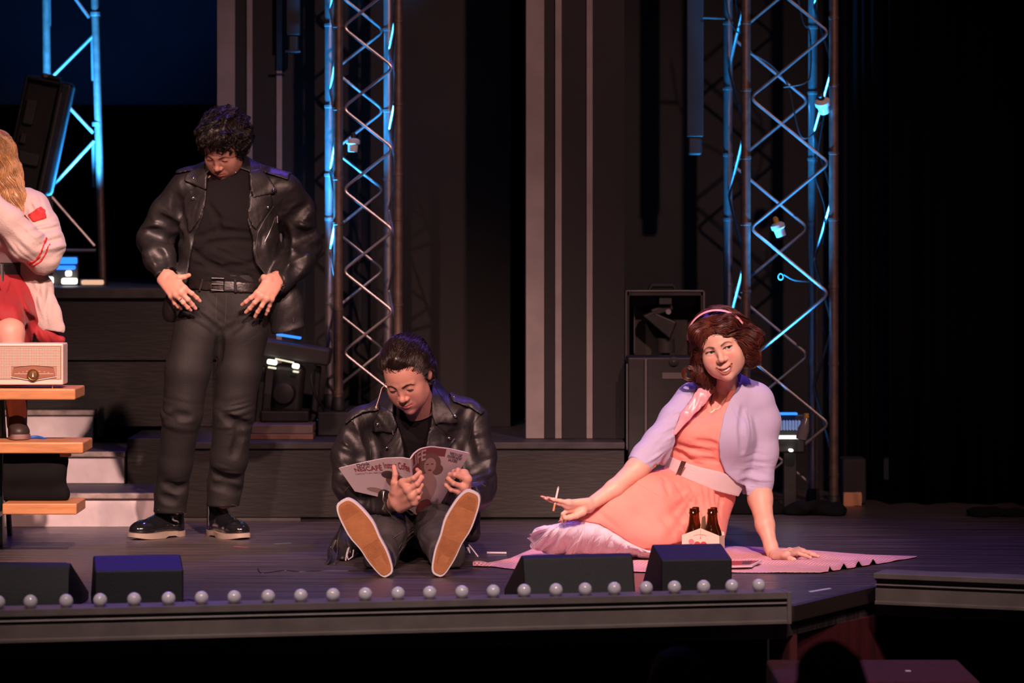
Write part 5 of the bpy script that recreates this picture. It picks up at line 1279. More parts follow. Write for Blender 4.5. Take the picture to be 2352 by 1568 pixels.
    for (x, y, wl, am) in ((520, 540, 0.07, 0.004), (500, 600, 0.06, 0.005), (560, 625, 0.05, 0.006)): S.folds(p(x, y, 13.9), (0.25, 0, 1), 0.09, wl, am, sc=5)
    S.rnoise(0.0025, 7)
    for c_ in ([(452, 545), (500, 530), (560, 534), (588, 540)], [(445, 590), (480, 560), (540, 552), (585, 556)], [(442, 610), (480, 612), (530, 622), (580, 640)], [(440, 575), (470, 600), (540, 632)], [(590, 600), (560, 612), (520, 612)], [(480, 470), (500, 500), (505, 530)]): S.crease(c_, 13.9, 0.006, 0.02, 0.001)
    S.cut(poly2(pxy([(380, 643), (500, 647), (640, 653), (640, 720), (380, 720)], D0)), k=0); tee = S
    sdf_obj('tshirt', S, M_tee, t)
    # jeans
    S = Sdf(P(335, 1195, D0)-Vector((0, 0.22, 0)), P(640, 630, D0)+Vector((0, 0.28, 0)), 0.005)
    S.chain([p(524, 645), p(523, 690), p(520, 718)], [0.157, 0.163, 0.160], 0.03, (0, 1, 0), 0.66)
    S.chain([p(473, 712, 13.98), p(455, 760, 13.95), p(430, 850, 13.92), p(418, 950, 13.93), p(402, 1060, 14.0), p(393, 1130, 14.05), p(389, 1192, 14.08)], [0.100, 0.098, 0.088, 0.080, 0.071, 0.066, 0.066], 0.02)
    S.chain([p(560, 715, 13.98), p(558, 760, 13.97), p(551, 850, 13.97), p(538, 950, 13.98), p(526, 1050, 14.03), p(517, 1110, 14.08), p(511, 1180, 14.1)], [0.100, 0.099, 0.089, 0.080, 0.075, 0.071, 0.069], 0.02)
    S.rnoise(0.003, 6, (1, 1, 0.6))
    for (x, y, a, R, wl, am) in ((405, 945, (0.15, 0, 1), 0.10, 0.055, 0.007), (545, 960, (-0.3, 0, 1), 0.10, 0.05, 0.008), (392, 1140, (0, 0, 1), 0.09, 0.04, 0.007), (515, 1110, (0.2, 0, 1), 0.11, 0.045, 0.010), (515, 1150, (-0.2, 0, 1), 0.08, 0.04, 0.006), (470, 730, (0.7, 0, 1), 0.09, 0.05, 0.006), (555, 740, (-0.8, 0, 1), 0.09, 0.05, 0.006)):
        S.folds(p(x, y, 13.92), a, R, wl, am, sc=6)
    for c_ in ([(425, 720), (455, 728), (480, 745), (498, 765)], [(560, 725), (545, 745), (515, 765)], [(378, 968), (400, 955), (432, 960)], [(505, 960), (540, 975), (570, 985)], [(480, 1095), (510, 1110), (560, 1112)], [(478, 1125), (510, 1128), (550, 1145)], [(365, 1118), (395, 1130), (425, 1125)], [(540, 985), (545, 1010), (530, 1050)], [(362, 1150), (390, 1160)], [(500, 780), (495, 830), (480, 880)]): S.crease(c_, 13.8, 0.008, 0.028, 0.003)
    S.cut(poly2(pxy([(330, 1179), (440, 1182), (460, 1166), (620, 1167), (620, 1230), (330, 1230)], D0))); jn = S
    j = sdf_obj('jeans', S, M_jean, t)
    for pts in ([(499, 672), (497, 705), (497, 742)], [(521, 672), (520, 705), (518, 740), (510, 757)], [(354, 1176), (390, 1180), (428, 1180)], [(474, 1164), (510, 1166), (551, 1165)], [(553, 674), (566, 690), (590, 702)]):
        seam(jn, pts, 13.9, 0.0010, 'stitching', M_stitch, j)
    # belt follows the jeans
    b = panel_obj(jn, 'belt', [(434, 636), (500, 641), (560, 645), (618, 650), (618, 674), (560, 671), (500, 667), (434, 662)], D0, mat('belt_leather', (0.014, 0.010, 0.009), 0.35, bump=0.15, bscale=60), t, 0.008, 0.002)
    for xs, ys in (((462, 638), (469, 664)), ((546, 639), (547, 672))):
        pl = [(xs[0]+4, xs[1]), (xs[0]+9, xs[1]), (ys[0]-4+(5 if xs[0] > 500 else -5), ys[1]), (ys[0]-9+(6 if xs[0] > 500 else -5), ys[1])]
        if xs[0] > 500: pl = [(541, 639), (549, 639), (550, 671), (543, 671)]
        else: pl = [(468, 637), (474, 637), (465, 668), (459, 667)]
        panel_obj(jn, 'belt_loop', pl, D0, M_jean, j, 0.012, 0.002)
    q = [snap(jn, P(x, y, 13.9), 0.010) for x, y in ((487, 638), (516, 639), (515, 667), (486, 665))]; yb = min(v.y for v in q)
    q = [Vector((v.x, yb, v.z)) for v in q]; q.append(q[0]); q.insert(0, q[3]); 
    mb = MB(); 
    for a_, b_ in zip(q[1:-1], q[2:]): mb.tube([a_, b_], 0.0022, 8)
    mb.tube([(q[1]+q[4])/2, (q[2]+q[3])/2+Vector((0.004, 0.002, 0))], 0.0018, 8); mb.build('buckle', M_chrome, b, smooth=True)
    # jacket
    S = Sdf(P(302, 790, D0)-Vector((0, 0.27, 0)), P(755, 355, D0)+Vector((0, 0.26, 0)), 0.0042)
    S.chain([p(533, 455, 14.02), p(528, 520, 14.02), p(530, 600, 14.02), p(530, 650, 14.02)], [0.178, 0.198, 0.196, 0.20], 0.05, (0, 1, 0), 0.72)
    S.chain([p(440, 425, 14.03), p(640, 432, 14.03)], [0.066, 0.068], 0.05)
    S.chain([p(540, 418, 14.03), p(541, 400, 14.05)], [0.090, 0.082], 0.03)
    # tails
    S.chain([p(420, 640, 13.98), p(402, 700, 13.99), p(395, 722, 13.99)], [0.055, 0.040, 0.040], 0.04)
    S.chain([p(640, 640, 13.98), p(655, 700, 13.98), p(660, 752, 13.98)], [0.060, 0.068, 0.070], 0.04, (0, 1, 0), 0.6)
    # sleeves
    S.chain([p(428, 432, 14.02), p(388, 490, 14.06), p(357, 548, 14.10), p(366, 592, 13.97), P(381, 630, 13.885)], [0.070, 0.076, 0.070, 0.060, 0.046], 0.025)
    S.chain([p(650, 438, 14.02), p(680, 490, 14.06), p(697, 558, 14.10), p(680, 604, 13.97), P(644, 646, 13.885)], [0.074, 0.080, 0.074, 0.064, 0.050], 0.025)
    S.rnoise(0.004, 6.5); S.rnoise(0.0015, 17)
    for (x, y, dd, a, R, wl, am) in ((352, 550, 13.99, (-0.3, 0, 1), 0.10, 0.06, 0.009), (700, 555, 13.99, (0.4, 0, 1), 0.11, 0.06, 0.010), (380, 500, 13.95, (0.6, 0, 1), 0.09, 0.05, 0.005), (688, 500, 13.95, (-0.4, 0, 1), 0.09, 0.05, 0.006), (372, 610, 13.9, (-0.2, 0, 1), 0.06, 0.035, 0.004), (665, 620, 13.9, (0.6, 0, 1), 0.07, 0.04, 0.005), (440, 500, 13.86, (1, 0, -0.3), 0.10, 0.05, 0.004), (625, 560, 13.86, (1, 0, 0.2), 0.11, 0.06, 0.005), (415, 440, 13.9, (1, 0, 0.8), 0.07, 0.05, 0.004), (655, 450, 13.9, (1, 0, -0.8), 0.07, 0.05, 0.004)):
        S.folds(p(x, y, dd), a, R, wl, am, sc=7)
    for c_ in ([(352, 500), (385, 520), (405, 545)], [(330, 535), (365, 545), (400, 560)], [(345, 570), (365, 590), (370, 615)], [(395, 450), (405, 490), (420, 520)], [(700, 470), (670, 500), (655, 510)], [(725, 530), (690, 545), (665, 560)], [(730, 565), (690, 570), (660, 590)], [(690, 600), (670, 625)], [(440, 540), (450, 570), (440, 610)], [(640, 520), (645, 580), (635, 620)]): S.crease(c_, 13.8, 0.010, 0.035, 0.004)
    S.cut(poly2(pxy([(512, 372), (474, 402), (479, 455), (470, 500), (452, 545), (440, 590), (434, 645), (405, 700), (408, 800), (614, 800), (612, 735), (616, 655), (610, 630), (592, 605), (586, 577), (586, 545), (574, 510), (575, 455), (580, 430), (575, 395)], D0)), None, 0.03)
    S.cut(poly2(pxy([(300, 737), (380, 739), (420, 741), (470, 730), (600, 760), (613, 767), (650, 765), (702, 750), (760, 740), (760, 830), (300, 830)], D0)))
    # cuffs end cleanly where the hands come out
    def capcut(a, b, R):
        a = Vector(a); n = (Vector(b)-a).normalized()
        X, Y, Z = S.co((slice(None),)*3); dd_ = (X-a.x)*n.x+(Y-a.y)*n.y+(Z-a.z)*n.z; rr = np.sqrt((X-a.x)**2+(Y-a.y)**2+(Z-a.z)**2)-R
        S.D = np.maximum(S.D, -np.maximum(-dd_, rr)).astype(f32)
    capcut(P(381, 626, 13.885), P(392, 646, 13.87), 0.055); capcut(P(640, 642, 13.885), P(622, 650, 13.87), 0.055)
    # hollow so the cuffs and hem read as cloth
    jk = S; j = sdf_obj('jacket', S, M_leather, t)
    for nm, px in (('lapel', [(455, 428), (479, 438), (477, 470), (464, 505), (441, 534), (433, 522), (424, 462), (430, 445)]),
                   ('lapel', [(578, 450), (626, 446), (628, 474), (609, 502), (594, 528), (585, 520), (576, 500)]),
                   ('collar', [(470, 384), (480, 400), (479, 437), (461, 430), (425, 415), (430, 400), (452, 384)]),
                   ('collar', [(576, 392), (600, 388), (618, 405), (639, 438), (634, 444), (586, 455), (579, 430)])):
        panel_obj(jk, nm, px, D0, M_leather, j, 0.009 if nm == 'lapel' else 0.013, 0.003, ymax=0.06)
    for px in ([(400, 382), (470, 366), (473, 386), (404, 399)], [(598, 376), (668, 396), (664, 414), (596, 392)]): panel_obj(jk, 'epaulette', px, D0, M_leather, j, 0.011, 0.003)
    for px in ([(452, 600), (436, 640), (428, 640), (446, 600)],): pass
    seam(jk, [(626, 474), (608, 504), (593, 533), (587, 577), (593, 607), (611, 632)], 13.9, 0.0016, 'zip', M_zip, j, 0.003)
    seam(jk, [(630, 499), (624, 518), (616, 538), (608, 555)], 13.9, 0.0014, 'zip', M_zip, j, 0.001)
    for (x, y) in ((437, 409), (437, 454), (623, 435), (611, 476)): stud(snap(jk, P(x, y, 13.8), 0.014), j, 0.0068)
    stud(snap(jk, P(450, 381, 13.8), 0.012), j, 0.003); stud(snap(jk, P(620, 395, 13.8), 0.012), j, 0.003)
    MB().tube([snap(jk, P(630, 496, 13.8), 0.004), snap(jk, P(631, 512, 13.8), 0.006)], 0.0022, 8).build('zip_pull', M_zip, j, smooth=True)
    MB().tube([snap(jk, P(669, 731, 13.8), 0.004), snap(jk, P(669, 742, 13.8), 0.006)], 0.0022, 8).build('zip_pull', M_zip, j, smooth=True)
    # ring, microphone
    MB().lathe([(0.0088, -0.002), (0.0098, -0.0018), (0.0098, 0.0018), (0.0088, 0.002)], P(414, 686, 13.793), P(438, 712, 13.825)-P(405, 677, 13.795), 20).build('ring', M_chrome, t, smooth=True)
    mic = MB().tube([hd.w((0.072, -0.02, -0.006)), hd.w((0.066, -0.045, -0.040)), hd.w((0.058, -0.062, -0.070))], 0.0013, 6).build('headset_microphone', mat('mic_skin', (0.72, 0.50, 0.44), 0.4), t, smooth=True)
    MB().lathe([(0.001, -0.004), (0.0028, -0.003), (0.0028, 0.003), (0.001, 0.004)], hd.w((0.057, -0.064, -0.073)), hd.R@np.array((-0.2, -0.5, -1.0)), 10).build('capsule', mat('mic_skin', (0,)*3), mic, smooth=True)
    # shoes
    shoe(t, P(419, 1229, 14.17)*1.0, P(307, 1238, 13.97), (0, 0, 1), 'derby', 0.285)
    shoe(t, P(484, 1227, 14.20), P(566, 1240, 13.955), (0, 0, 1), 'derby', 0.285, -1)
    return t
stander()
# ---------------------------------------------------------------- seated man reading
def mag_pt(u, v):
    """u: -1 left edge .. 0 spine .. 1 right edge, v: 0 top .. 1 bottom (photo pixels and depth)"""
    tl = [(-1, 778, 1075, 12.93), (-0.65, 832, 1062, 12.91), (-0.35, 884, 1052, 12.895), (-0.12, 925, 1050.5, 12.90), (0, 944, 1056, 12.88), (0.08, 949, 1043, 12.90), (0.25, 966, 1030, 12.93), (0.42, 990, 1025, 12.955), (0.7, 1032, 1030, 12.99), (1, 1079, 1041, 13.03)]
    bl = [(-1, 815, 1128, 12.955), (-0.65, 868, 1140, 12.955), (-0.35, 912, 1156, 12.97), (-0.12, 944, 1172, 12.99), (0, 955, 1183, 13.0), (0.08, 958, 1180, 13.02), (0.25, 966, 1174, 13.03), (0.42, 978, 1168, 13.05), (0.7, 994, 1164, 13.08), (1, 1008, 1163, 13.12)]
    us = [q[0] for q in tl]; a = [np.interp(u, us, [q[k] for q in tl]) for k in (1, 2, 3)]; b = [np.interp(u, us, [q[k] for q in bl]) for k in (1, 2, 3)]
    # smooth the corner of the linear tables a little
    return P(*[a[k]*(1-v)+b[k]*v for k in range(3)])
def magazine():
    t = empty('magazine', mag_pt(0, 0.5), 'open magazine with printed cover held up by the seated reader', 'magazine')
    def sm_pt(u, v): return (mag_pt(u-0.05, v)+mag_pt(u-0.025, v)+mag_pt(u, v)*2+mag_pt(u+0.025, v)+mag_pt(u+0.05, v))/6 if abs(u) < 0.93 else mag_pt(u, v)
    Mp = mat('page_white', (0.62, 0.52, 0.55), 0.55); Mc = mat('cover_grey', (0.42, 0.34, 0.37), 0.3, coat=0.35)
    def off(u, v, k):
        e = 0.01; n = (sm_pt(min(1, u+e), v)-sm_pt(max(-1, u-e), v)).cross(sm_pt(u, min(1, v+e))-sm_pt(u, max(0, v-e))); n.normalize()
        if n.y > 0: n = -n
        return sm_pt(u, v)+n*k
    o = MB().grid(lambda a, b: off(a*2-1, b, -0.0035), 60, 14).build('pages', Mp, t, smooth=True, solid=0.005, angle=180)
    c = MB().grid(lambda a, b: off(a*2-1, b, 0.0006), 60, 14).build('cover', Mc, t, smooth=True, angle=180)
    def patch(fn, nm, m, n=28, k=0.0010):
        """closed outline in (u, v) filled as a fan grid that follows the page"""
        c_ = np.mean(fn, axis=0); mb = MB(); K = 5
        for i in range(len(fn)):
            a = np.array(fn[i]); b = np.array(fn[(i+1) % len(fn)])
            for j in range(K):
                r0, r1 = j/K, (j+1)/K; q = [c_+(a-c_)*r0, c_+(b-c_)*r0, c_+(b-c_)*r1, c_+(a-c_)*r1]
                mb.add([off(x, y, k) for x, y in q], [(0, 1, 2, 3)])
        mb.build(nm, m, c, fix=False)
    circ = lambda cx, cy, rx, ry, n=28, ph=0: [(cx+rx*math.cos(2*math.pi*i/n+ph), cy+ry*math.sin(2*math.pi*i/n+ph)) for i in range(n)]
    ink = mat('ink_dark', (0.045, 0.030, 0.032), 0.4); brown = mat('ink_brown', (0.14, 0.075, 0.07), 0.4); redi = mat('ink_red', (0.20, 0.035, 0.035), 0.4); skin_i = mat('ink_skin', (0.30, 0.19, 0.18), 0.4); maroon = mat('ink_maroon', (0.15, 0.040, 0.045), 0.4)
    sq = lambda u0, v0, u1, v1: [(u0+(u1-u0)*i/8, v0) for i in range(8)]+[(u1, v0+(v1-v0)*i/8) for i in range(8)]+[(u1-(u1-u0)*i/8, v1) for i in range(8)]+[(u0, v1-(v1-v0)*i/8) for i in range(8)]
    patch(sq(0.02, 0.01, 0.40, 0.42), 'cover_print', maroon, k=0.0008)
    patch(sq(0.38, 0.01, 0.66, 0.14), 'cover_print', maroon, k=0.00085)
    patch(circ(0.42, 0.27, 0.20, 0.17), 'cover_print', brown, k=0.0011)
    patch(circ(0.57, 0.36, 0.12, 0.09), 'cover_print', brown, k=0.00115)
    patch(circ(0.37, 0.66, 0.27, 0.24), 'cover_print', skin_i, k=0.0012)
    patch(circ(0.42, 0.47, 0.10, 0.08), 'cover_print', skin_i, k=0.0013)
    patch(circ(0.425, 0.30, 0.115, 0.125), 'cover_print', skin_i, k=0.0014)
    patch(circ(0.43, 0.375, 0.040, 0.014), 'cover_print', redi, k=0.0017)
    for x in (0.375, 0.465): patch(circ(x, 0.275, 0.026, 0.008), 'cover_print', ink, k=0.0017)
    patch(circ(0.30, 0.93, 0.28, 0.10), 'cover_print', maroon, k=0.0015)
    # left page advertisement
    patch(circ(-0.27, 0.50, 0.15, 0.17), 'cover_print', brown); patch(circ(-0.36, 0.36, 0.10, 0.09), 'cover_print', ink, k=0.0013)
    patch(circ(-0.62, 0.80, 0.15, 0.08), 'cover_print', mat('ink_faint', (0.22, 0.15, 0.14), 0.4), k=0.0012); patch(circ(-0.30, 0.80, 0.12, 0.12), 'cover_print', ink, k=0.0011)
    def text(tx, u0, u1, v, hh, m, bold=True, slope=0.0, nm='lettering'):
        vs, fs = text_mesh(tx, 1.0, bold); xs = [p.x for p in vs]; w_ = max(xs)-min(xs); x0 = min(xs)
        MB().add([off(u0+(u1-u0)*(p.x-x0)/w_, v+slope*(p.x-x0)/w_-p.y*hh, 0.0019) for p in vs], fs).build(nm, m, c, fix=False)
    text('Drink', -0.74, -0.56, 0.055, 0.13, ink)
    text('NESCAFÉ', -0.80, -0.42, 0.17, 0.17, redi, slope=0.03)
    text('Instant Coffee', -0.39, -0.03, 0.15, 0.19, redi, slope=0.02)
    text('it tastes as if it were made just the way you like it', -0.82, -0.20, 0.30, 0.07, brown, False, 0.0)
    text('LIFE', 0.015, 0.34, 0.12, 0.24, mat('ink_pale', (0.42, 0.30, 0.31), 0.4))
    for i, tx in enumerate(('THERE IS A CASE', 'FOR INTERPLANETARY', 'SAUCERS')): text(tx, 0.70+0.03*(i == 2)+0.02*(i == 0), 0.93-0.05*(i == 2)-0.02*(i == 0), 0.07+0.055*i, 0.065, ink, True)
    return t
magazine()
def sitter():
    D0 = 13.2; t = person(G(945, 1285), 'person in a black leather jacket sitting on the floor reading a magazine, gum soles showing')
    p = lambda x, y, d=D0: P(x, y, d)
    sk = np.array((0.64, 0.325, 0.25))
    hd = Head(P(936, 862, 13.06), -20, 32, -6, 1.06, 0.0021).build(dict(neck=P(966, 938, 13.22), neck2=P(962, 980, 13.25), nr=0.060, eye=0, lw=0.0029, bs=0.95, bw=0.0012, brow=(0.04, 0.022, 0.016), skin=sk, lip=(0.50, 0.17, 0.15), blush=0.3, mw=0.026, cu=0.006, jaw=1.03, nose=1.08))
    pc = [(hd.V, hd.Q, hd.C)]
    def mk(box, dd, y0, y1, f):
        a = P(box[0], box[3], dd); b = P(box[2], box[1], dd); S = Sdf((a.x, dd-14-y0, a.z), (b.x, dd-14+y1, b.z), 0.0021); f(S); pc.append(skin_piece(S, sk))
    # his right hand (left in the photo): grips the spine, thumb up behind
    def hl(S):
        W = P(912, 1152, 12.90); S.add(cone(P(895, 1160, 13.0), W, 0.030, 0.028), 0.012)
        ks = [P(925, 1108, 12.845), P(937, 1124, 12.825), P(946, 1139, 12.825), P(952, 1153, 12.835)]
        hand(S, W, 0.034, ks, 0.0150, [[P(950, 1098, 12.812), P(964, 1085, 12.835), P(958, 1078, 12.87)], [P(958, 1112, 12.808), P(969, 1097, 12.83), P(965, 1087, 12.868)], [P(961, 1128, 12.812), P(968, 1114, 12.83), P(964, 1104, 12.87)], [P(961, 1143, 12.822), P(966, 1131, 12.835), P(962, 1121, 12.87)]],
             [P(906, 1128, 12.88), P(905, 1108, 12.865), P(908, 1090, 12.865), P(905, 1072, 12.885)])
    mk((880, 1050, 985, 1180), 12.9, 0.13, 0.14, hl)
    def hr(S):
        W = P(1066, 1140, 12.93); S.add(cone(P(1082, 1150, 13.0), W, 0.030, 0.028), 0.012)
        ks = [P(1067, 1087, 12.895), P(1074, 1100, 12.885), P(1066, 1119, 12.885), P(1056, 1129, 12.895)]
        hand(S, W, 0.033, ks, 0.0145, [[P(1052, 1080, 12.88), P(1043, 1083, 12.90), P(1040, 1090, 12.94)], [P(1045, 1090, 12.865), P(1034, 1090, 12.885), P(1032, 1096, 12.93)], [P(1042, 1110, 12.865), P(1030, 1099, 12.885), P(1026, 1100, 12.93)], [P(1036, 1125, 12.88), P(1025, 1114, 12.895), P(1022, 1111, 12.93)]],
             [P(1068, 1112, 12.95), P(1062, 1095, 12.99), P(1050, 1085, 13.02)])
    mk((1008, 1062, 1100, 1170), 12.93, 0.12, 0.14, hr)
    S = Sdf((P(770, 0, 13.2).x, -1.5, 0), (P(1130, 0, 13.2).x, -0.4, P(0, 920, 13.2).z), 0.011)
    S.chain([p(960, 980, 13.3), p(952, 1100, 13.38), P(948, 1200, 13.45)], [0.15, 0.13, 0.13], 0.04, (0, 1, 0), 0.7); S.chain([p(840, 985, 13.28), p(1075, 975, 13.28)], [0.05, 0.05], 0.03)
    S.chain([P(900, 1225, 13.45), P(898, 1215, 13.05), P(872, 1278, 12.80)], [0.07, 0.05, 0.038], 0.02); S.chain([P(990, 1225, 13.45), P(1000, 1210, 13.05), P(1022, 1275, 12.80)], [0.07, 0.05, 0.038], 0.02)
    pc.append(skin_piece(S, sk)); body_mesh(t, pc)
    hd.lashes(t, 0.0, -0.0062, mat('lash_dark', (0.012, 0.006, 0.005), 0.6), 0.0115)
    # slicked back hair
    H = Sdf((-0.11, -0.12, -0.13), (0.11, 0.15, 0.16), 0.0035)
    H.add(ell((0, 0.028, 0.047), (0.087, 0.103, 0.088)), 0.01); H.add(ell((0, 0.075, -0.02), (0.070, 0.045, 0.07)), 0.03)
    H.add(cone((0.005, -0.050, 0.102), (0.005, 0.02, 0.124), 0.026, 0.026), 0.03)
    for e in (-1, 1): H.add(ell((e*0.074, 0.035, -0.01), (0.014, 0.040, 0.045)), 0.02)
    H.sub(ell((-0.0, -0.122, -0.035), (0.078, 0.062, 0.100)), 0.006)
    for e in (-1, 1): H.sub(ell((e*0.048, -0.100, 0.045), (0.028, 0.045, 0.034)), 0.01); H.sub(ell((e*0.088, 0.004, -0.022), (0.022, 0.026, 0.042)), 0.005)
    M_h = mat('slick_hair', (0.020, 0.011, 0.008), 0.32, spec=0.7)
    hd.hair(H, M_h, t, 2600, 0.10, lambda q: np.stack([q[:, 0]*3.0+0.25, 1.0+0*q[:, 0], 0.30-9*(q[:, 1] > 0.03)*(q[:, 1]-0.03)-0*q[:, 0]], 1), 0.0008, 0.007, 0.0045, wob=0.45, wsc=16)
    # t-shirt
    S = Sdf(P(850, 1260, D0)-Vector((0, 0.05, 0)), P(1060, 925, D0)+Vector((0, 0.32, 0)), 0.005)
    S.chain([P(962, 985, 13.27), P(956, 1060, 13.33), P(950, 1180, 13.42)], [0.145, 0.145, 0.15], 0.04, (0, 1, 0), 0.68)
    S.chain([P(963, 960, 13.25), P(965, 945, 13.24)], [0.075, 0.068], 0.02); S.rnoise(0.003, 8); S.folds(P(960, 1040, 13.2), (0.2, 0, 1), 0.1, 0.06, 0.004)
    sdf_obj('tshirt', S, M_tee, t)
    # jeans
    S = Sdf((P(815, 0, 13.0).x, -1.40, 0.004), (P(1090, 0, 13.0).x, -0.38, 0.36), 0.005)
    S.add(cone(P(905, 1228, 13.44), P(985, 1228, 13.44), 0.115, 0.115), 0.03)
    S.chain([P(900, 1222, 13.40), P(894, 1216, 13.22), P(893, 1214, 13.03), P(888, 1240, 12.93), P(876, 1272, 12.83), P(874, 1282, 12.79)], [0.105, 0.100, 0.082, 0.072, 0.064, 0.064], 0.02)
    S.chain([P(992, 1222, 13.40), P(1000, 1214, 13.22), P(1003, 1210, 13.03), P(1010, 1238, 12.93), P(1024, 1268, 12.83), P(1027, 1278, 12.79)], [0.105, 0.100, 0.082, 0.072, 0.064, 0.064], 0.02)
    S.rnoise(0.004, 7)
    for (x, y, dd, a) in ((890, 1235, 12.9, (0.5, -0.5, 1)), (915, 1215, 12.98, (1, 0, 0.4)), (1008, 1230, 12.9, (-0.5, -0.5, 1)), (870, 1280, 12.8, (0.4, -0.5, 1)), (985, 1215, 13.0, (1, 0, -0.4))): S.folds(P(x, y, dd), a, 0.09, 0.045, 0.007, sc=8)
    S.full(lambda X, Y, Z: 0.004-Z+0*X+0*Y, 'max')
    S.full(lambda X, Y, Z: (-1.215-Y)+0*X+0*Z+0.012*np.sin(X*60), 'max')
    jn = S; j = sdf_obj('jeans', S, M_jean2, t)
    for pts in ([(905, 1272), (925, 1245), (948, 1228)], [(912, 1276), (932, 1250), (952, 1236)], [(870, 1250), (900, 1236), (925, 1222)]): seam(jn, pts, 12.85, 0.0010, 'stitching', mat('stitch_grey', (0.13, 0.11, 0.10), 0.8), j)
    # leather jacket
    S = Sdf((P(752, 0, D0).x, -1.16, 0.004), (P(1145, 0, D0).x, -0.45, P(0, 868, D0).z), 0.0042)
    S.chain([P(955, 985, 13.27), P(952, 1060, 13.30), P(948, 1140, 13.36), P(945, 1210, 13.40)], [0.185, 0.212, 0.222, 0.235], 0.05, (0, 1, 0), 0.72)
    S.chain([P(838, 972, 13.25), P(1072, 962, 13.25)], [0.072, 0.074], 0.05)
    S.chain([P(966, 935, 13.28), P(972, 915, 13.30)], [0.098, 0.086], 0.03)
    S.chain([P(828, 985, 13.24), P(812, 1045, 13.22), P(812, 1112, 13.16), P(846, 1140, 13.05), P(886, 1152, 12.955)], [0.074, 0.082, 0.076, 0.064, 0.050], 0.025)
    S.chain([P(1080, 978, 13.24), P(1090, 1045, 13.22), P(1092, 1115, 13.17), P(1088, 1135, 13.08), P(1080, 1148, 12.99)], [0.074, 0.080, 0.076, 0.066, 0.050], 0.025)
    # skirts of the jacket resting on the floor at both hips
    S.chain([P(830, 1190, 13.30), P(795, 1250, 13.22), P(790, 1285, 13.10)], [0.08, 0.045, 0.020], 0.03); S.chain([P(1065, 1180, 13.32), P(1085, 1225, 13.28)], [0.07, 0.035], 0.03)
    S.rnoise(0.004, 6.5); S.rnoise(0.0015, 17)
    for (x, y, dd, a, R, wl, am) in ((808, 1110, 13.08, (0.3, 0, 1), 0.11, 0.06, 0.010), (1095, 1105, 13.08, (-0.3, 0, 1), 0.11, 0.06, 0.010), (860, 1145, 12.98, (1, -0.3, 0.2), 0.08, 0.038, 0.007), (815, 1030, 13.13, (0.5, 0, 1), 0.10, 0.055, 0.007), (1085, 1030, 13.13, (-0.4, 0, 1), 0.10, 0.055, 0.007), (880, 1010, 13.08, (1, 0, -0.3), 0.11, 0.05, 0.005), (1040, 1010, 13.08, (1, 0, 0.4), 0.11, 0.05, 0.005), (850, 965, 13.15, (1, 0, 0.6), 0.08, 0.05, 0.004), (1065, 965, 13.15, (1, 0, -0.6), 0.08, 0.05, 0.004), (800, 1260, 13.1, (1, 0, 0.3), 0.09, 0.04, 0.006)):
        S.folds(P(x, y, dd), a, R, wl, am, sc=7)
    for c_ in ([(800, 1000), (830, 1040), (835, 1075)], [(785, 1090), (815, 1085), (845, 1100)], [(790, 1050), (820, 1060)], [(1065, 1000), (1075, 1050), (1085, 1080)], [(1115, 1060), (1090, 1085), (1070, 1095)], [(840, 1000), (860, 1040), (858, 1075)], [(1035, 1005), (1045, 1040)], [(830, 960), (845, 990), (850, 1020)], [(1075, 945), (1065, 975), (1058, 1010)], [(830, 1145), (860, 1138), (880, 1140)], [(850, 1165), (870, 1150)]): S.crease(c_, 13.0, 0.011, 0.038, 0.004)
    S.full(lambda X, Y, Z: 0.004-Z+0*X+0*Y, 'max')
    S.cut(poly2(pxy([(905, 880), (905, 950), (918, 985), (930, 1030), (938, 1090), (900, 1200), (890, 1330), (1040, 1330), (1010, 1180), (978, 1090), (978, 1030), (990, 970), (994, 930), (1000, 905), (990, 860)], D0)), None, -0.64)
    def capcut(a, b, R):
        a = Vector(a); n = (Vector(b)-a).normalized(); X, Y, Z = S.co((slice(None),)*3)
        dd_ = (X-a.x)*n.x+(Y-a.y)*n.y+(Z-a.z)*n.z; rr = np.sqrt((X-a.x)**2+(Y-a.y)**2+(Z-a.z)**2)-R; S.D = np.maximum(S.D, -np.maximum(-dd_, rr)).astype(f32)
    capcut(P(893, 1154, 12.94), P(912, 1150, 12.89), 0.07); capcut(P(1078, 1147, 12.98), P(1066, 1138, 12.93), 0.07)
    jk = S; j = sdf_obj('jacket', S, M_leather, t)
    # positions from the close-up: x = 730 + u/5.226, y = 760 + v/5.226
    q = lambda *a: [(730+u/5.226, 760+v/5.226) for u, v in a]
    for nm, px in (('collar', q((760, 900), (900, 960), (965, 1120), (925, 1218), (780, 1200), (640, 1212), (655, 1150), (700, 1010))),
                   ('lapel', q((965, 1130), (1010, 1240), (1040, 1400), (1050, 1560), (800, 1560), (735, 1455), (860, 1330), (930, 1220))),
                   ('collar', q((1375, 620), (1480, 780), (1570, 900), (1640, 1010), (1690, 1095), (1600, 1105), (1480, 1090), (1410, 1118), (1370, 1000), (1360, 800))),
                   ('lapel', q((1400, 1125), (1500, 1230), (1625, 1325), (1560, 1450), (1500, 1580), (1290, 1580), (1300, 1400), (1330, 1200)))):
        panel_obj(jk, nm, px, D0, M_leather, j, 0.010 if nm == 'lapel' else 0.014, 0.003, ymax=-0.62)
    for px in (q((400, 960), (735, 850), (740, 950), (560, 975), (430, 1040), (330, 1120), (320, 1080)), q((1575, 745), (1640, 735), (1800, 790), (1930, 870), (2005, 970), (1960, 1000), (1850, 930), (1620, 840))):
        panel_obj(jk, 'epaulette', px, D0, M_leather, j, 0.012, 0.003)
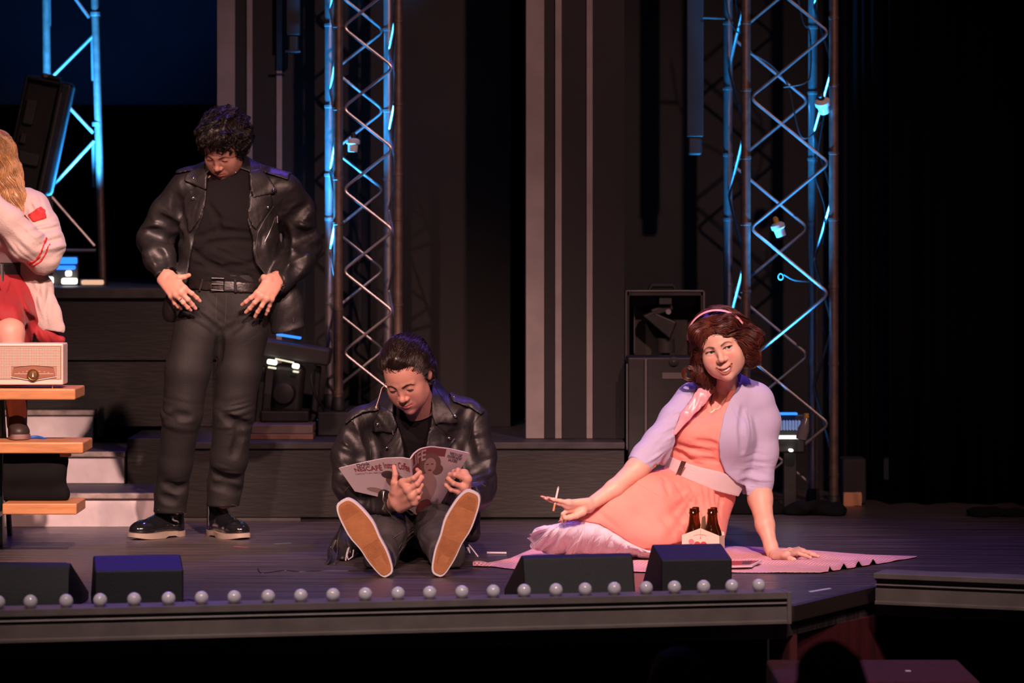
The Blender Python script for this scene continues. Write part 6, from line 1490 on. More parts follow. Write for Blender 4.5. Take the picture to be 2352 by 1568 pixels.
    for a in (q((640, 1212), (780, 1202), (925, 1218), (965, 1120)), q((960, 1130), (900, 1290), (735, 1455), (800, 1560)), q((1410, 1118), (1480, 1092), (1690, 1100), (1640, 1010)), q((1400, 1125), (1625, 1325), (1560, 1440)), q((500, 1010), (560, 1200), (600, 1350), (610, 1560)), q((1960, 1010), (1850, 1150), (1800, 1400))):
        seam(jk, a, 13.0, 0.0011, 'edge_seam', M_seam, j, 0.010)
    for u, v, r in ((683, 1170, 0.0075), (800, 1452, 0.0068), (1632, 1062, 0.0072), (1560, 1340, 0.0068), (1632, 790, 0.0055), (1975, 1000, 0.0045), (372, 1130, 0.0045)):
        x, y = q((u, v))[0]; stud(snap(jk, P(x, y, 12.9), 0.016), j, r)
    for a in (q((865, 1230), (880, 1290)), q((1625, 1350), (1590, 1400))): seam(jk, a, 12.9, 0.0026, 'zip', M_zip, j, 0.012)
    seam(jk, [(773, 1232), (766, 1262), (768, 1295)], 12.9, 0.0018, 'zip', M_zip, j, 0.004)
    for x, y in ((760, 1255), (760, 1276), (760, 1290)): stud(P(x, y, 13.08), j, 0.0042)
    # belt tab lying on the floor at the hip
    MB().tube([P(768, 1240, 13.12), P(758, 1262, 13.1), P(758, 1284, 13.06), G(750, 1297)+Vector((0, 0, 0.006))], 0.012, 8, flat=0.4).build('belt_tab', M_leather, j, smooth=True)
    for pts in ([P(790, 1130, 13.07), P(800, 1118, 13.06), P(822, 1112, 13.05)], [P(1085, 1110, 12.95), P(1098, 1106, 12.97), P(1115, 1116, 13.0)], [P(882, 1128, 12.9), P(879, 1146, 12.89), P(888, 1170, 12.9), P(902, 1186, 12.93)]):
        MB().tube(pts, 0.0016, 6).build('zip', M_zip, j, smooth=True)
    # microphone
    m = lambda u, v, dd: P(730+u/5.226, 760+v/5.226, dd)
    mic = MB().tube([hd.w((-0.073, 0.0, -0.01)), m(765, 690, 12.985), m(735, 800, 12.975), m(700, 905, 12.97)], 0.0014, 6).build('headset_microphone', mat('mic_skin', (0,)*3), t, smooth=True)
    MB().lathe([(0.001, -0.005), (0.0035, -0.004), (0.0035, 0.004), (0.001, 0.005)], m(700, 915, 12.97), (0.1, 0, 1), 10).build('capsule', mat('mic_skin', (0,)*3), mic, smooth=True)
    # sneakers: soles facing the viewer
    def snk(hx, hy, tx, ty, dh, dt, mir, lace):
        h_ = P(hx, hy, dh); to = P(tx, ty, dt); r, T = shoe(t, h_, to, (0.0, 1, 0.12), 'sneaker', (to-h_).length, mir); 
        for a in lace: MB().tube([P(*w_) for w_ in a], 0.0024, 6).build('lace_end', mat('lace_white', (0,)*3), r, smooth=True)
        return T
    snk(893, 1322, 784, 1150, 12.48, 12.47, 1, [[(853, 1232, 12.52), (862, 1220, 12.52), (870, 1226, 12.52), (868, 1236, 12.52), (858, 1233, 12.52)], [(855, 1236, 12.52), (866, 1242, 12.52), (875, 1246, 12.52)], [(802, 1256, 12.56), (797, 1275, 12.56), (800, 1285, 12.56), (810, 1278, 12.56), (812, 1262, 12.56)], [(800, 1258, 12.56), (796, 1272, 12.56), (794, 1287, 12.56)]])
    snk(1003, 1322, 1089, 1128, 12.48, 12.47, -1, [[(1018, 1222, 12.52), (1011, 1232, 12.52), (1009, 1240, 12.52), (1016, 1234, 12.52)], [(1076, 1250, 12.56), (1086, 1262, 12.56), (1098, 1278, 12.56)], [(1072, 1256, 12.56), (1080, 1270, 12.56), (1076, 1256, 12.56)]])
    # blue printed slip behind the magazine's lower corner
    return t
sitter()
# ---------------------------------------------------------------- woman in the coral dress, leaning on one hand
M_coral = mat('coral_cotton', (0.88, 0.285, 0.225), 0.75, bump=0.15, bscale=180, sheen=0.1)
M_card = mat('lilac_knit', (0.46, 0.41, 0.57), 0.9, bump=0.12, bscale=500, sheen=0.1, spec=0.2)
M_satin = mat('pink_satin', (0.86, 0.36, 0.40), 0.36, spec=0.6, sheen=0.2)
M_beltw = mat('cream_elastic', (0.60, 0.47, 0.47), 0.6, bump=0.04, bscale=120)
def tulle_mat(name, a, col=(0.72, 0.52, 0.62)):
    m = mat(name, col, 0.6, sheen=0.3); nt = m.node_tree; b = nt.nodes['Principled BSDF']; out = nt.nodes['Material Output']
    tr = nt.nodes.new('ShaderNodeBsdfTransparent'); mx = nt.nodes.new('ShaderNodeMixShader'); mx.inputs[0].default_value = a
    lw = nt.nodes.new('ShaderNodeLayerWeight'); lw.inputs[0].default_value = 0.35; ad = nt.nodes.new('ShaderNodeMath'); ad.operation = 'ADD'; ad.use_clamp = True; ad.inputs[1].default_value = a
    nt.links.new(lw.outputs['Facing'], ad.inputs[0]); nt.links.new(ad.outputs[0], mx.inputs[0])
    nt.links.new(tr.outputs[0], mx.inputs[1]); nt.links.new(b.outputs[0], mx.inputs[2]); nt.links.new(mx.outputs[0], out.inputs[0]); return m
def woman():
    D0 = 13.3; t = person(G(1600, 1272), 'smiling person with auburn hair in a coral dress and lilac cardigan, leaning on one hand on the blanket')
    t['label'] = 'smiling person with auburn wavy hair, coral dress and lilac cardigan, holding a cigarette'
    sk = np.array((0.70, 0.405, 0.305))
    hd = Head(P(1655, 792, 13.2), -10, 8, -17, 1.08, 0.0018).build(dict(neck=P(1668, 893, 13.34), neck2=P(1652, 935, 13.36), nr=0.046, smile=True, eye=0.0049, ew=0.0148, eyez=0.0, lw=0.0026, brow=(0.15, 0.065, 0.04), bs=0.9, bz=0.001, skin=sk, lip=(0.42, 0.14, 0.11), blush=0.5, mw=0.0300, jaw=1.07, nose=1.0))
    pc = [(hd.V, hd.Q, hd.C)]
    def mk(x0, y0, x1, y1, dd, f, b_, fn, h=0.0021):
        a = P(x0, y1, dd); b = P(x1, y0, dd); S = Sdf((a.x, dd-14-f, a.z), (b.x, dd-14+b_, b.z), h); fn(S); pc.append(skin_piece(S, sk))
    def armL(S):
        W = P(1352, 1160, 12.99)
        S.chain([P(1490, 1050, 13.16), P(1462, 1076, 13.12), P(1410, 1122, 13.05), W], [0.045, 0.041, 0.032, 0.0235], 0.02, None)
        ks = [P(1306, 1154, 12.945), P(1304, 1162, 12.955), P(1306, 1170, 12.97), P(1312, 1177, 12.985)]
        hand(S, W, 0.026, ks, 0.0118, [[P(1287, 1150, 12.935), P(1272, 1147, 12.93), P(1262, 1144, 12.928)], [P(1284, 1156, 12.945), P(1264, 1149, 12.945), P(1249, 1142, 12.945)], [P(1293, 1180, 12.955), P(1290, 1192, 12.965), P(1291, 1200, 12.975)], [P(1301, 1187, 12.98), P(1298, 1194, 12.985), P(1296, 1199, 12.99)]],
             [P(1338, 1175, 12.965), P(1322, 1184, 12.955), P(1308, 1188, 12.952), P(1298, 1189, 12.952)], fr=(0.0082, 0.0076, 0.0068, 0.0054))
    mk(1235, 1030, 1510, 1215, 13.05, 0.20, 0.20, armL)
    def armR(S):
        W = P(1771, 1256, 13.20)
        S.chain([P(1742, 1095, 13.36), P(1746, 1145, 13.32), P(1757, 1205, 13.25), W], [0.048, 0.046, 0.035, 0.0245], 0.02)
        S.add(cone(W, P(1775, 1277, 13.17), 0.026, 0.022), 0.015)
        ks = [P(1808, 1288, 13.04), P(1815, 1284, 13.09), P(1818, 1280, 13.14), P(1814, 1277, 13.19)]
        for i, k in enumerate(ks): k.z = 0.030; ks[i] = k
        z = lambda x, y, h: (lambda g: Vector((g.x, g.y, h)))(G(x, y))
        hand(S, P(1780, 1275, 13.16), 0.030, ks, 0.0125, [[z(1832, 1288, 0.030), z(1850, 1289, 0.022), z(1862, 1290, 0.016)], [z(1842, 1284, 0.031), z(1864, 1286, 0.022), z(1880, 1287, 0.016)], [z(1840, 1279, 0.028), z(1858, 1281, 0.021), z(1873, 1282, 0.016)], [z(1834, 1274, 0.025), z(1846, 1275, 0.020), z(1856, 1276, 0.016)]],
             [P(1782, 1280, 13.10), z(1800, 1291, 0.024), z(1814, 1294, 0.019), z(1824, 1295, 0.016)], fr=(0.0086, 0.0080, 0.0072, 0.0058))
        S.full(lambda X, Y, Z: 0.008-Z+0*X+0*Y, 'max')
    mk(1695, 1075, 1890, 1302, 13.2, 0.22, 0.25, armR)
    # chest and shoulders under the dress (fine enough for the neckline)
    S = Sdf(P(1560, 1010, D0)-Vector((0, 0.14, 0)), P(1790, 865, D0)+Vector((0, 0.22, 0)), 0.004)
    S.chain([P(1652, 925, 13.36), P(1645, 1000, 13.34)], [0.105, 0.12], 0.05, (0, 1, 0), 0.62); S.chain([P(1595, 915, 13.34), P(1730, 915, 13.38)], [0.040, 0.046], 0.04); S.add(cone(P(1668, 893, 13.34), P(1655, 930, 13.36), 0.047, 0.06), 0.03)
    pc.append(skin_piece(S, sk, 2))
    S = Sdf((P(1225, 0, 13.2).x, -1.15, 0.012), (P(1760, 0, 13.2).x, -0.4, P(0, 990, 13.3).z), 0.011)
    S.chain([P(1645, 1010, 13.36), P(1612, 1090, 13.36), P(1602, 1185, 13.4)], [0.10, 0.10, 0.12], 0.03, (0, 1, 0), 0.7); S.chain([P(1590, 1195, 13.35), P(1440, 1175, 13.12)], [0.07, 0.052], 0.03); S.chain([P(1440, 1190, 13.12), P(1340, 1235, 13.2), P(1275, 1248, 13.2)], [0.045, 0.035, 0.03], 0.02)
    pc.append(skin_piece(S, sk)); body_mesh(t, pc)
    hd.eyes(t, (0.42, -0.88, 0.20), (0.045, 0.055, 0.045)); hd.lashes(t, 0.0049, 0.0, mat('lash_dark', (0.012, 0.006, 0.005), 0.6), 0.0148)
    # teeth
    up, lo = hd.lips; mb = MB()
    mb.grid(lambda u, v: hd.w(((u-0.5)*0.050, -0.0900+((u-0.5)*0.050)**2*24, -0.0685+0.0078*abs(2*u-1)**1.7-v*0.0120*(1-abs(2*u-1)**3*0.8))), 24, 3)
    mb.build('teeth', mat('teeth', (0.85, 0.74, 0.70), 0.2, coat=0.5), t, smooth=True, solid=0.002, angle=180)
    # hair: wavy bob, parted, ends flicking out
    H = Sdf((-0.175, -0.125, -0.165), (0.175, 0.15, 0.155), 0.004)
    H.add(ell((0, 0.025, 0.042), (0.095, 0.108, 0.090)), 0.01)
    H.add(ell((0, 0.055, -0.04), (0.088, 0.060, 0.075)), 0.03)
    H.add(ell((-0.080, 0.005, -0.025), (0.026, 0.050, 0.070)), 0.03); H.add(ell((-0.098, -0.010, -0.072), (0.034, 0.040, 0.032)), 0.02); H.add(ell((-0.082, 0.0, -0.112), (0.022, 0.03, 0.032)), 0.02)
    H.add(ell((0.084, 0.008, -0.010), (0.032, 0.055, 0.075)), 0.03); H.add(ell((0.108, 0.012, -0.012), (0.040, 0.045, 0.034)), 0.02); H.add(ell((0.092, 0.015, -0.068), (0.032, 0.045, 0.036)), 0.02)
    H.add(cone((-0.055, -0.052, 0.070), (0.055, -0.052, 0.070), 0.032, 0.032), 0.03)
    H.rnoise(0.004, 18)
    H.sub(ell((0.002, -0.115, -0.030), (0.067, 0.105, 0.094)), 0.006)
    M_h = mat('auburn_hair', (0.085, 0.020, 0.011), 0.42, spec=0.45, var=0.45, vscale=30)
    def flow(q):
        s_ = np.sign(q[:, 0]+0.012); z = q[:, 2]; low = sm(-z, 0.02, 0.09)
        return np.stack([s_*(1.0-0.5*low)*(z > -0.02)+s_*low*0.9, 0.35*(q[:, 1] < 0.02)-0.15*low, -0.75-0*z-0.4*low], 1)
    hd.hair(H, M_h, t, 3400, 0.115, flow, 0.00075, 0.006, 0.004, wob=1.0, wsc=22, lift=0.014)
    # curls: ringlets at both sides
    rs = random.Random(5); L = []
    def ring(c, r, ax, turns, n, ph, drop):
        for i in range(n):
            o = Vector((rs.uniform(-1, 1), rs.uniform(-1, 1), rs.uniform(-1, 1)))*0.0045; rr = r*rs.uniform(0.82, 1.1); p0 = ph+rs.uniform(-0.3, 0.3)
            L.append(np.array([hd.w((c[0]+o.x+rr*math.cos(p0+ax*a), c[1]+o.y+0.012*a/6, c[2]+o.z+rr*math.sin(p0+ax*a)-drop*a/6)) for a in np.linspace(0, turns*6.28, 22)]))
    for c, r, ax, tn, n, ph, dr in (((-0.134, -0.030, -0.062), 0.024, -1, 0.95, 60, 1.2, 0.004), ((-0.102, -0.025, -0.098), 0.016, 1, 0.8, 34, 2.2, 0.006), ((-0.078, -0.02, -0.128), 0.015, -1, 0.9, 34, 1.0, 0.02),
                                  ((0.128, 0.0, -0.002), 0.020, 1, 0.9, 44, 2.2, 0.004), ((0.106, -0.012, -0.060), 0.019, 1, 0.9, 44, 1.8, 0.006), ((0.088, -0.01, -0.090), 0.016, 1, 0.8, 34, 1.4, 0.004), ((0.118, 0.01, -0.035), 0.018, -1, 0.7, 30, 0.8, 0.002)):
        ring(c, r, ax, tn, n, ph, dr)
    cen = [float(hd.l(q[0])[0]) for q in L]
    for e in (-1, 1):
        V, Q = strands([q for q, c_ in zip(L, cen) if c_*e > 0], 0.0012); np_mesh('curls', V.astype(f32), Q, M_h, t)
    # headband across the crown
    hb = []
    for a in np.linspace(math.radians(12), math.radians(168), 40): hb.append(np.array((0.101*math.cos(a), -0.022+0.02*math.sin(a)*0-0.016*math.sin(a), 0.035+0.098*math.sin(a)-0.0*a)))
    mb = MB(); n = len(hb); vs = []
    for i, h in enumerate(hb):
        w_ = 0.0115; nrm = np.array((h[0], 0, h[2]-0.035)); nrm /= np.linalg.norm(nrm); a = h+nrm*0.004
        vs += [hd.w(a+np.array((0, -w_, 0))-nrm*0.002), hd.w(a+nrm*0.002), hd.w(a+np.array((0, w_, 0))-nrm*0.001)]
    mb.add(vs, [(3*i+k, 3*i+k+1, 3*i+k+4, 3*i+k+3) for i in range(n-1) for k in (0, 1)]); mb.build('headband', M_satin, t, smooth=True, solid=0.0015, angle=180, fix=False)
    # bodice
    S = Sdf(P(1500, 1150, D0)-Vector((0, 0.22, 0)), P(1760, 860, D0)+Vector((0, 0.22, 0)), 0.0035)
    S.chain([P(1648, 945, 13.34), P(1628, 1010, 13.33), P(1613, 1065, 13.34), P(1608, 1110, 13.35)], [0.128, 0.138, 0.134, 0.138], 0.05, (0, 1, 0), 0.68)
    S.add(ell(P(1594, 1000, 13.245), (0.056, 0.044, 0.052)), 0.07); S.add(ell(P(1664, 995, 13.25), (0.056, 0.044, 0.052)), 0.07)
    S.chain([P(1600, 915, 13.33), P(1618, 955, 13.31)], [0.045, 0.05], 0.03); S.chain([P(1712, 905, 13.36), P(1690, 950, 13.33)], [0.045, 0.05], 0.03)
    for (x, y, a, wl, am) in ((1600, 1040, (0.1, 0, 1), 0.045, 0.0035), (1640, 1035, (0.35, 0, 1), 0.05, 0.003), (1570, 1050, (-0.3, 0, 1), 0.04, 0.003)): S.folds(P(x, y, 13.22), a, 0.08, wl, am, sc=5)
    S.rnoise(0.0015, 9)
    for c_ in ([(1542, 1024), (1580, 1033), (1640, 1044)], [(1600, 1016), (1645, 1024)], [(1548, 1040), (1570, 1048), (1590, 1060)], [(1620, 1060), (1650, 1066)]): S.crease(c_, 13.1, 0.005, 0.016, 0.002)
    S.cut(poly2(pxy([(1627, 840), (1625, 895), (1628, 925), (1636, 940), (1650, 940), (1662, 926), (1673, 900), (1680, 840)], D0)))
    S.cut(poly2(pxy([(1500, 1076), (1530, 1078), (1590, 1098), (1700, 1130), (1780, 1140), (1780, 1200), (1480, 1200)], D0)))
    bo = S; b = sdf_obj('bodice', S, M_coral, t)
    # skirt
    S = Sdf((P(1235, 0, 13.3).x, -1.24, 0.006), (P(1735, 0, 13.3).x, -0.35, P(0, 1035, 13.3).z), 0.0048)
    S.chain([P(1608, 1090, 13.36), P(1602, 1130, 13.36), P(1594, 1200, 13.37)], [0.140, 0.138, 0.128], 0.05, (0, 1, 0), 0.8)
    S.add(ell(P(1582, 1220, 13.28), (0.135, 0.15, 0.120)), 0.05)
    S.chain([P(1580, 1150, 13.28), P(1500, 1160, 13.16), P(1425, 1180, 13.10), P(1350, 1198, 13.09), P(1296, 1206, 13.08)], [0.115, 0.098, 0.078, 0.050, 0.030], 0.05)
    S.chain([P(1540, 1120, 13.30), P(1470, 1135, 13.15), P(1400, 1168, 13.08)], [0.09, 0.065, 0.045], 0.04)
    S.chain([P(1600, 1220, 13.2), P(1500, 1225, 13.08), P(1450, 1222, 13.06)], [0.085, 0.070, 0.050], 0.05)
    wc = P(1605, 1095, 13.33)
    def radial(X, Y, Z):
        a = np.arctan2(Z-wc.z+0.01, X-wc.x); r = np.sqrt((X-wc.x)**2+(Z-wc.z)**2); k = sm(r, 0.02, 0.10)*(0.35+0.65*np.exp(-((r-0.12)/0.14)**2))
        return 0.0028*k*np.sin(a*15+2.5*np.sin(a*3.1)+14*r)+0.004*k*noise(X, Y, Z, 3)
    S.full(radial); S.rnoise(0.003, 3.2)
    for c_ in ([(1555, 1112), (1578, 1145), (1604, 1180)], [(1590, 1120), (1612, 1150), (1622, 1192)], [(1640, 1132), (1645, 1168)], [(1655, 1138), (1658, 1178)], [(1668, 1144), (1664, 1200)], [(1625, 1128), (1632, 1154)], [(1530, 1105), (1540, 1135)]): S.crease(c_, 13.0, 0.006, 0.016, 0.002)
    for (x, y, a, R, wl, am) in ((1470, 1190, (0.3, 0, 1), 0.14, 0.13, 0.006), (1540, 1200, (1, 0, 0.9), 0.12, 0.12, 0.005), (1400, 1180, (0.5, 0, 1), 0.09, 0.07, 0.004)): S.folds(P(x, y, 13.05), a, R, wl, am, sc=3)
    S.cut(poly2(pxy([(1200, 1204), (1284, 1201), (1310, 1196), (1343, 1195), (1376, 1200), (1411, 1221), (1452, 1247), (1474, 1258), (1490, 1275), (1500, 1340), (1180, 1340)], 13.1)))
    S.cut(poly2(pxy([(1508, 1050), (1520, 1064), (1560, 1089), (1620, 1113), (1690, 1137), (1780, 1150), (1780, 1000), (1480, 1000)], D0)), -0.83, None)
    S.full(lambda X, Y, Z: 0.007-Z+0*X+0*Y, 'max')
    sk_ = S; so_ = sdf_obj('skirt', S, M_coral, t, it=3)
    panel_obj(S, 'skirt_fold', [(1446, 1116), (1462, 1106), (1500, 1128), (1545, 1156), (1572, 1172), (1590, 1200), (1580, 1240), (1474, 1257), (1452, 1246), (1411, 1220), (1376, 1199), (1343, 1194), (1310, 1195), (1300, 1186), (1380, 1155)], 13.1, M_coral, so_, 0.007, 0.003, ymax=-0.83, it=2)
    # wide belt over waist
    S = Sdf(P(1495, 1160, D0)-Vector((0, 0.2, 0)), P(1740, 1025, D0)+Vector((0, 0.22, 0)), 0.0032)
    S.chain([P(1617, 1065, 13.34), P(1608, 1100, 13.35), P(1606, 1125, 13.355)], [0.147, 0.158, 0.165], 0.05, (0, 1, 0), 0.72)
    S.full(lambda X, Y, Z: 0.0009*np.sin((Z*0.9+X*0.38)*2*math.pi/0.010)*np.exp(-((X-S2(1592, 13.3))/0.04)**2)*0.8)
    o = S.clone(); pf = poly2(pxy([(1516, 1064), (1531, 1044), (1560, 1056), (1600, 1068), (1650, 1080), (1704, 1098), (1716, 1108), (1696, 1140), (1640, 1124), (1590, 1104), (1560, 1092), (1535, 1080)], D0)); X, Y, Z = o.co((slice(None),)*3)
    o.D = np.maximum(o.D, pf(X, Z)+0*Y).astype(f32); belt = sdf_obj('belt', o, M_beltw, t)
    q = [snap(o, P(x, y, 13.2), 0.006) for x, y in ((1566, 1057), (1576, 1060), (1563, 1096), (1552, 1092))]
    mb = MB(); mb.add([v for v in q]+[v+Vector((0, 0.006, 0)) for v in q], [(0, 1, 2, 3), (7, 6, 5, 4), (0, 4, 5, 1), (1, 5, 6, 2), (2, 6, 7, 3), (3, 7, 4, 0)]); mb.build('clasp', mat('clasp_bronze', (0.16, 0.11, 0.10), 0.4, metal=0.5, bump=0.6, bscale=400), belt, bevel=0.001)
    for a_, b_ in ((0, 1), (1, 2), (2, 3), (3, 0)): pass
    MB().tube([q[0], q[1], q[2], q[3], q[0]], 0.0011, 6).build('clasp_rim', mat('rose_gold', (0.75, 0.42, 0.34), 0.25, metal=1), belt, smooth=True)
    # cardigan
    S = Sdf(P(1425, 1160, D0)-Vector((0, 0.27, 0)), P(1810, 855, D0)+Vector((0, 0.24, 0)), 0.0038)
    S.chain([P(1655, 930, 13.36), P(1642, 1000, 13.345), P(1632, 1050, 13.35), P(1640, 1085, 13.35)], [0.142, 0.158, 0.160, 0.150], 0.05, (0, 1, 0), 0.70)
    S.add(ell(P(1678, 1000, 13.245), (0.062, 0.046, 0.060)), 0.09)
    S.chain([P(1600, 908, 13.34), P(1735, 912, 13.37)], [0.048, 0.060], 0.05); S.add(cone(P(1668, 905, 13.37), P(1672, 888, 13.38), 0.060, 0.054), 0.03)
    S.chain([P(1583, 918, 13.33), P(1548, 965, 13.27), P(1510, 1015, 13.20), P(1484, 1048, 13.16), P(1462, 1074, 13.12)], [0.058, 0.056, 0.053, 0.051, 0.046], 0.025)
    S.chain([P(1738, 930, 13.37), P(1746, 970, 13.38), P(1746, 1040, 13.37), P(1741, 1100, 13.35), P(1740, 1150, 13.33)], [0.074, 0.076, 0.066, 0.057, 0.050], 0.025)
    # hanging front corner at the left hip
    S.chain([P(1545, 1000, 13.24), P(1528, 1045, 13.22), P(1522, 1058, 13.22)], [0.030, 0.022, 0.016], 0.03)
    S.rnoise(0.0018, 9)
    for (x, y, dd, a, R, wl, am) in ((1555, 960, 13.2, (-0.4, 0, 1), 0.08, 0.035, 0.004), (1500, 1045, 13.12, (-0.6, 0, 1), 0.08, 0.032, 0.0035), (1530, 1000, 13.18, (-0.5, 0, 1), 0.06, 0.03, 0.003), (1745, 1080, 13.28, (0, 0, 1), 0.10, 0.032, 0.003), (1715, 990, 13.26, (1, 0, 0.1), 0.09, 0.05, 0.003), (1690, 960, 13.25, (1, 0, 0.5), 0.07, 0.035, 0.003)): S.folds(P(x, y, dd), a, R, wl, am, sc=5)
    for c_ in ([(1714, 945), (1708, 985), (1712, 1040)], [(1715, 1095), (1740, 1090), (1765, 1095)], [(1712, 1115), (1740, 1120)]): S.crease(c_, 13.1, 0.006, 0.022, 0.002)
    S.cut(poly2(pxy([(1600, 840), (1602, 885), (1588, 915), (1560, 950), (1546, 985), (1548, 1010), (1541, 1030), (1534, 1050), (1526, 1062), (1520, 1130), (1720, 1160), (1712, 1116), (1690, 1106), (1664, 1082), (1650, 1048), (1647, 1010), (1651, 985), (1660, 950), (1676, 915), (1700, 880), (1712, 840)], D0)), None, -0.64)
    S.cut(poly2(pxy([(1480, 1100), (1500, 1058), (1515, 1066), (1535, 1064), (1560, 1100), (1705, 1122), (1708, 1180), (1480, 1180)], D0)), -1.2, 0.5)
    S.cut(poly2(pxy([(1706, 1110), (1708, 1138), (1740, 1138), (1774, 1136), (1800, 1136), (1800, 1200), (1700, 1200)], D0)))
    def capcut(a, b, R):
        a = Vector(a); n = (Vector(b)-a).normalized(); X, Y, Z = S.co((slice(None),)*3)
        dd_ = (X-a.x)*n.x+(Y-a.y)*n.y+(Z-a.z)*n.z; rr = np.sqrt((X-a.x)**2+(Y-a.y)**2+(Z-a.z)**2)-R; S.D = np.maximum(S.D, -np.maximum(-dd_, rr)).astype(f32)
    capcut(P(1462, 1070, 13.13), P(1440, 1092, 13.10), 0.085)
    cd_ = S; c = sdf_obj('cardigan', S, M_card, t)
    seam(cd_, [(1711, 1128), (1740, 1131), (1768, 1128)], 13.0, 0.0009, 'hem_stitch', M_card, c, 0.0)
    # satin scarf from the neck down the front edge
    S = cd_.clone(); S2_ = Sdf(P(1530, 1010, D0)-Vector((0, 0.2, 0)), P(1670, 850, D0)+Vector((0, 0.1, 0)), 0.0032)
    S2_.chain([P(1628, 885, 13.24), P(1608, 915, 13.215), P(1575, 955, 13.19), P(1550, 995, 13.185)], [0.030, 0.028, 0.020, 0.008], 0.01, (0.2, 1, 0.1), 0.35); S2_.folds(P(1600, 920, 13.2), (1, 0, -0.2), 0.07, 0.03, 0.003)
    sdf_obj('satin_scarf', S2_, M_satin, t)
    mb = MB(); dk = mat('dark_ribbon', (0.030, 0.018, 0.030), 0.6)
    mb.tube([P(1640, 880, 13.24), P(1636, 900, 13.25), P(1634, 922, 13.26)], [0.010, 0.016, 0.008], 10, flat=0.35); mb.build('neck_ribbon', dk, t, smooth=True)
    mb = MB(); mb.tube([P(1627, 912, 13.235), P(1624, 935, 13.225), P(1633, 947, 13.215), P(1645, 938, 13.22), P(1652, 930, 13.235)], 0.0007, 5); mb.build('necklace', mat('fine_gold', (0.7, 0.35, 0.2), 0.3, metal=0.9), t, smooth=True)
    # petticoat: stacked tulle ruffles spilling out under the hem
    tl = tulle_mat('tulle_fine', 0.38, (0.80, 0.70, 0.80)); te = mat('tulle_edge', (0.88, 0.66, 0.70), 0.5)
    hem = [(1500, 1262), (1474, 1256), (1452, 1245), (1411, 1219), (1376, 1198), (1343, 1192), (1310, 1193), (1284, 1198), (1262, 1203)]
    def lay(k, name):
        outl = [(1520, 1300), (1478, 1286), (1440, 1281), (1395, 1282), (1345, 1279), (1300, 1276), (1258, 1270), (1228, 1262), (1213, 1240)]
        outl = [(x+k*3.0, y-k*4.5) for x, y in outl]; n = 150; m = 16; r_ = random.Random(k); ph = r_.uniform(0, 6)
        us = np.linspace(0, 1, len(hem)); hx, hy = [q[0] for q in hem], [q[1] for q in hem]; ox, oy = [q[0] for q in outl], [q[1] for q in outl]
        def fn(u, v):
            a = (np.interp(u, us, hx), np.interp(u, us, hy)+3); b = (np.interp(u, us, ox), np.interp(u, us, oy)); s_ = v
            px = a[0]*(1-s_)+b[0]*s_; py = a[1]*(1-s_)+b[1]*s_
            w_ = 0.035*v*math.sin(u*(34+5*k)+ph+2.5*math.sin(u*9+k))+0.010*v*math.sin(u*83+ph)
            d = 13.10-0.03*k*0.4-0.10*math.sin(math.pi*min(1, s_*0.9+0.1))+0.06*s_+w_
            q = P(px+5*v*math.sin(u*41+ph), py, d-0.0); q.z = max(q.z, 0.012+0.002*k); return q
        o = MB().grid(fn, n, m).build(name, tl, t, smooth=True, fix=False, angle=180)
        MB().tube([fn(i/n, 1.0) for i in range(n+1)], 0.0016, 5).build('ruffle_edge', te, o, smooth=True)
        for uu in np.linspace(0.06, 0.97, 10): 
            MB().tube([fn(min(1, uu+0.05*math.sin(3*v+k+uu*9)), v)+Vector((0, -0.006, 0)) for v in np.linspace(0.25-0.1*k/3, 1, 12)], 0.0009, 4).build('ruffle_edge', te, o, smooth=True)
    for k in range(4): lay(k, 'petticoat_layer')
    S = Sdf((P(1205, 0, 13.1).x, -1.1, 0.012), (P(1500, 0, 13.1).x, -0.7, P(0, 1185, 13.1).z), 0.005)
    S.chain([P(1248, 1236, 13.15), P(1330, 1232, 13.15), P(1420, 1252, 13.15), P(1470, 1268, 13.13)], [0.048, 0.060, 0.045, 0.030], 0.03)
    S.folds(P(1300, 1235, 13.1), (1, 0, 0.3), 0.12, 0.04, 0.010, sc=9); S.folds(P(1400, 1250, 13.1), (1, 0, -0.3), 0.12, 0.04, 0.010, sc=9); S.full(lambda X, Y, Z: 0.014-Z+0*X+0*Y, 'max')
    sdf_obj('petticoat_lining', S, tulle_mat('tulle_dense', 0.55, (0.74, 0.62, 0.72)), t)
    mic = MB().tube([hd.w((-0.066, -0.035, -0.035)), hd.w((-0.058, -0.055, -0.055)), hd.w((-0.050, -0.066, -0.064))], 0.0009, 6).build('headset_microphone', mat('mic_skin', (0,)*3), t, smooth=True)
    MB().lathe([(0.001, -0.003), (0.0026, -0.002), (0.0026, 0.002), (0.001, 0.003)], hd.w((-0.049, -0.068, -0.066)), (1, 0, -0.6), 10).build('capsule', mat('mic_white', (0.8, 0.78, 0.78), 0.4), mic, smooth=True)
    # red nails
    nm = mat('nail_pink', (0.75, 0.25, 0.25), 0.2, coat=0.5)
    for q in (P(1247, 1140.5, 12.94), P(1260, 1142.5, 12.922)): MB().lathe([(0.0002, -0.011), (0.0030, -0.007), (0.0042, 0), (0.0030, 0.007)], q, (1, -0.0, -0.25), 10).build('fingernail', nm, t, smooth=True)
    return t
woman()
a, b = P(1282, 1121, 12.935), P(1271, 1173, 12.94); m_ = a+(b-a)*0.68
t = empty('cigarette', b, 'white cigarette with an orange filter held between the woman\'s fingers', 'cigarette')
MB().tube([a, m_], 0.0040, 12).build('paper_tube', mat('white_paper', (0,)*3), t, smooth=True); MB().tube([m_, b], 0.0041, 12).build('filter', mat('filter_orange', (0.62, 0.26, 0.12), 0.6), t, smooth=True)
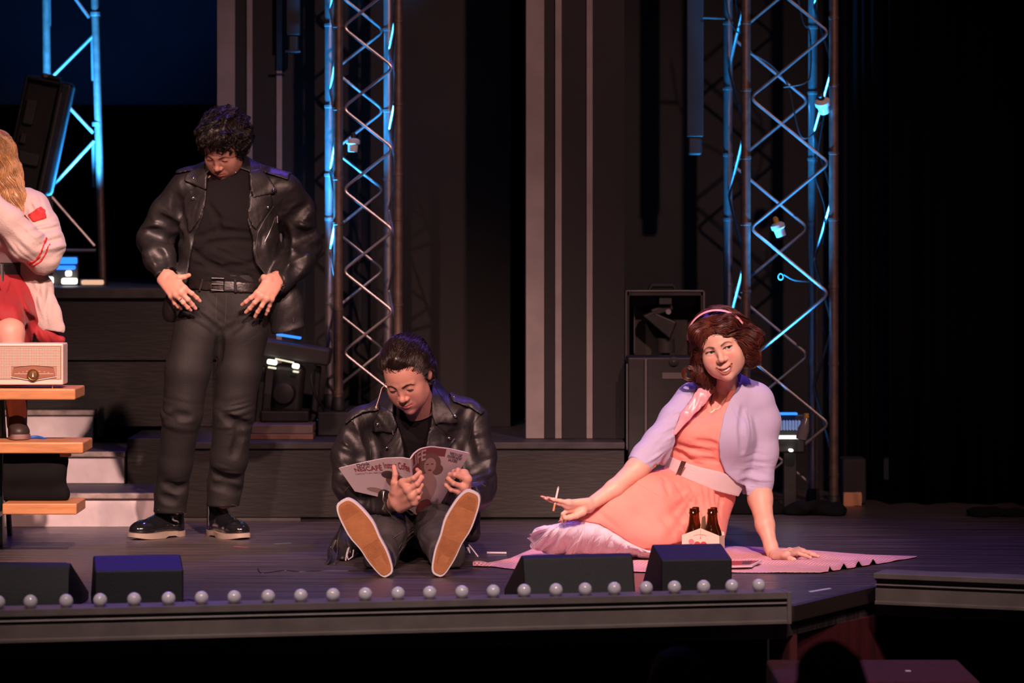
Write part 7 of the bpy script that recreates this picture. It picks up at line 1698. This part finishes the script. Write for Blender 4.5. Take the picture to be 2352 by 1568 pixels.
MB().lathe([(0.0038, 0), (0.0034, 0.004), (0.0015, 0.007)], a, (a-b)).build('ash', mat('ash', (0.35, 0.3, 0.3), 0.9), t, smooth=True)
# ---------------------------------------------------------------- girl in the white cardigan at the left edge
M_wknit = mat('cream_knit', (0.50, 0.385, 0.35), 0.85, bump=0.22, bscale=160, sheen=0.2)
M_redk = mat('red_knit', (0.55, 0.025, 0.022), 0.8, bump=0.4, bscale=160)
M_redc = mat('red_cotton', (0.30, 0.011, 0.016), 0.75, sheen=0.1)
def girl():
    D0 = 13.95; t = person(Vector((S2(-10, D0), -0.10, 0)), 'person with long blonde hair, cream cardigan and red skirt at the left edge')
    sk = np.array((0.60, 0.30, 0.23))
    hd = Head(P(-28, 378, 14.0), -75, 5, 0, 1.0, 0.003).build(dict(neck=P(-15, 450, 14.05), nr=0.048, eye=0.003, skin=sk)); pc = [(hd.V, hd.Q, hd.C)]
    S = Sdf((P(-150, 0, 14).x, -0.65, P(0, 1012, 13.6).z), (P(110, 0, 14).x, 0.35, P(0, 440, 14).z), 0.008)
    S.chain([P(-10, 500, 14.02), P(-8, 600, 14.0), P(-10, 690, 14.02)], [0.12, 0.105, 0.13], 0.03, (0, 1, 0), 0.65)
    S.chain([P(20, 700, 14.0), P(22, 765, 13.72), P(32, 870, 13.68), P(40, 950, 13.66)], [0.075, 0.058, 0.045, 0.038], 0.02)
    S.chain([P(-70, 700, 14.0), P(-80, 770, 13.75), P(-70, 950, 13.7)], [0.075, 0.058, 0.038], 0.02)
    S.chain([P(65, 480, 14.0), P(95, 585, 13.9), P(5, 490, 13.82), P(-10, 460, 13.85)], [0.045, 0.04, 0.03, 0.03], 0.02)
    pc.append(skin_piece(S, sk)); body_mesh(t, pc)
    # hand at the collar, mostly outside the frame
    # hair
    H = Sdf(P(-150, 520, 14)-Vector((0, 0.2, 0)), P(100, 285, 14)+Vector((0, 0.25, 0)), 0.0045)
    H.chain([P(-25, 355, 14.03), P(-10, 400, 14.04), P(12, 450, 14.0), P(32, 478, 13.96)], [0.110, 0.100, 0.070, 0.034], 0.04); H.chain([P(20, 420, 14.0), P(38, 455, 13.95), P(46, 480, 13.93)], [0.05, 0.035, 0.02], 0.03)
    H.rnoise(0.006, 14)
    M_h = mat('blonde_hair', (0.42, 0.215, 0.085), 0.4, var=0.35, vscale=25)
    V, Q = H.surf(); V = relax(V, Q, 2); rs = np.random.RandomState(2); L = []
    G_ = np.gradient(H.D, H.h); ids = rs.choice(len(V), 900)
    def gs(A, p): i = np.clip(np.round((p-H.lo)/H.h).astype(int), 0, H.n-1); return A[i[:, 0], i[:, 1], i[:, 2]]
    p = V[ids].astype(float); path = [p]
    for j in range(24):
        d = np.stack([0.35+0.9*noise(p[:, 0], p[:, 1], p[:, 2], 12), 0.0*p[:, 0]-0.1, -1.0+0*p[:, 0]], 1); g = np.stack([gs(G_[a], p) for a in range(3)], 1); g /= np.linalg.norm(g, axis=1)[:, None]+1e-6
        d -= g*(d*g).sum(1)[:, None]; d /= np.linalg.norm(d, axis=1)[:, None]+1e-6; p = p+d*0.008; p = p-np.clip(gs(H.D, p)-0.003, -0.01, 0.01)[:, None]*g; path.append(p)
    L = np.stack(path, 1); sv, sq = strands([L[i] for i in range(len(L))], 0.0018); V2, Q2 = merge([(V, Q), (sv, sq)]); np_mesh('hair', V2.astype(f32), Q2, M_h, t)
    # white tee
    S = Sdf(P(-140, 640, 14)-Vector((0, 0.2, 0)), P(90, 440, 14)+Vector((0, 0.25, 0)), 0.005)
    S.chain([P(-12, 485, 14.02), P(-6, 540, 14.0), P(-5, 615, 14.0)], [0.125, 0.125, 0.108], 0.04, (0, 1, 0), 0.7); S.add(ell(P(8, 540, 13.9), (0.06, 0.05, 0.055)), 0.04); S.rnoise(0.003, 9)
    sdf_obj('tshirt', S, mat('white_tee', (0.52, 0.42, 0.44), 0.8), t)
    # belt
    S = Sdf(P(-140, 670, 14)-Vector((0, 0.2, 0)), P(90, 590, 14)+Vector((0, 0.2, 0)), 0.0045)
    S.chain([P(-5, 590, 14.0), P(-6, 670, 14.0)], [0.116, 0.122], 0.02, (0, 1, 0), 0.72); S.cut(poly2(pxy([(-200, 560), (200, 560), (200, 604), (-200, 602)], D0))); S.cut(poly2(pxy([(-200, 648), (200, 650), (200, 720), (-200, 720)], D0)))
    b = sdf_obj('belt', S, M_leather, t); MB().box((S2(11, 13.85), -0.245, ZZ(646, 13.78)), (S2(13.5, 13.85), -0.205, ZZ(606, 13.78))).build('belt_keeper', mat('grey_seam', (0.1, 0.1, 0.1), 0.4), b)
    # skirt with a flare to the right
    S = Sdf(P(-190, 815, 14)-Vector((0, 0.42, 0)), P(175, 630, 14)+Vector((0, 0.25, 0)), 0.005)
    S.chain([P(-5, 655, 14.0), P(-2, 700, 14.0), P(0, 750, 14.0)], [0.118, 0.150, 0.16], 0.04, (0, 1, 0), 0.8)
    S.chain([P(40, 700, 13.98), P(95, 765, 13.95), P(140, 780, 13.95)], [0.10, 0.045, 0.018], 0.04, (0, 1, 0), 1.0)
    S.chain([P(20, 700, 13.95), P(15, 735, 13.78)], [0.10, 0.08], 0.04)
    S.chain([P(-50, 690, 14.0), P(-75, 735, 13.85)], [0.125, 0.105], 0.05)
    S.folds(P(70, 740, 13.85), (1, 0, 0.55), 0.16, 0.07, 0.014, sc=4); S.folds(P(0, 720, 13.8), (1, 0, 0.2), 0.12, 0.08, 0.008, sc=4)
    S.cut(poly2(pxy([(-200, 760), (-40, 742), (10, 728), (35, 735), (48, 760), (55, 792), (72, 788), (82, 762), (92, 786), (150, 792), (162, 775), (200, 790), (200, 900), (-200, 900)], D0)))
    S.full(lambda X, Y, Z: ZZ(800, 14)-Z+0*X+0*Y, 'max')
    sdf_obj('skirt', S, M_redc, t)
    # cardigan: sleeve, striped cuff, hanging front
    S = Sdf(P(-120, 780, 14)-Vector((0, 0.3, 0)), P(165, 430, 14)+Vector((0, 0.25, 0)), 0.0045)
    S.chain([P(40, 462, 14.02), P(72, 480, 14.0), P(92, 520, 13.96), P(104, 565, 13.92), P(98, 590, 13.88)], [0.055, 0.070, 0.076, 0.078, 0.066], 0.03)
    S.chain([P(98, 588, 13.88), P(60, 560, 13.82), P(20, 505, 13.80), P(-15, 470, 13.80)], [0.068, 0.066, 0.056, 0.045], 0.03)
    S.chain([P(-20, 465, 14.04), P(50, 462, 14.04)], [0.06, 0.06], 0.03)
    S.chain([P(60, 590, 13.98), P(85, 660, 13.95), P(105, 720, 13.93), P(122, 752, 13.93)], [0.045, 0.058, 0.060, 0.050], 0.03, (0, 1, 0), 0.5)
    S.rnoise(0.004, 8)
    for (x, y, dd, a, R, wl, am) in ((110, 540, 13.85, (-0.3, 0, 1), 0.12, 0.055, 0.012), (60, 560, 13.76, (0.7, 0, 0.8), 0.10, 0.05, 0.009), (85, 480, 13.9, (1, 0, 0.7), 0.08, 0.04, 0.006), (100, 690, 13.88, (1, 0, 0.3), 0.12, 0.045, 0.007)): S.folds(P(x, y, dd), a, R, wl, am, sc=6)
    S.cut(poly2(pxy([(62, 755), (85, 764), (110, 757), (148, 764), (150, 820), (40, 820)], D0)))
    cg = S; c = sdf_obj('cardigan', S, M_wknit, t)
    panel_obj(cg, 'sleeve_band', [(66, 494), (95, 473), (107, 481), (112, 501), (82, 511)], D0, M_redk, c, 0.003, 0.004, ymax=-0.04)
    for a in ([(78, 608), (95, 596), (108, 578), (116, 546)], [(84, 611), (104, 600), (116, 582), (124, 560)], [(74, 604), (90, 600), (104, 588)]): sdf_obj('sleeve_stripe', cg.panel(line2(pxy(a, D0), 0.0042), 0.003, 0.004, ymax=-0.06), M_redk, c)
    # shoe on the middle plank
    shoe(t, P(36, 1008, 13.74)*1.0, P(44, 1010.5, 13.50), (0, 0, 1), 'saddle', 0.24)
    S = Sdf(P(0, 985, 13.68)-Vector((0, 0.06, 0)), P(80, 880, 13.68)+Vector((0, 0.06, 0)), 0.004); S.chain([P(37, 890, 13.68), P(39, 975, 13.67)], [0.046, 0.040], 0.01)
    sdf_obj('sock', S, mat('sock_grey', (0.10, 0.07, 0.07), 0.9), t)
    st = empty('stool', Vector((S2(-45, 14.05), 0.05, 0)), 'black stool under the blonde cardigan girl, hidden behind the radio', 'stool')
    MB().lathe([(0.16, 0.66), (0.165, 0.665), (0.165, 0.70), (0.15, 0.712)], (S2(-45, 14.05), 0.05, 0), n=28).build('seat', M_fix, st, smooth=True)
    for a in (0.8, 2.3, 3.9, 5.4): MB().tube([(S2(-45, 14.05)+0.10*math.cos(a), 0.05+0.10*math.sin(a), 0.665), (S2(-45, 14.05)+0.15*math.cos(a), 0.05+0.15*math.sin(a), 0.0)], 0.011, 8).build('leg', M_fix, st, smooth=True)
girl()
# ---------------------------------------------------------------- audience heads in the dark below the frame edge
M_dark = mat('dark_hair_audience', (0.006, 0.005, 0.006), 0.8); M_coat = mat('dark_coat', (0.006, 0.006, 0.010), 0.9)
def audience(px, py, d, label, s=1.0):
    c = P(px, py, d); t = person(Vector((c.x, c.y, -0.58)), label, 'audience heads at the bottom edge')
    S = Sdf((c.x-0.27, c.y-0.16, c.z-0.52), (c.x+0.27, c.y+0.18, c.z+0.16), 0.009)
    S.add(ell((c.x, c.y, c.z), (0.078*s, 0.098*s, 0.115*s)), 0.01); S.add(cone((c.x, c.y, c.z-0.05), (c.x, c.y, c.z-0.2), 0.055, 0.06), 0.03)
    for e in (-1, 1): S.add(ell((c.x+e*0.079, c.y+0.01, c.z-0.01), (0.009, 0.018, 0.03)), 0.005)
    V = skin_piece(S, np.array((0.10, 0.06, 0.05))); body_mesh(t, [V])
    S = Sdf((c.x-0.30, c.y-0.20, c.z-0.60), (c.x+0.30, c.y+0.20, c.z-0.13), 0.009); S.chain([(c.x-0.17, c.y, c.z-0.26), (c.x+0.17, c.y, c.z-0.26)], [0.07, 0.07], 0.05); S.chain([(c.x, c.y, c.z-0.25), (c.x, c.y, c.z-0.62)], [0.17, 0.19], 0.05, (0, 1, 0), 0.6)
    sdf_obj('coat', S, M_coat, t)
    S = Sdf((c.x-0.12, c.y-0.13, c.z-0.13), (c.x+0.12, c.y+0.14, c.z+0.15), 0.006); S.add(ell((c.x, c.y-0.01, c.z+0.02), (0.088*s, 0.104*s, 0.112*s)), 0.01); S.rnoise(0.004, 20); S.full(lambda X, Y, Z: c.z-0.085-Z+0*X+0*Y, 'max')
    sdf_obj('hair', S, M_dark, t)
audience(1560, 1596, 9.3, 'dark silhouette of an audience head at the bottom edge, below the coral skirt')
audience(1908, 1598, 8.2, 'dark silhouette of an audience head in front of the red carpeted steps')
